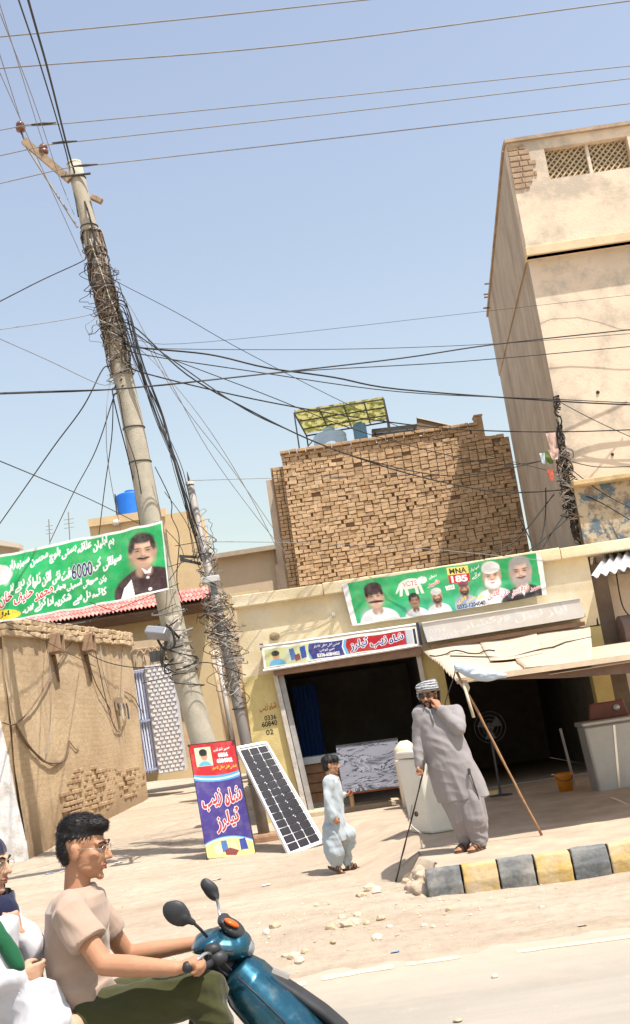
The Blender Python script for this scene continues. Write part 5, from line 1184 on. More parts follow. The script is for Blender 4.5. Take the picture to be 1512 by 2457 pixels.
# bundle and rag on the corner of the tall building
cb = thing('corner_cables', 'dark cable bundle with torn rags down the corner of the tall building', 'cables', at(1390,1330,20.5))
def tcorner(y): return at(interp(y, [940,1100,1200,1330], [1333,1352,1366,1392]), y, 20.62)
tangle('cable_bundle', tcorner, 955, 1330, .05, 60, 41, [WIREB, WIRET, WIREB], .6, par=cb, rr=(.01,.018))
tangle('cable_bundle', tcorner, 1090, 1240, .12, 40, 43, [WIREB, WIRET, WIREG, WIREW], 1.2, par=cb)
q = MB()
for k, (x, y, w_, h_, c_) in enumerate(((1325,1060,.18,.34,0),(1318,1098,.22,.24,1),(1303,1100,.1,.2,2),(1322,1140,.12,.2,3),(1330,1090,.2,.2,0))):
    p = at(x, y, 20.45-.02*k); q.cur = c_; vv = []
    for j in range(6):
        for i in range(6): vv.append(p+Vector(((i/5-.5)*w_*(1-.1*j)+.03*nz(i,j,k), .06*nz(i*.8,j*.7,k*3), (.5-j/5)*h_+.03*nz(i*2,j*2,k))))
    q.add(vv, [(j*6+i, j*6+i+1, (j+1)*6+i+1, (j+1)*6+i) for j in range(5) for i in range(5)])
q.build('torn_rag', [M('pink_rag', (.55,.38,.32), .9), M('green_rag', (.12,.17,.05), .9), M('pale_rag2', (.5,.56,.62), .9), M('red_rag', (.5,.12,.08), .9)], cb, smooth=True)
for px in ([(1310,1170,20.5),(1308,1250,20.6),(1290,1330,20.3)], [(1380,1200,20.6),(1330,1270,20.4),(1285,1345,20.2)], [(1390,1210,20.6),(1345,1260,20.4),(1260,1330,20.2)], [(1240,1230,20.6),(1270,1290,20.6),(1285,1330,20.4)], [(1180,1320,20.1),(1240,1295,20.3),(1330,1185,20.6)]):
    wire(px, .012, 'black cable hanging against the shaded side of the tall building', 'cable', 'cables against the tall building')
LC = 'cable leaving the tall building corner across its cream front'; G9 = 'cables across the cream front'
for px, r in (([(1335,960,20.6),(1430,1010,20.6),(1540,1060,20.7)], .008), ([(1345,1100,20.6),(1430,1120,20.6),(1540,1118,20.6)], .009), ([(1350,1110,20.6),(1450,1185,20.4),(1540,1230,20.2)], .009), ([(1355,1172,20.6),(1440,1205,20.4),(1540,1265,20.2)], .011), ([(1380,1150,20.6),(1460,1168,20.6),(1540,1165,20.6)], .008), ([(1412,1330,20.2),(1420,1400,20.1),(1435,1500,20)], .02), ([(1470,1310,20.1),(1490,1440,19.9),(1512,1480,19.8)], .012)):
    wire(px, r, LC, 'cable', G9)
q = MB(); rs_ = random.Random(5)     # dry twigs and wire ends on the shop roof edge
for k in range(34):
    x = rs_.uniform(1000, 1300); y = 1395-.155*(x-1000)*.9 - rs_.uniform(0, 12); a = at(x, y, 20.1); ln = rs_.uniform(.15,.5); an = rs_.uniform(-1.2,1.2)
    q.tube(smooth_path([a, a+Vector((ln*.5*math.sin(an), rs_.uniform(-.1,.1), ln*.5*math.cos(an))), a+Vector((ln*math.sin(an*1.5), rs_.uniform(-.2,.2), ln*.8*math.cos(an*1.3)))], 3), rs_.uniform(.004,.01), 4)
tag(q.build('dry_twigs', [WIRET], smooth=True), 'dry brown twigs and wire ends on the shop roof edge', 'twigs', kind='stuff')

# ================================================================ BIG GREEN BANNER ON THE POLE
cv = Canvas(500, 180, (.012,.36,.105)); cv.asp = 2.75
cv.ell(.3,.2,.4,.5,(.02,.42,.13),.9, alpha=.5); cv.ell(.6,.9,.4,.4,(.01,.30,.09),.9, alpha=.5)
# wide sheet: left fifth lies outside the photograph
X = lambda x: (x+120)/520.0
face(cv, X(345),.36,.44,(.60,.37,.26),(.02,.015,.012),(.045,.02,.025), mous=(.02,.015,.012))
cv.poly([(X(282),1),(X(292),.82),(X(312),.72),(X(318),1)],WS); cv.poly([(X(400),.72),(1,.74),(1,1),(X(395),1)],(.045,.02,.025))
cv.poly([(X(338),.60),(X(352),.66),(X(364),.60),(X(360),.70),(X(346),.70)],WS); cv.ell(X(352),.76,.008,.02,WS,.2); cv.ell(X(355),.93,.009,.024,WS,.2)
cv.text('ہم اہلیان علاقہ بستی بلوچ محسن سبزہ زار', X(20),.07,X(278),.27, WHT, (.55,.68,.6), 1, .01, rise=.05)
cv.text('سپلائی کی', X(224),.30,X(292),.5, WHT, (.5,.62,.55), 1, .02); cv.text('6000', X(172),.32,X(222),.52,(.04,.04,.14),WHT,1,.02)
cv.text('فٹ نئی لائن ڈلوا کر دینے پر', X(20),.34,X(170),.57, WHT, (.5,.62,.55), 1, .02)
cv.text('رکن صوبائی اسمبلی پنجاب', X(126),.53,X(252),.70, WHT, (.5,.62,.55), 1, .02)
cv.text('محمد حنیف خان پتافی', X(-50),.53,X(126),.81,(.48,.03,.03),WHT,2,.03)
cv.text('کا تہہ دل سے شکریہ ادا کرتے ہیں۔', X(52),.72,X(250),.93, WHT, (.5,.62,.55), 1, .02)
cv.ell(X(-5),.9,.10,.09,(.76,.55,.02),.06); cv.text('اہل', X(-12),.83,X(20),.95,(.03,.03,.02),None,0,.04); cv.text('منجانب', X(16),.84,X(40),.92,(.1,.08,.02),None,0,.0)
cv.ell(X(-18),.28,.09,.15,(.6,.58,.6),.1); cv.ell(X(-30),.25,.03,.1,(.25,.2,.2),.5); cv.ell(X(12),.3,.02,.12,(.7,.68,.7),.6)
cv.poly([(0,0),(1,0),(1,.035),(0,.03)],(.68,.7,.68)); cv.poly([(0,.975),(1,.97),(1,1),(0,1)],(.68,.7,.68)); cv.poly([(.994,0),(1,0),(1,1),(.994,1)],(.6,.66,.6))
YB = 16.9
a, b2, c, d = at(-120,1352,YB), at(389,1249,YB+.25), at(406,1414,YB+.25), at(-120,1510,YB); S8 = bilin(a, b2, c, d)
def bsag(u, v): return S8(u, v) + Vector((0, .05*math.sin(u*8+v*1.5)*math.sin(math.pi*min(1,u*1.02)) + .02*nz(u*16, v*4), .06*math.sin(math.pi*u)**2*(1-v)*.4 - .10*math.sin(math.pi*u)*(1-abs(v-.5)) + .02*nz(u*11, v*2, 7)))
bn = thing('cloth_banner', 'large green political banner with one moustached portrait tied to the concrete pole', 'banner', at(140,1480,YB))
sheet('banner_sheet', cv, bsag, MPRINT('printed_large_banner'), bn)
for p, q_ in ((b2, pole_c(1262)), (c, pole_c(1418))): q = MB(); q.tube([p, lerp(p,q_,.6)+Vector((0,-.16,0)), q_+Vector((.19,-.08,0))], .008, 5); q.build('tie_rope', WIREW, bn)

# ================================================================ STANDING BANNER
cv = Canvas(150, 330, BLU); cv.asp = .42
DBL = (.06,.04,.22)
cv.a[:] = DBL
cv.poly([(0,0),(1,0),(1,.3),(0,.3)], (.47,.02,.028)); cv.ell(.5,.18,.9,.165,(.08,.33,.6),.02, clip=lambda x,y:(y>.2)); cv.ell(.5,.165,.85,.165,(.6,.75,.82),.02, clip=lambda x,y:(y>.2)); cv.ell(.5,.15,.85,.165,(.08,.33,.6),.02, clip=lambda x,y:(y>.2)); cv.ell(.5,.125,.95,.165,(.47,.02,.028),.02)
cv.poly([(0,0),(1,0),(1,.2),(0,.2)], (.47,.02,.028))
cv.poly([(.1,.03),(.46,.03),(.46,.2),(.1,.2)],(.62,.66,.45)); cv.ell(.28,.215,.15,.06,(.1,.4,.62),.1, clip=lambda x,y:y<.198); cv.ell(.29,.11,.075,.042,(.5,.28,.18),.1); cv.ell(.28,.075,.09,.03,(.02,.02,.02),.2); cv.ell(.28,.095,.085,.015,(.02,.02,.02),.4)
cv.text('محمد شاہ زیب', .52,.045,.88,.085,WHT,None,0,.03); cv.text('0336', .6,.095,.82,.135,WHT,None,0,.06); cv.text('6084002', .55,.145,.9,.185,WHT,None,0,.06); cv.text('جینٹس اعلی سلائی کا مرکز', .42,.205,.97,.25,(.78,.55,.04),None,0,.03)
cv.text('شاہ زیب', .08,.40,.95,.60,(.45,.03,.04),WHT,2,.03); cv.text('ٹیلرز', .3,.58,.82,.80,(.45,.03,.04),WHT,2,.03)
cv.ell(.5,1.04,.78,.215,(.12,.42,.7),.02); cv.ell(.5,1.05,.78,.215,(.75,.8,.8),.02); cv.ell(.5,1.06,.78,.215,(.68,.62,.24),.02)
for pts, col in (([(.16,.9),(.3,.87),(.34,.96),(.22,.98)],(.5,.58,.45)), ([(.33,.86),(.45,.86),(.47,.95),(.34,.96)],(.08,.17,.42)), ([(.5,.88),(.62,.86),(.66,.95),(.54,.97)],(.66,.56,.36)), ([(.72,.86),(.85,.855),(.88,.95),(.72,.955)],(.045,.07,.32)), ([(.38,.945),(.5,.925),(.68,.955),(.6,.995),(.4,.985)],(.22,.05,.05))): cv.poly(pts, col)
a, b2, c, d = at(453,1789,17.35), at(560,1777,17.35), at(613,2049,17.1), at(498,2061,17.1)
dz_ = ground_z(-1.9,17.1)-min(c.z,d.z); S9 = bilin(a, b2, c, d)
st = thing('standing_banner', 'narrow red and purple tailor banner stretched on a frame before the poles', 'banner', ((c.x+d.x)/2, 17.1, min(c.z,d.z)))
sheet('banner_sheet', cv, lambda u, v: S9(u, v)+Vector((0, .015*math.sin(v*7+u*2)+.02*math.sin(math.pi*u)*math.sin(math.pi*v), 0)), MPRINT('printed_stand_banner'), st)
for p0, p1 in ((a,d),(b2,c),(a,b2),(d,c),(a,c)):
    q = MB(); q.beam(p0+Vector((0,.05,0)), p1+Vector((0,.05,0)), .025, .025, up=(0,1,0)); q.build('frame_bar', IRON, st)
for p0 in (a, b2, c, d): q = MB(); q.ell(p0+Vector((0,-.01,0)), (.02,.012,.02), seg=8, rings=5); q.build('corner_knot', IRON, st)
q = MB(); q.tube([lerp(a,b2,.5)+Vector((0,.06,-.2)), Vector(((c.x+d.x)/2, 17.75, ground_z(-1.9,17.75)))], .013, 6); q.build('rear_prop', IRON, st)
# ================================================================ SOLAR PANEL
pBL, pBR, pTR, pTL = at(695,2053,16.45), at(776,2021,16.85), at(638,1783,17.75), at(569,1796,17.6)
so = thing('solar_panel', 'white framed solar panel of dark cells leaning against the small pole', 'solar panel', (pBL.x, pBL.y, pBL.z))
nrm = (pBR-pBL).cross(pTL-pBL).normalized(); nrm = -nrm if nrm.y > 0 else nrm
S10 = bilin(pTL, pTR, pBR, pBL); th_ = -nrm*.035
q = MB(); q.prism([pTL, pTR, pBR, pBL], th_); q.build('backing_sheet', M('white_backsheet', (.7,.7,.69), .5, .03), so)
AL = M('aluminium_frame', (.78,.78,.78), .35, .04, metal=.4)
for p0, p1 in ((pTL,pTR),(pTR,pBR),(pBR,pBL),(pBL,pTL)): q = MB(); q.beam(p0+nrm*.0, p1+nrm*.0, .03, .05, up=nrm); q.build('frame_rail', AL, so)
CELL = M('dark_silicon_cell', (.02,.019,.025), .55, .2, 5, spec=.12)
NC, NR2 = 3, 14
for i in range(NC):
    for j in range(NR2):
        u0, u1 = .045+(i+.05)*.91/NC, .045+(i+.95)*.91/NC; v0, v1 = .022+(j+.06)*.956/NR2, .022+(j+.94)*.956/NR2
        q = MB(); q.prism([S10(u0,v0)+nrm*.003, S10(u1,v0)+nrm*.003, S10(u1,v1)+nrm*.003, S10(u0,v1)+nrm*.003], nrm*.003); o = q.build('cell', CELL, so)
# ================================================================ FREEZER, TABLE
WHP = M('dusty_white_enamel', (.66,.63,.55), .45, .06, 3, stain=(.5,.43,.33), stain_amt=.5, stain_scale=2)
def frz(p): return p
f0 = gz(1036,2002,.305); f1 = gz(1120,1988,.305)
fz = thing('chest_freezer', 'white chest freezer standing behind the man on the pavement', 'freezer', f0)
tl_ = at(990,1822,f0.y); Hf = tl_.z-f0.z; ex = Vector((.46,.06,0)); ey = Vector((-.22,.55,0)); ln = Vector((tl_.x-f0.x,0,0))*.55
q = MB(); base = [f0, f0+ex, f0+ex+ey, f0+ey]; top = [p+ln+Vector((0,0,Hf)) for p in base]
q.add(base+top, [(3,2,1,0),(4,5,6,7),(0,1,5,4),(1,2,6,5),(2,3,7,6),(3,0,4,7)]); q.build('cabinet', WHP, fz, bevel=.03)
q = MB(); lid = [p+Vector((0,0,.008))+(-(ex+ey)*.015 if k == 0 else Vector((0,0,0))) for k, p in enumerate(top)]; q.prism(lid, (0,0,.09)); q.build('lid', WHP, fz, bevel=.025)
q = MB(); q.beam(f0+ln*.9+ex*.3+Vector((0,-.035,Hf*.93)), f0+ln*.9+ex*.55+Vector((0,-.035,Hf*.93)), .03, .03); q.build('handle', IRON, fz)
q = MB(); q.tube(smooth_path([f0+ey*.5+Vector((-.06,0,.35)), f0+ey*.4+Vector((-.14,-.05,.15)), f0+ey*.2+Vector((-.07,-.1,.02))]), .01, 5); q.build('power_cord', WIREW, fz)
jp = at(968,1830,18.6); jg = thing('water_cooler', 'cream insulated water cooler with a round lid beside the marble table', 'water cooler', (jp.x+.05, 18.6, .3))
zt_ = at(965,1778,18.6).z; q = MB(); xx_ = jp.x+.06; q.loft([((xx_,18.6,.28),.17,.17),((xx_,18.6,zt_-.35),.19,.19),((xx_,18.6,zt_-.33),.2,.2),((xx_,18.6,zt_-.28),.2,.2)], 24); q.build('cooler_body', WHP, jg, smooth=True)
q = MB(); q.loft([((xx_,18.6,zt_-.28),.195,.195),((xx_,18.6,zt_-.1),.17,.17),((xx_,18.6,zt_-.03),.1,.1),((xx_,18.6,zt_),.06,.06)], 24); q.build('cooler_lid', M('cream_plastic', (.68,.62,.48), .45), jg, smooth=True)
mt, n, l, b_, tc = _nodes('grey_marble_print')
mp = n.new('ShaderNodeMapping'); mp.inputs['Rotation'].default_value = (0, R_(-38), 0); l.new(tc.outputs['Object'], mp.inputs['Vector'])
t = n.new('ShaderNodeTexNoise'); t.inputs['Scale'].default_value = 1.9; t.inputs['Detail'].default_value = 7; t.inputs['Roughness'].default_value = .62; t.inputs['Distortion'].default_value = .9; l.new(mp.outputs[0], t.inputs['Vector'])
mp.inputs['Scale'].default_value = (.8, 1, 3.0)
e_ = _ramp(n, l, t.outputs[0], .36, .62); e_.color_ramp.elements[0].color = (.03,.032,.045,1); e_.color_ramp.elements[1].color = (.22,.22,.255,1)
for ps, cc in ((.41,(.11,.115,.14,1)),(.45,(.2,.2,.235,1)),(.485,(.30,.30,.335,1)),(.497,(.02,.02,.028,1)),(.515,(.025,.025,.033,1)),(.53,(.2,.2,.235,1))):
    el = e_.color_ramp.elements.new(ps); el.color = cc
l.new(e_.outputs[0], b_.inputs['Base Color']); b_.inputs['Roughness'].default_value = .25
MARB = mt
mtb = thing('marble_table', 'table with a tilted grey marble patterned front panel at the tailor shop step', 'table', at(890,1920,19.4))
qd = [at(806,1792,19.35), at(954,1773,19.35), at(971,1884,19.2), at(824,1904,19.2)]; q = MB(); q.prism(qd, (0,.03,0)); q.build('marble_panel', MARB, mtb, org=at(890,1850,19.3))
q = MB(); q.beam(qd[0]+Vector((0,-.005,.01)), qd[1]+Vector((0,-.005,.01)), .02, .02); q.build('top_edge', IRON, mtb)
LW = M('raw_pine', (.5,.33,.18), .8, .15, 7, .2, 40)
zst = at(850,1935,19.6).z
for (x, y, yy) in ((840,1902,19.45),(968,1882,19.45),(842,1900,20.1),(960,1884,20.1)):
    p = at(x, y, yy); q = MB(); q.beam(p+Vector((0,0,.3)), Vector((p.x+.01, yy, .385)), .06, .06, up=(0,1,0)); q.build('leg', LW, mtb)
q = MB(); q.beam(at(826,1904,19.4), at(972,1885,19.4), .04, .05); q.build('apron', M('red_wood', (.36,.15,.08), .8), mtb)
q = MB(); q.box((at(885,1800,19.7).x, 19.78, at(885,1800,19.7).z-.05), (1.05,.75,.04)); q.build('table_top', LW, mtb)
# ================================================================ PEOPLE
SKA = MSKIN('skin_tan', (.40,.215,.125)); SKB = MSKIN('skin_brown', (.36,.185,.105)); SKR = MSKIN('skin_light_tan', (.41,.215,.125)); SKP = MSKIN('skin_pale', (.5,.3,.2))
HAIRB = MHAIR('black_hair', (.012,.010,.009)); EYEW = M('eye_white', (.6,.58,.55), .3, .02); EYED = M('eye_dark', (.02,.012,.008), .2, .05); LIP = MSKIN('lips', (.36,.14,.1))
def frame3(f, up=(0,0,1)):
    f = Vector(f).normalized(); r = f.cross(Vector(up)).normalized(); u = r.cross(f).normalized(); return f, r, u
def head_prims(q, c, f, s=1.0, neck=None, nr=(.05,.058)):
    f, r, u = frame3(f); c = Vector(c); R3 = Matrix((r, f, u)).transposed(); P = lambda a, b, d: c + (r*a + f*b + u*d)*s
    E = lambda a, b, d, x, y, z: q.ell(P(a,b,d), (x*s, y*s, z*s), R3, 18, 12)
    E(0,-.014,.034,.075,.095,.088); E(0,.022,-.02,.064,.074,.088); E(0,.036,-.072,.046,.046,.04); E(0,.074,-.100,.020,.016,.016)
    q.cap(P(0,.088,.018), P(0,.112,-.022), .0085*s, .0125*s, 10)
    for k in (-1, 1):
        E(k*.011,.098,-.028,.009,.010,.008); E(k*.042,.055,-.014,.022,.026,.022); E(k*.077,-.008,-.006,.010,.020,.033); E(k*.082,-.014,.008,.008,.014,.018)
        q.cap(P(k*.012,.090,.030), P(k*.046,.074,.030), .010*s, .009*s, 10); E(k*.04,.025,-.062,.022,.035,.03)
    q.cap(P(-.018,.088,-.054), P(.018,.088,-.054), .0062*s, .0062*s, 8); q.cap(P(-.015,.087,-.066), P(.015,.087,-.066), .0075*s, .0075*s, 8)
    if neck is not None: q.cap(P(0,-.025,-.05), neck, nr[0]*s, nr[1]*s)
    return P, R3
def eyes(par, P, R3, s, brow=HAIRB):
    q = MB()
    for k in (-1, 1): q.ell(P(k*.031,.079,.010), (.0135*s,.009*s,.0075*s), R3, 10, 8)
    q.build('eyeballs', EYEW, par, smooth=True)
    q = MB()
    for k in (-1, 1): q.ell(P(k*.031,.0865,.010), (.0065*s,.004*s,.0065*s), R3, 10, 8)
    q.build('irises', EYED, par, smooth=True)
    q = MB()
    for k in (-1, 1): q.tube([P(k*.012,.098,.029), P(k*.03,.094,.036), P(k*.05,.078,.031)], [.0045*s,.006*s,.003*s], 6)
    q.build('eyebrows', brow, par, smooth=True)
    q = MB()
    for k in (-1, 1): q.tube([P(k*.017,.088,.014), P(k*.031,.091,.019), P(k*.045,.080,.013)], .0025*s, 5)
    q.build('eyelashes', EYED, par, smooth=True)
    q = MB(); q.tube([P(-.024,.086,-.056), P(-.010,.0945,-.053), P(.010,.0945,-.053), P(.024,.086,-.056)], [.003*s,.005*s,.005*s,.003*s], 6); q.tube([P(-.02,.086,-.062), P(0,.0955,-.066), P(.02,.086,-.062)], [.003*s,.0065*s,.003*s], 6); q.build('lips', LIP, par, smooth=True)
def hand_prims(q, wrist, d, n, side, s=1.0, curl=.9, tcurl=.5):
    """d: towards the knuckles, n: the way the palm faces, side: the thumb side"""
    d = Vector(d).normalized(); n = Vector(n); n = (n - d*n.dot(d)).normalized(); sd = Vector(side); sd = (sd - d*sd.dot(d) - n*sd.dot(n)).normalized(); w_ = Vector(wrist)
    K = lambda a, b, c: w_ + (sd*a + d*b + n*c)*s
    for o_, L, k in ((.028,.072,0),(.010,.080,1),(-.008,.075,2),(-.025,.058,3)):
        kn = K(o_, .085-.004*k, -.004); q.cap(K(o_*.55,.01,0), kn, .0155*s, .0115*s, 8)
        a = curl*(.75+.12*k); p = kn; seg = (.45,.32,.23); ang = 0
        for j, sg in enumerate(seg):
            ang += a*(1.0,1.1,.8)[j]; v = d*math.cos(ang) + n*math.sin(ang); p2 = p + v*L*sg*s; q.cap(p, p2, (.0102-.0012*j)*s, (.0092-.0012*j)*s, 8); p = p2
    q.ell(K(0,.048,.004), (.034*s,.034*s,.034*s)) if False else None
    q.cap(K(.012,.02,.004), K(.006,.06,.003), .021*s, .02*s, 8); q.cap(K(-.012,.02,.004), K(-.01,.06,.003), .019*s, .018*s, 8)
    b0 = K(.022,.022,.006); b1 = K(.046,.048,.016); b2 = b1 + (d*(.03*math.cos(tcurl)) + n*(.03*math.sin(tcurl)) - sd*.004)*s; b3 = b2 + (d*(.024*math.cos(tcurl*1.8)) + n*(.024*math.sin(tcurl*1.8)) - sd*.010)*s
    q.cap(b0, b1, .0155*s, .0125*s, 8); q.cap(b1, b2, .012*s, .0105*s, 8); q.cap(b2, b3, .0105*s, .0085*s, 8)
def fold(amp, fx=11, fz=2.6, big=.0):
    def f(p, n_):
        v = nz(p.x*fx+3*nz(p.x*2,p.z*2,1), p.y*fx, p.z*fz)
        return amp*(abs(v)*2-.35) + big*nz(p.x*3.2, p.y*3.2, p.z*2.2)
    return f
def strands(hair, par, n, flow, length, seed, mat=HAIRB, wid=.0011, lift=.25):
    """locks of hair growing out of the hair mass: tapering ribbons combed along flow(point, normal)"""
    rs = random.Random(seed); me_ = hair.data; org_ = worg(hair); q = MB(); nv = len(me_.vertices); no = [Vector(v.vector) for v in me_.vertex_normals]
    for _ in range(n):
        i = rs.randrange(nv); nn = no[i]; p = Vector(me_.vertices[i].co)+org_; f = flow(p, nn); f = f - nn*f.dot(nn)
        if f.length < 1e-3: continue
        f.normalize(); f = (f + Vector((rs.gauss(0,.22), rs.gauss(0,.22), rs.gauss(0,.22)))).normalized(); sd_ = f.cross(nn).normalized(); L = length*rs.uniform(.5,1.25); w_ = wid*rs.uniform(.7,1.6)
        a = p - nn*.001; b_1 = p + f*L*.5 + nn*L*lift*.5; c_1 = p + f*L + nn*L*lift*rs.uniform(-.1,.5)
        q.add([a-sd_*w_, a+sd_*w_, b_1+sd_*w_*.8, b_1-sd_*w_*.8, c_1], [(0,1,2,3),(3,2,4)])
    return tag(q.build('hair_strands', mat, par, smooth=True), kind='stuff')
# ---------------------------------------------------------------- man on the phone, leaning on a cane
YM = 12.33
def m3(x, y, dy=0.0): return at((1000+x/4.913)/1.0582, (1680+y/4.913)/1.0582, YM+dy)
fl_, fr_ = m3(880,2285,.06), m3(1060,2330,-.10)
ZP = .297
man_o = Vector((m3(980,2330).x, YM, ZP))
q = MB(); HC = m3(432,432,0); hf = (-.42,-1,-.10)
P, R3 = head_prims(q, HC, hf, 1.06, m3(462,600,.03), (.055,.066))
q.loft([(m3(470,585,.03),.07,.06),(m3(510,640,.02),.17,.09),(m3(545,760,.02),.19,.12),(m3(600,950,0),.20,.15),(m3(680,1250,0),.20,.15),(m3(770,1520,0),.18,.13),(m3(800,1600,0),.15,.11)], 20)
sL, eL_, wL = m3(335,640), m3(312,960,.02), m3(325,1305,-.06)
sR, eR_, wR = m3(775,640), m3(815,830,-.20), m3(575,585,-.17)
q.chain([sL, eL_, wL], [.06,.045,.03]); q.chain([sR, eR_, wR], [.06,.047,.031])
q.chain([m3(720,1560), m3(830,1940,-.02), m3(900,2270,.04)], [.09,.062,.042]); q.chain([m3(880,1560), m3(1010,1930,-.06), m3(1075,2270,-.06)], [.09,.062,.042])
for heel, toe, an in ((m3(905,2295,.05), m3(815,2335,-.05), m3(900,2270,.04)), (m3(1095,2310,-.04), m3(985,2362,-.18), m3(1075,2270,-.06))):
    heel.z = ZP+.045; toe.z = ZP+.032; q.cap(heel, toe, .036, .030); q.cap(an, lerp(heel, toe, .25), .04, .036)
    dv = (toe-heel).normalized(); sv = dv.cross(Vector((0,0,1)))
    for k in range(5): q.cap(toe+sv*(.03-.015*k), toe+sv*(.034-.017*k)+dv*(.045-.004*abs(k-1)), .0115, .009, 8)
hand_prims(q, wL, m3(312,1400,-.1)-wL, Vector((.6,-.6,-.1)), Vector((.3,-1,0)), 1.08, 1.05, .8)
hand_prims(q, wR, m3(505,455,-.12)-wR, Vector((-.35,.9,.1)), Vector((-.9,-.2,-.5)), 1.05, .5, .4)
man = blob(q, 'person', SKB, None, .0058, 3, org=man_o)
tag(man, 'stout man in grey tunic and trousers with checked turban, phoning and leaning on a cane', 'person')
eyes(man, P, R3, 1.06)
q = MB()         # sunglasses
for k in (-1, 1): q.ell(P(k*.033,.094,.008), (.027,.007,.019), R3, 14, 8); q.tube([P(k*.058,.085,.014), P(k*.082,.03,.014), P(k*.084,-.01,.008)], .0035, 5)
q.tube([P(-.012,.1,.014), P(.012,.1,.014)], .003, 5); q.build('sunglasses', M('dark_lens', (.012,.011,.011), .12, .05, spec=.6), man, smooth=True)
q = MB()         # short beard and moustache
for k in (-1, 1): q.chain([P(k*.072,.01,-.03), P(k*.062,.03,-.075), P(k*.035,.062,-.105), P(0,.078,-.116)], [.012,.016,.017,.018], 8); q.cap(P(0,.103,-.041), P(k*.032,.088,-.052), .009, .006, 8); q.cap(P(k*.034,.088,-.055), P(k*.028,.078,-.095), .007, .010, 8)
blob(q, 'beard', HAIRB, man, .0045, 1, lambda p, n_: .003*nz(p.x*90,p.y*90,p.z*90))
q = MB(); q.ell(P(0,-.012,.055), (.083,.103,.085), R3); blob(q, 'hair', HAIRB, man, .007, 1, keep=lambda p: (p-P(0,0,0)).dot(Vector((0,0,1))) > -.045 and (p-P(0,0,0)).dot(frame3(hf)[0]) < .055)
# turban of wound checked cloth
mt, n, l, b_, tc = _nodes('checked_scarf')
wv = n.new('ShaderNodeTexWave'); wv.inputs['Scale'].default_value = 11; wv.bands_direction = 'Z'; wv.inputs['Distortion'].default_value = 3; wv.inputs['Detail'].default_value = 3; l.new(tc.outputs['Object'], wv.inputs['Vector'])
w2 = _noise(n, l, tc, 38, 4, .6); c = _mix(n, l, _ramp(n, l, wv.outputs[0], .38, .6).outputs[0], (.05,.053,.06), (.43,.43,.425)); c = _mix(n, l, _ramp(n, l, w2.outputs[0], .45, .6, (0,0,0,1), (.6,.6,.6,1)).outputs[0], c, (.32,.33,.35))
l.new(c, b_.inputs['Base Color']); b_.inputs['Roughness'].default_value = .95; _bump(n, l, b_, w2.outputs[0], .8, .01)
SCF = mt; q = MB(); q.ell(P(0,-.012,.092), (.098,.114,.058), R3)
for k in range(6):
    pts = []; zz = .058+.016*k; rx_ = .101-.004*abs(k-2)-.012*(k > 4); a_off = k*.9
    for i in range(25):
        a = 2*math.pi*i/24; pts.append(P(rx_*math.cos(a), -.012+(rx_+.017)*math.sin(a), zz+.014*math.sin(a+a_off)))
    q.tube(pts, .0165, 8)
q.cap(P(.085,.05,.06), P(.10,.02,.012), .018, .012); q.cap(P(.1,.02,.02), P(.098,-.01,-.03), .014, .01)
blob(q, 'turban', SCF, man, .006, 2, lambda p, n_: .005*nz(p.x*30,p.y*30,p.z*70))
KAM = MCLOTH('grey_tunic_cloth', (.25,.23,.23), .22, 5, (1,1,.25)); SHA = MCLOTH('grey_trouser_cloth', (.235,.215,.215), .3, 7, (1,1,.35))
q = MB(); rr = []
for (x, y, hw, ry) in ((458,560,58,.065),(500,600,165,.105),(545,660,245,.14),(580,800,262,.17),(610,950,262,.2),(655,1100,272,.215),(700,1250,285,.215),(752,1400,305,.205),(822,1560,322,.195),(880,1715,322,.185)):
    rr.append((m3(x,y), hw/1155, ry))
q.loft(rr, 36)
q.chain([sL, m3(312,940,.02), m3(328,1285,-.06)], [.088,.074,.058]); q.chain([sR, m3(805,825,-.18), m3(600,612,-.16)], [.092,.08,.058]); q.cap(m3(355,640), m3(755,640), .085, .09)
def kfold(p, n_):
    t = sstep(1.5, .8, p.z); return t*(.030*(.32-abs(nz(p.x*7+p.z*1.6, p.y*6, p.z*.8))*1.5)) + .012*(.3-abs(nz(p.x*6+p.z*5, p.y*7, p.z*5))*1.4) + .007*(1-t)*nz(p.x*15+p.z*9, p.y*12, p.z*11)
km = blob(q, 'tunic', KAM, man, .0085, 5, kfold)
q = MB(); q.tube([m3(400,578,-.07), m3(440,612,-.10), m3(490,598,-.09), m3(520,570,-.05)], .016, 8); q.tube([m3(455,610,-.115), m3(500,760,-.165)], .010, 6); q.build('collar', KAM, man, smooth=True)
q = MB(); q.tube([m3(935,1330,-.20), m3(985,1480,-.19), m3(1030,1610,-.18), m3(1065,1722,-.17)], [.006,.006,.007,.006], 6); q.build('side_slit', M('slit_shade', (.05,.045,.045), .95), man)  # dark tube puts the shade inside the tunic slit into colour
q = MB(); q.box(m3(942,1372,-.215), (.03,.02,.065)); q.build('phone_pouch', IRON, man, bevel=.005)
q = MB(); q.chain([m3(720,1580), m3(760,1720,-.02), m3(830,1950,-.02), m3(895,2225,.04)], [.15,.145,.11,.07]); q.chain([m3(900,1580,-.02), m3(960,1740,-.05), m3(1010,1950,-.06), m3(1070,2225,-.06)], [.15,.15,.135,.085])
blob(q, 'trousers', SHA, man, .0085, 4, lambda p, n_: .028*(.3-abs(nz(p.x*9+p.z*2.5, p.y*8, p.z*1.8))*1.5) + .016*sstep(.8,.4,p.z)*(.3-abs(nz(p.x*7+p.z*6, p.y*7, p.z*13))*1.4))
SOLE = M('brown_sandal', (.10,.055,.035), .6, .2)
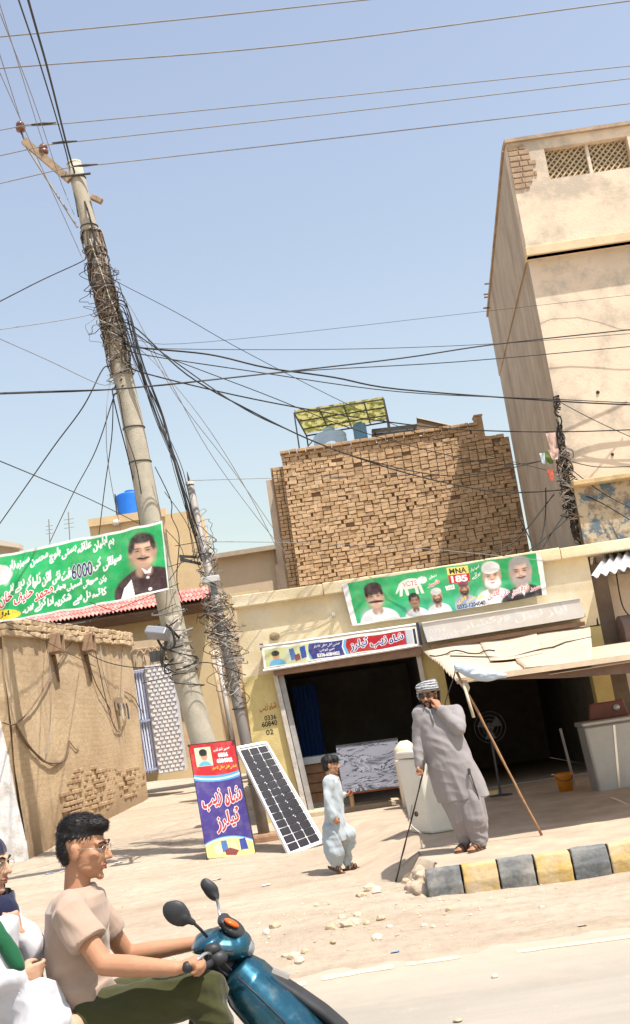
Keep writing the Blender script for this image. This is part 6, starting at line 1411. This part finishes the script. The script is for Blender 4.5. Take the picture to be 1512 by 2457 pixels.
def sandal(par, heel, toe, zg, wd=.052, lift=0.0):
    dv = (toe-heel); dv.z = 0; L = dv.length; dv.normalize(); sv = dv.cross(Vector((0,0,1))); q = MB(); pts = []
    for k in range(20):
        a = 2*math.pi*k/20; pts.append(Vector((0,0,0)) + dv*(L/2 + (L/2+.065)*math.cos(a)) + sv*(wd*math.sin(a)*(1+.12*math.cos(a))))
    base = Vector((heel.x, heel.y, zg)); q.prism([base+p+Vector((0,0,lift*(1-(p.dot(dv))/L))) for p in pts], (0,0,.026)); q.build('sandal_sole', SOLE, par)
    q = MB()
    for t, hh in ((.62,.062),(.92,.05),(.15,.085)):
        c0 = base+dv*L*t+Vector((0,0,lift*(1-t))); q.tube([c0+sv*wd*.95+Vector((0,0,.02)), c0+sv*wd*.7+Vector((0,0,hh)), c0+Vector((0,0,hh+.014)), c0-sv*wd*.7+Vector((0,0,hh)), c0-sv*wd*.95+Vector((0,0,.02))], .014, 6)
    q.build('sandal_strap', SOLE, par, smooth=True)
a1, b1 = m3(905,2295,.05), m3(815,2335,-.05); sandal(man, a1, b1, ZP); a1, b1 = m3(1095,2310,-.04), m3(985,2362,-.18); sandal(man, a1, b1, ZP)
q = MB(); ph = m3(562,440,-.06); q.box(ph, (.012,.07,.14), Euler((R_(-10), R_(12), R_(20))).to_matrix()); tag(q.build('mobile_phone', M('phone_black', (.02,.02,.022), .3), bevel=.004), 'black phone held to the ear of the man in grey', 'phone')
CANE = M('dark_cane', (.05,.038,.03), .6, .3, 12, .4, 80)
g0 = gz(948,2107,.1); ct_ = m3(378,1340,-.13); q = MB(); pts = [lerp(Vector((g0.x,g0.y,ground_z(g0.x,g0.y))), ct_, t/10)+Vector((.008*nz(t*1.3,2),.008*nz(t*1.1,7),0)) for t in range(11)] + [ct_+Vector((.03,0,.16))]
q.tube(pts, [.0075+.003*(k%3==0) for k in range(12)], 7); cn_ = tag(q.build('cane', CANE, smooth=True), 'thin dark knotted cane held in the hand of the man in grey', 'cane')
q = MB(); q.ell(lerp(pts[0], ct_, .62)+Vector((.03,-.01,-.02)), (.022,.015,.028)); q.build('knob', CANE, cn_)
# ---------------------------------------------------------------- boy walking
YBB = 13.85
def b8(x, y, dy=0.0): return at((780+x/6.822)/1.0582, (1880+y/6.822)/1.0582, YBB+dy)
boy_o = Vector((b8(600,2260).x, YBB, ground_z(b8(600,2260).x, YBB)))
zg = boy_o.z
q = MB(); P, R3 = head_prims(q, b8(408,432), (1,-.12,-.12), .93, b8(420,640), (.048,.055))
q.loft([(b8(420,620),.06,.06),(b8(425,690),.09,.14),(b8(440,850),.10,.14),(b8(460,1150),.10,.13),(b8(480,1400),.11,.14),(b8(490,1520),.09,.12)], 18)
s1, e1, w1 = b8(375,700,-.14), b8(365,1010,-.19), b8(450,1335,-.2); s2, e2, w2_ = b8(470,700,.14), b8(520,960,.17), b8(650,945,.12)
q.chain([s1,e1,w1],[.045,.034,.024]); q.chain([s2,e2,w2_],[.045,.034,.024])
q.chain([b8(470,1520,-.07), b8(560,1830,-.08), b8(490,2170,-.07)],[.07,.05,.034]); q.chain([b8(510,1520,.07), b8(670,1830,.07), b8(705,2150,.07)],[.07,.05,.034])
for heel, toe, an, lf in ((b8(450,2190,-.07), b8(590,2285,-.09), b8(490,2170,-.07), 1), (b8(700,2235,.07), b8(860,2240,.05), b8(705,2150,.07), 0)):
    q.cap(heel, toe, .028, .024); q.cap(an, heel, .033, .028); dv = (toe-heel).normalized(); sv = dv.cross(Vector((0,0,1))).normalized()
    for k in range(5): q.cap(toe+sv*(.024-.012*k), toe+sv*(.027-.0135*k)+dv*(.036-.004*abs(k-1)), .0095, .0075, 8)
hand_prims(q, w1, b8(520,1420,-.2)-w1, Vector((.3,.9,-.2)), Vector((.8,-.3,.5)), .86, 1.0, .7)
hand_prims(q, w2_, Vector((1,-.1,.05)), Vector((0,-.3,1)), Vector((0,-1,.2)), .86, .8, .6)
boy = blob(q, 'person', SKA, None, .0055, 3, org=boy_o); tag(boy, 'boy in a pale blue tunic and baggy trousers walking past the marble table', 'person')
eyes(boy, P, R3, .93)
q = MB(); q.ell(P(0,-.02,.052), (.082,.102,.078), R3); q.ell(P(0,-.05,.01), (.078,.065,.085), R3); q.cap(P(-.05,.062,.062), P(.05,.062,.062), .024, .024); q.ell(P(0,.03,.085), (.07,.07,.04), R3)
fb, rb, ub = frame3((1,-.12,-.12)); cB_ = P(0,0,0)
hb = blob(q, 'hair', HAIRB, boy, .006, 2, lambda p, n_: .005*nz(p.x*50,p.y*50,p.z*22), keep=lambda p: not ((p-cB_).dot(ub) < .030 and (p-cB_).dot(fb) > -.012) and (p-cB_).dot(ub) > -.075)
strands(hb, boy, 1600, lambda p, n_: (p-P(0,-.06,.12)), .03, 4, lift=.08)
BK = MCLOTH('pale_blue_tunic_cloth', (.38,.43,.46), .25, 8, (1,1,.35)); q = MB(); rr = []
for (x, y, hw, ry) in ((425,600,70,.055),(425,650,120,.13),(432,730,140,.155),(455,900,160,.155),(470,1100,165,.155),(478,1300,172,.16),(490,1500,200,.165),(505,1640,225,.165),(515,1740,235,.16)): rr.append((b8(x,y), hw/1426, ry))
q.loft(rr, 32); q.chain([s1, e1, b8(440,1315,-.2)], [.064,.056,.046]); q.chain([s2, e2, b8(630,945,.12)], [.06,.052,.042]); q.cap(b8(385,700,-.1), b8(460,700,.1), .062, .062)
q.chain([b8(600,1480,-.02), b8(720,1620,-.03), b8(760,1700,-.03)], [.07,.09,.05])
blob(q, 'tunic', BK, boy, .007, 4, lambda p, n_: .020*(.3-abs(nz(p.x*9+p.z*3, p.y*8, p.z*1.6))*1.5)+.008*nz(p.x*14+p.z*8,p.y*12,p.z*11))
BS = MCLOTH('pale_blue_trouser_cloth', (.34,.39,.42), .3, 8, (1,1,.5)); q = MB(); q.chain([b8(430,1560,-.06), b8(440,1760,-.08), b8(470,1950,-.08), b8(500,2090,-.07)], [.12,.115,.115,.085]); q.chain([b8(560,1560,.05), b8(690,1740,.05), b8(680,1950,.07), b8(690,2120,.07)], [.13,.11,.075,.05]); q.cap(b8(470,1560,0), b8(560,1720,0), .13, .11)
blob(q, 'trousers', BS, boy, .007, 3, lambda p, n_: .026*(.3-abs(nz(p.x*9+p.z*4, p.y*8, p.z*2.4))*1.5)+.010*nz(p.x*8+p.z*9,p.y*9,p.z*18))
sandal(boy, b8(450,2190,-.07), b8(590,2285,-.09), zg+.0, .042, .045); sandal(boy, b8(700,2235,.07), b8(860,2240,.05), zg+.0, .042)
q = MB(); q.box(b8(735,895,.10), (.05,.05,.035), Euler((.2,.3,.4)).to_matrix()); tag(q.build('snack_packet', M('maroon_packet', (.16,.04,.035), .5), bevel=.008), 'small dark red packet held up by the boy', 'packet')
# ---------------------------------------------------------------- scooter with two riders
YR = 4.95
def r6(x, y, dy=0.0): return at((x/1.779)/1.0582, (2050+y/1.779)/1.0582, YR+dy)
TEAL_mt, n, l, b_, tc = _nodes('teal_metallic_paint')
t = _noise(n, l, tc, 2, 3, .5); c = _mix(n, l, t.outputs[0], (.010,.07,.115), (.015,.10,.15)); l.new(c, b_.inputs['Base Color']); b_.inputs['Metallic'].default_value = .7; dn_ = _noise(n, l, tc, 14, 7, .7); rr_n = _ramp(n, l, dn_.outputs[0], .35, .7, (.22,.22,.22,1), (.5,.5,.5,1)); l.new(rr_n.outputs[0], b_.inputs['Roughness']); c2_ = _mix(n, l, _ramp(n, l, dn_.outputs[0], .52, .8, (0,0,0,1), (.35,.35,.35,1)).outputs[0], c, (.3,.26,.2)); l.new(c2_, b_.inputs['Base Color']); b_.inputs['Coat Weight'].default_value = .4; b_.inputs['Coat Roughness'].default_value = .06
BLKP = M('black_plastic', (.03,.031,.034), .5, .2, 9); CHR = M('bright_metal', (.6,.6,.6), .25, .05, metal=.9); RUB = M('tyre_rubber', (.025,.025,.026), .85, .2, 9)
xF, xB = r6(1480,1300).x+.02, r6(120,1200).x-.15
sc_ = thing('scooter', 'teal blue electric scooter with black mirrors passing along the road', 'scooter', ((xF+xB)/2, YR, 0))
Yv = Vector((0,1,0))
q = MB(); rr = []
for (x, y, rp, ry) in ((1042,718,46,.05),(1066,738,92,.10),(1118,795,118,.145),(1198,880,124,.165),(1295,970,126,.17),(1385,1060,120,.165),(1460,1150,105,.15),(1490,1230,70,.11)):
    d_ = Vector((.74,0,.67)); rr.append((r6(x,y), rp/1052, ry, d_, Yv))
q.loft(rr, 28); blob(q, 'front_apron', TEAL_mt, sc_, .007, 3)
q = MB(); q.chain([r6(1108,690), r6(1218,756), r6(1342,838), r6(1460,920), r6(1550,995), r6(1590,1070)], [.018,.027,.03,.03,.028,.016]); o = blob(q, 'apron_trim', BLKP, sc_, .006, 2)
for v in o.data.vertices: v.co.y = v.co.y*2.2
q = MB(); p = r6(1268,752,-.085); q.box(p, (.075,.012,.022), Euler((0,R_(30),0)).to_matrix()); q.build('badge', CHR, sc_, bevel=.003)
q = MB(); q.chain([r6(985,700), r6(1040,730)], [.062,.055]); q.chain([r6(975,620), r6(990,720)], [.06,.06]); blob(q, 'steering_column', BLKP, sc_, .008, 2)
q = MB(); q.ell(r6(1010,618), (.125,.13,.062), Euler((0,R_(14),0)).to_matrix()); q.ell(r6(1075,622), (.062,.10,.062)); q.ell(r6(950,600), (.085,.155,.038), Euler((0,R_(-18),0)).to_matrix())
blob(q, 'handlebar_cowl', TEAL_mt, sc_, .006, 3)
q = MB(); q.ell(r6(1052,545), (.062,.095,.03), Euler((0,R_(42),0)).to_matrix()); q.ell(r6(1012,510), (.028,.08,.026), Euler((0,R_(50),0)).to_matrix()); blob(q, 'instrument_hood', BLKP, sc_, .006, 2)
q = MB(); q.ell(r6(1046,522,-.065), (.034,.03,.012), Euler((0,R_(35),0)).to_matrix()); q.build('turn_signal', M('orange_lens', (.7,.12,.015), .25), sc_, smooth=True)
q = MB(); q.ell(r6(1124,632), (.025,.06,.035)); q.build('headlight', M('clear_lens', (.2,.22,.24), .1), sc_, smooth=True)
q = MB(); q.ell(r6(985,680,-.16), (.04,.035,.03)); q.tube([r6(985,685,-.12), r6(930,712,-.22), r6(848,722,-.30)], [.016,.017,.018], 10); q.build('near_grip', BLKP, sc_, smooth=True)
q = MB(); q.ell(r6(846,722,-.315), (.022,.022,.022)); q.build('bar_end', BLKP, sc_, smooth=True)
q = MB(); q.tube([r6(960,640,.12), r6(930,625,.2), r6(885,622,.30)], [.016,.017,.018], 10); q.build('far_grip', BLKP, sc_, smooth=True)
q = MB(); q.tube(smooth_path([r6(960,668,-.16), r6(930,660,-.24), r6(890,690,-.29)]), .007, 6); q.build('brake_lever', CHR, sc_, smooth=True)
for (mx_, my_, dy, rx_, rz_, an, st_) in ((798,480,-.26,.062,.045,40,[(936,585,-.17),(905,550,-.2),(872,520,-.25)]), (950,372,.24,.058,.030,62,[(995,500,.12),(988,460,.18),(978,410,.23)])):
    q = MB(); q.ell(r6(mx_,my_,dy), (rx_,.018,rz_), Euler((0,R_(an),0)).to_matrix()); q.ell(r6(mx_-4,my_-10,dy), (rx_*.8,.02,rz_*.95), Euler((0,R_(an-20),0)).to_matrix())
    q.cap(r6(*st_[2]), r6(lerp(mx_,st_[2][0],.5), lerp(my_,st_[2][1],.5), dy), .012, .02); ms_ = blob(q, 'mirror', BLKP, sc_, .005, 2)
    q = MB(); q.tube([r6(*p) for p in st_], .0065, 7); q.build('mirror_stalk', CHR if dy > 0 else BLKP, ms_, smooth=True)
for pts, r_ in (([(960,668,-.15),(990,730,-.13),(1030,760,-.1)], .005), ([(975,650,-.13),(1010,700,-.15),(1045,735,-.12)], .004), ([(930,630,.14),(985,680,.05),(1020,730,.02)], .004)):
    q = MB(); q.tube(smooth_path([r6(*p) for p in pts]), r_, 6); q.build('control_cable', BLKP, sc_, smooth=True)
q = MB(); q.box(r6(1000,660,-.125), (.10,.012,.012), Euler((0,R_(12),0)).to_matrix()); q.build('cowl_seam', BLKP, sc_, bevel=.003)
q = MB(); q.ell(r6(960,640,-.16), (.035,.03,.024)); q.build('switch_block', BLKP, sc_, smooth=True)
q = MB(); q.tube([r6(1075,770,-.135), r6(1165,850,-.165), r6(1265,950,-.172), r6(1360,1050,-.168)], .004, 6); q.build('panel_seam', BLKP, sc_, smooth=True)
# lower body, floor, seat and wheels (below the picture edge)
q = MB(); q.box(((xF-.35+xB+.55)/2, YR, .33), (.62,.34,.07)); q.build('floorboard', BLKP, sc_, bevel=.02)
q = MB(); rr = []
for t, (xx, zz, rz_, ry) in enumerate(((xB-.28,.62,.06,.08),(xB-.1,.60,.13,.14),(xB+.2,.55,.19,.17),(xB+.45,.48,.18,.17),(xB+.58,.42,.12,.15))): rr.append((Vector((xx,YR,zz)), rz_, ry, Vector((0,0,1)), Yv))
q.loft(rr, 24); blob(q, 'rear_body', TEAL_mt, sc_, .01, 3)
q = MB(); q.chain([Vector((xB-.2,YR-.0,.71)), Vector((xB+.2,YR,.70)), Vector((xB+.52,YR,.67))], [.07,.09,.07]); o = blob(q, 'seat', M('dark_blue_vinyl', (.02,.035,.09), .55, .1), sc_, .009, 3)
for v in o.data.vertices: v.co.y *= 1.9
for xx in (xF, xB):
    q = MB(); q.tube([Vector((xx+.19*math.cos(t*math.pi/18), YR, .24+.19*math.sin(t*math.pi/18))) for t in range(37)], .05, 10); wh = q.build('wheel', RUB, sc_, smooth=True)
    q = MB(); q.loft([(Vector((xx,YR-.04,.24)),.15,.15,(1,0,0),(0,0,1)),(Vector((xx,YR+.04,.24)),.15,.15,(1,0,0),(0,0,1))], 24); q.build('rim', CHR, wh)
q = MB(); q.tube([Vector((xF,YR-.08,.24)), Vector((xF-.08,YR-.07,.6))], .025, 8); q.tube([Vector((xF,YR+.08,.24)), Vector((xF-.08,YR+.07,.6))], .025, 8); q.build('fork', CHR, sc_, smooth=True)
q = MB(); q.ell((xF-.02,YR,.44), (.24,.085,.09)); q.build('front_mudguard', TEAL_mt, sc_, smooth=True)
# rider
ro = Vector((r6(420,1000).x, YR, .30)); q = MB(); hfr = (1,-.13,-.16); HCr = r6(378,190)
P, R3 = head_prims(q, HCr, hfr, 1.04, r6(350,400), (.048,.056))
q.loft([(r6(352,385),.06,.06),(r6(348,440),.10,.16),(r6(345,540),.11,.16),(r6(350,700),.10,.145),(r6(385,860),.11,.155),(r6(400,960),.11,.16),(r6(410,1010),.10,.15)], 20)
s1, e1, w1 = r6(300,462,-.18), r6(468,712,-.25), r6(790,728,-.30); s2, e2, w2_ = r6(425,455,.17), r6(575,668,.27), r6(895,612,.27)
q.chain([s1, lerp(s1,e1,.5), e1, lerp(e1,w1,.35), w1], [.05,.047,.042,.043,.029]); q.chain([s2, lerp(s2,e2,.5), e2, lerp(e2,w2_,.35), w2_], [.05,.045,.04,.041,.029])
q.chain([r6(440,960,-.10), r6(925,815,-.17), r6(980,1180,-.15)], [.085,.06,.042]); q.chain([r6(440,930,.10), r6(895,790,.17), r6(950,1160,.15)], [.085,.06,.042])
for dy, x, y in ((-.15,980,1180),(.15,950,1160)):
    a = r6(x,y,dy); a.z = .42; q.cap(r6(x,y,dy), a, .042, .036); q.cap(a+Vector((-.03,0,-.01)), a+Vector((.17,0,-.035)), .036, .03)
hand_prims(q, w1, r6(900,690,-.29)-w1, Vector((.1,.15,-1)), Vector((0,1,0)), 1.02, 1.05, .8); hand_prims(q, w2_, Vector((1,.1,-.05)), Vector((.1,0,-1)), Vector((0,-1,0)), 1.0, 1.05, .8)
rider = blob(q, 'person', SKR, None, .0055, 3, org=ro); tag(rider, 'young rider in a tan t-shirt and glasses steering the teal scooter', 'person')
eyes(rider, P, R3, 1.04)
fr3, rr3, ur3 = frame3(hfr); cR = P(0,0,0)
q = MB(); q.ell(P(0,-.02,.062), (.079,.102,.085), R3); q.ell(P(0,.02,.094), (.066,.082,.046), R3); q.ell(P(0,-.052,.012), (.072,.062,.088), R3); q.ell(P(0,.062,.092), (.052,.034,.03), R3)
hr = blob(q, 'hair', HAIRB, rider, .0052, 2, lambda p, n_: .003*nz(p.x*60,p.y*60,p.z*25)+.003*nz(p.x*26,p.y*26,p.z*26), keep=lambda p: not ((p-cR).dot(ur3) < .058 and (p-cR).dot(fr3) > .028) and not ((p-cR).dot(ur3) < .034 and (p-cR).dot(fr3) > -.044) and (p-cR).dot(ur3) > -.07-.3*((p-cR).dot(fr3)+.06))
strands(hr, rider, 3600, lambda p, n_: (fr3*.8+ur3*.35) if (p-cR).dot(ur3) > .07 else (-ur3-fr3*.5), .022, 8, lift=.35)
q = MB(); GL = M('spectacle_frame', (.42,.36,.3), .3, .1, metal=.6)
for k in (-1, 1): q.tube([P(k*.034+.023*math.cos(t*math.pi/10), .101-.006*abs(math.cos(t*math.pi/10)), .006+.018*math.sin(t*math.pi/10)) for t in range(21)], .0016, 5); q.tube([P(k*.058,.092,.010), P(k*.076,.05,.012), P(k*.082,-.005,.010)], .0018, 5)
q.tube([P(-.011,.104,.010), P(.011,.104,.010)], .0016, 5); q.build('spectacles', GL, rider, smooth=True)
TSH = MCLOTH('tan_cotton', (.36,.262,.2), .25, 6, (1,1,.7)); q = MB(); rr = []
for (x, y, hw, ry) in ((372,350,56,.062),(364,372,70,.085),(354,398,110,.15),(346,445,132,.185),(345,540,140,.19),(345,660,133,.175),(358,780,132,.175),(392,870,142,.185),(412,940,150,.19),(415,985,150,.19)): rr.append((r6(x,y), hw/1052, ry))
q.loft(rr, 36); q.tube([lerp(s1,e1,-.15), s1, lerp(s1,e1,.3), lerp(s1,e1,.6)], [.03,.072,.077,.082], 18); q.tube([lerp(s2,e2,-.15), s2, lerp(s2,e2,.52)], [.03,.066,.07], 18); q.cap(r6(320,455,-.12), r6(395,455,.12), .075, .07)
blob(q, 'tshirt', TSH, rider, .0062, 2, lambda p, n_: .026*sstep(1.15,.85,p.z)*(.3-abs(nz(p.x*5-p.z*4, p.y*6, p.z*12))*1.5) + .014*(.3-abs(nz(p.x*5+p.z*6, p.y*6, p.z*3))*1.4) + .004*nz(p.x*15+p.z*12, p.y*13, p.z*13))
OLV = MCLOTH('olive_trouser_cloth', (.042,.043,.014), .3, 8, (1,1,1)); q = MB()
q.chain([r6(440,965,-.10), r6(700,890,-.15), r6(930,812,-.17), r6(965,950,-.16), r6(975,1170,-.15)], [.12,.10,.082,.08,.075]); q.chain([r6(440,925,.10), r6(690,860,.14), r6(890,795,.17), r6(935,950,.16), r6(950,1150,.15)], [.12,.095,.08,.075,.07]); q.cap(r6(430,960,-.1), r6(430,940,.1), .12, .12)
blob(q, 'trousers', OLV, rider, .0075, 4, lambda p, n_: .020*(.3-abs(nz(p.x*5+p.z*7, p.y*8, p.z*10))*1.5)+.005*nz(p.x*16+p.z*9,p.y*14,p.z*22))
for dy, x, y in ((-.15,980,1180),(.15,950,1160)):
    a = r6(x,y,dy); q = MB(); q.chain([Vector((a.x-.03,a.y,.41)), Vector((a.x+.06,a.y,.405)), Vector((a.x+.19,a.y,.395))], [.048,.047,.042]); blob(q, 'shoe', BLKP, rider, .008, 2)
# passenger behind
po_ = Vector((r6(40,1000).x, YR, .3)); q = MB(); hfp = (1,-.28,-.12); HCp = r6(-62,262,.02)
P, R3 = head_prims(q, HCp, hfp, 1.0, r6(-50,440), (.046,.052))
q.loft([(r6(-45,430),.06,.06),(r6(-35,490),.09,.15),(r6(0,620),.11,.15),(r6(30,760),.11,.14),(r6(60,900),.13,.16),(r6(80,960),.11,.14)], 18)
s1, e1, w1 = r6(20,560,-.17), r6(-20,800,-.22), r6(85,770,-.24); s2, e2, w2_ = r6(60,560,.05), r6(140,650,-.05), r6(75,560,-.12)
q.chain([s1,e1,w1],[.042,.036,.026]); q.chain([s2,e2,w2_],[.042,.036,.026]); q.chain([r6(80,950,-.1), r6(330,1000,-.2), r6(340,1250,-.2)],[.08,.055,.04]); q.chain([r6(80,950,.1), r6(330,980,.2), r6(330,1250,.2)],[.08,.055,.04])
hand_prims(q, w1, r6(160,745,-.22)-w1, Vector((.3,.8,.1)), Vector((.1,-.2,1)), .95, .9, .6); hand_prims(q, w2_, r6(45,470,-.14)-w2_, Vector((-.5,.7,-.1)), Vector((-.6,-.6,.2)), .95, 1.1, .8)
pas = blob(q, 'person', SKP, None, .006, 3, org=po_); tag(pas, 'passenger in a white dress with green sash and dark scarf seated behind the rider', 'person')
eyes(pas, P, R3, 1.0); q = MB()
for k in (-1, 1): q.tube([P(k*.034+.021*math.cos(t*math.pi/10), .100, .006+.017*math.sin(t*math.pi/10)) for t in range(21)], .0015, 5)
q.build('spectacles', GL, pas, smooth=True)
NAV = MCLOTH('navy_scarf', (.012,.014,.04), .5); q = MB(); q.ell(P(0,-.022,.035), (.095,.112,.108), R3); q.chain([P(-.03,-.04,-.06), r6(-20,430,-.04), r6(20,470,-.10)], [.085,.085,.06]); q.chain([P(.03,.0,-.11), r6(20,440,-.08)], [.05,.05])
fp3 = frame3(hfp); cP = P(0,0,0)
blob(q, 'headscarf', NAV, pas, .007, 3, lambda p, n_: .006*nz(p.x*16,p.y*16,p.z*16), keep=lambda p: not ((p-cP).dot(fp3[0]) > .045 and -.10 < (p-cP).dot(fp3[2]) < .05))
WHD = MCLOTH('white_cotton', (.47,.465,.49), .25, 7, (1,1,.6)); q = MB(); rr = []
for (x, y, hw, ry) in ((-40,440,70,.08),(-30,490,115,.16),(0,600,130,.17),(20,720,130,.165),(45,830,140,.17),(75,940,165,.2)): rr.append((r6(x,y), hw/1052, ry))
q.loft(rr, 28); q.chain([s1, e1, r6(70,785,-.24)], [.07,.065,.05]); q.chain([s2, e2, r6(100,590,-.10)], [.075,.07,.05]); q.chain([r6(70,880,-.14), r6(180,900,-.22), r6(275,960,-.22)], [.11,.10,.05]); q.chain([r6(180,900,-.22), r6(160,1100,-.24)], [.10,.13])
blob(q, 'dress', WHD, pas, .0075, 4, lambda p, n_: .030*(.3-abs(nz(p.x*7-p.z*4, p.y*7, p.z*3))*1.5)+.008*nz(p.x*17,p.y*15,p.z*9))
GRS = MCLOTH('green_sash', (.01,.085,.035), .5); q = MB(); q.chain([r6(-40,520,-.22), r6(20,610,-.24), r6(80,715,-.245)], [.03,.034,.032]); q.chain([r6(-25,545,-.20), r6(40,640,-.215), r6(95,740,-.22)], [.03,.03,.03]); o = blob(q, 'sash', GRS, pas, .007, 3, lambda p, n_: .006*nz(p.x*14,p.y*14,p.z*14))
# ================================================================ RUBBLE
STN = [M('limestone_%d'%i, c, .95, .18, 9, .8, 35) for i, c in enumerate(((.56,.46,.33),(.48,.37,.25),(.62,.53,.41)))]
def rock(q, c, r, seed, flat=.7):
    rs = random.Random(seed); bm = bmesh.new(); bmesh.ops.create_icosphere(bm, subdivisions=2, radius=1)
    ax = Vector((rs.uniform(.8,1.3), rs.uniform(.7,1.1), flat*rs.uniform(.8,1.1))); rt_ = Euler((0,0,rs.uniform(0,6.3))).to_matrix()
    for v in bm.verts:
        k = 1 + .32*nz(v.co.x*1.6+seed, v.co.y*1.6, v.co.z*1.6)+.12*nz(v.co.x*4, v.co.y*4+seed, v.co.z*4); v.co = rt_ @ Vector((v.co.x*ax.x*k, v.co.y*ax.y*k, v.co.z*ax.z*k))*r
    bm.verts.index_update(); q.add([v.co+Vector(c) for v in bm.verts], [[v.index for v in f.verts] for f in bm.faces]); bm.free()
big = [(890,2137,.07),(868,2150,.05),(905,2140,.06),(843,2222,.075),(795,2230,.055),(905,2255,.05),(822,2205,.045),(880,2215,.04),(935,2225,.035),(858,2195,.04),(660,2228,.06),(640,2240,.05),(705,2300,.06),(733,2288,.035),(720,2315,.05),(688,2295,.035),
       (800,2262,.03),(985,2105,.06),(1000,2120,.07),(975,2120,.05),(1008,2090,.08),(992,2135,.05),(1080,2185,.035),(1018,2222,.03),(1040,2228,.028),(1530,2140,.04),(1300,2178,.025),(760,2175,.03),(915,2205,.05)]
for i, (x, y, r) in enumerate(big):
    g = gz(x, y, .05); zg = max(ground_z(g.x, g.y), 0); g = gz(x, y, zg); q = MB(); rock(q, (g.x, g.y, ground_z(g.x,g.y)+r*.25), r, i*7+1)
    near = g.x > .22 and g.y > 11.0
    tag(q.build('stone', STN[i%3]), 'pale broken chunk of rubble at the crumbled kerb end' if near else 'pale limestone rubble lying on the sandy road edge', 'stone', 'rubble at the kerb end' if near else 'rubble on the road edge')
for i, (x, y, r, lb) in enumerate(((1188,2346,.028,'single pale pebble lying on the grey asphalt'), (1100,2452,.035,'flat dark chip lying on the asphalt by the bottom of the road'))):
    g = gz(x, y, 0); q = MB(); rock(q, (g.x, g.y, r*.3), r, 90+i, .6 if i == 0 else .25); tag(q.build('pebble', STN[2] if i == 0 else STN[1]), lb, 'stone')
q = MB(); rs = random.Random(11)
for k in range(900):
    c_ = rs.random()
    if c_ < .6: x = rs.gauss(.0,.9); y = rs.gauss(10.9,.9)
    else: x = rs.uniform(-5,5); y = rs.uniform(8.9,17)
    if y < 8.8 or (x > .5 and y > 11.3+.36*(x-.5)): continue
    r = .004+.016*rs.random()**2.5; q.cur = rs.randrange(3)
    z = ground_z(x,y); v = [Vector((r*rs.uniform(.7,1.2),0,0)), Vector((-r*rs.uniform(.3,.7), r*.9,0)), Vector((-r*.5,-r*rs.uniform(.6,1),0)), Vector((0,0,r*rs.uniform(.6,1.1))), Vector((0,0,-r*.5))]
    q.add([p+Vector((x,y,z+r*.2)) for p in v], [(0,1,3),(1,2,3),(2,0,3),(1,0,4),(2,1,4),(0,2,4)])
tag(q.build('gravel', STN), 'scattered gravel grains over the sandy ground', None, kind='stuff')
LIT = [M('litter_%d'%i, c, .7, .1, 9) for i, c in enumerate(((.6,.6,.58),(.5,.42,.32),(.2,.3,.45),(.55,.3,.25)))]
for i, (x, y) in enumerate(((150,2092),(172,2086),(118,2098),(405,2010),(640,2130),(905,2140),(950,2295),(1400,2230),(285,2068),(520,2110))):
    g = gz(x, y, .15); g = gz(x, y, ground_z(g.x, g.y)); q = MB(); rs2 = random.Random(60+i); sz = rs2.uniform(.04,.09); vv = []
    for jj in range(5):
        for ii in range(5): vv.append(Vector((g.x+(ii/4-.5)*sz*1.5, g.y+(jj/4-.5)*sz, max(0,ground_z(g.x,g.y))+.008+sz*.3*abs(nz(ii*.9+i*3,jj*.9)))))
    q.add(vv, [(jj*5+ii, jj*5+ii+1, (jj+1)*5+ii+1, (jj+1)*5+ii) for jj in range(4) for ii in range(4)])
    tag(q.build('paper_scrap', LIT[i%4], smooth=True), 'crumpled paper scrap lying on the sandy ground', 'scrap', 'paper scraps on the ground')
# ragged lump of broken concrete at the kerb end
q = MB()
for k, (x, y, z, r) in enumerate(((.50,11.48,.12,.14),(.43,11.7,.12,.13),(.55,11.8,.2,.12),(.36,11.5,.04,.1),(.5,12.05,.2,.12),(.40,11.95,.1,.11),(.47,11.35,.06,.09),(.6,11.6,.22,.1))): rock(q, (x,y,z-.02), r*.82, 300+k, .75)
tag(blob(q, 'broken_concrete', PAVE, None, .012, 1, lambda p, n_: .014*nz(p.x*16,p.y*16,p.z*16)), 'crumbled concrete lump where the kerb is broken off', 'rubble')
bpy.data.objects.remove(_TO); bpy.data.curves.remove(_TC); bpy.data.scenes.remove(TMP)
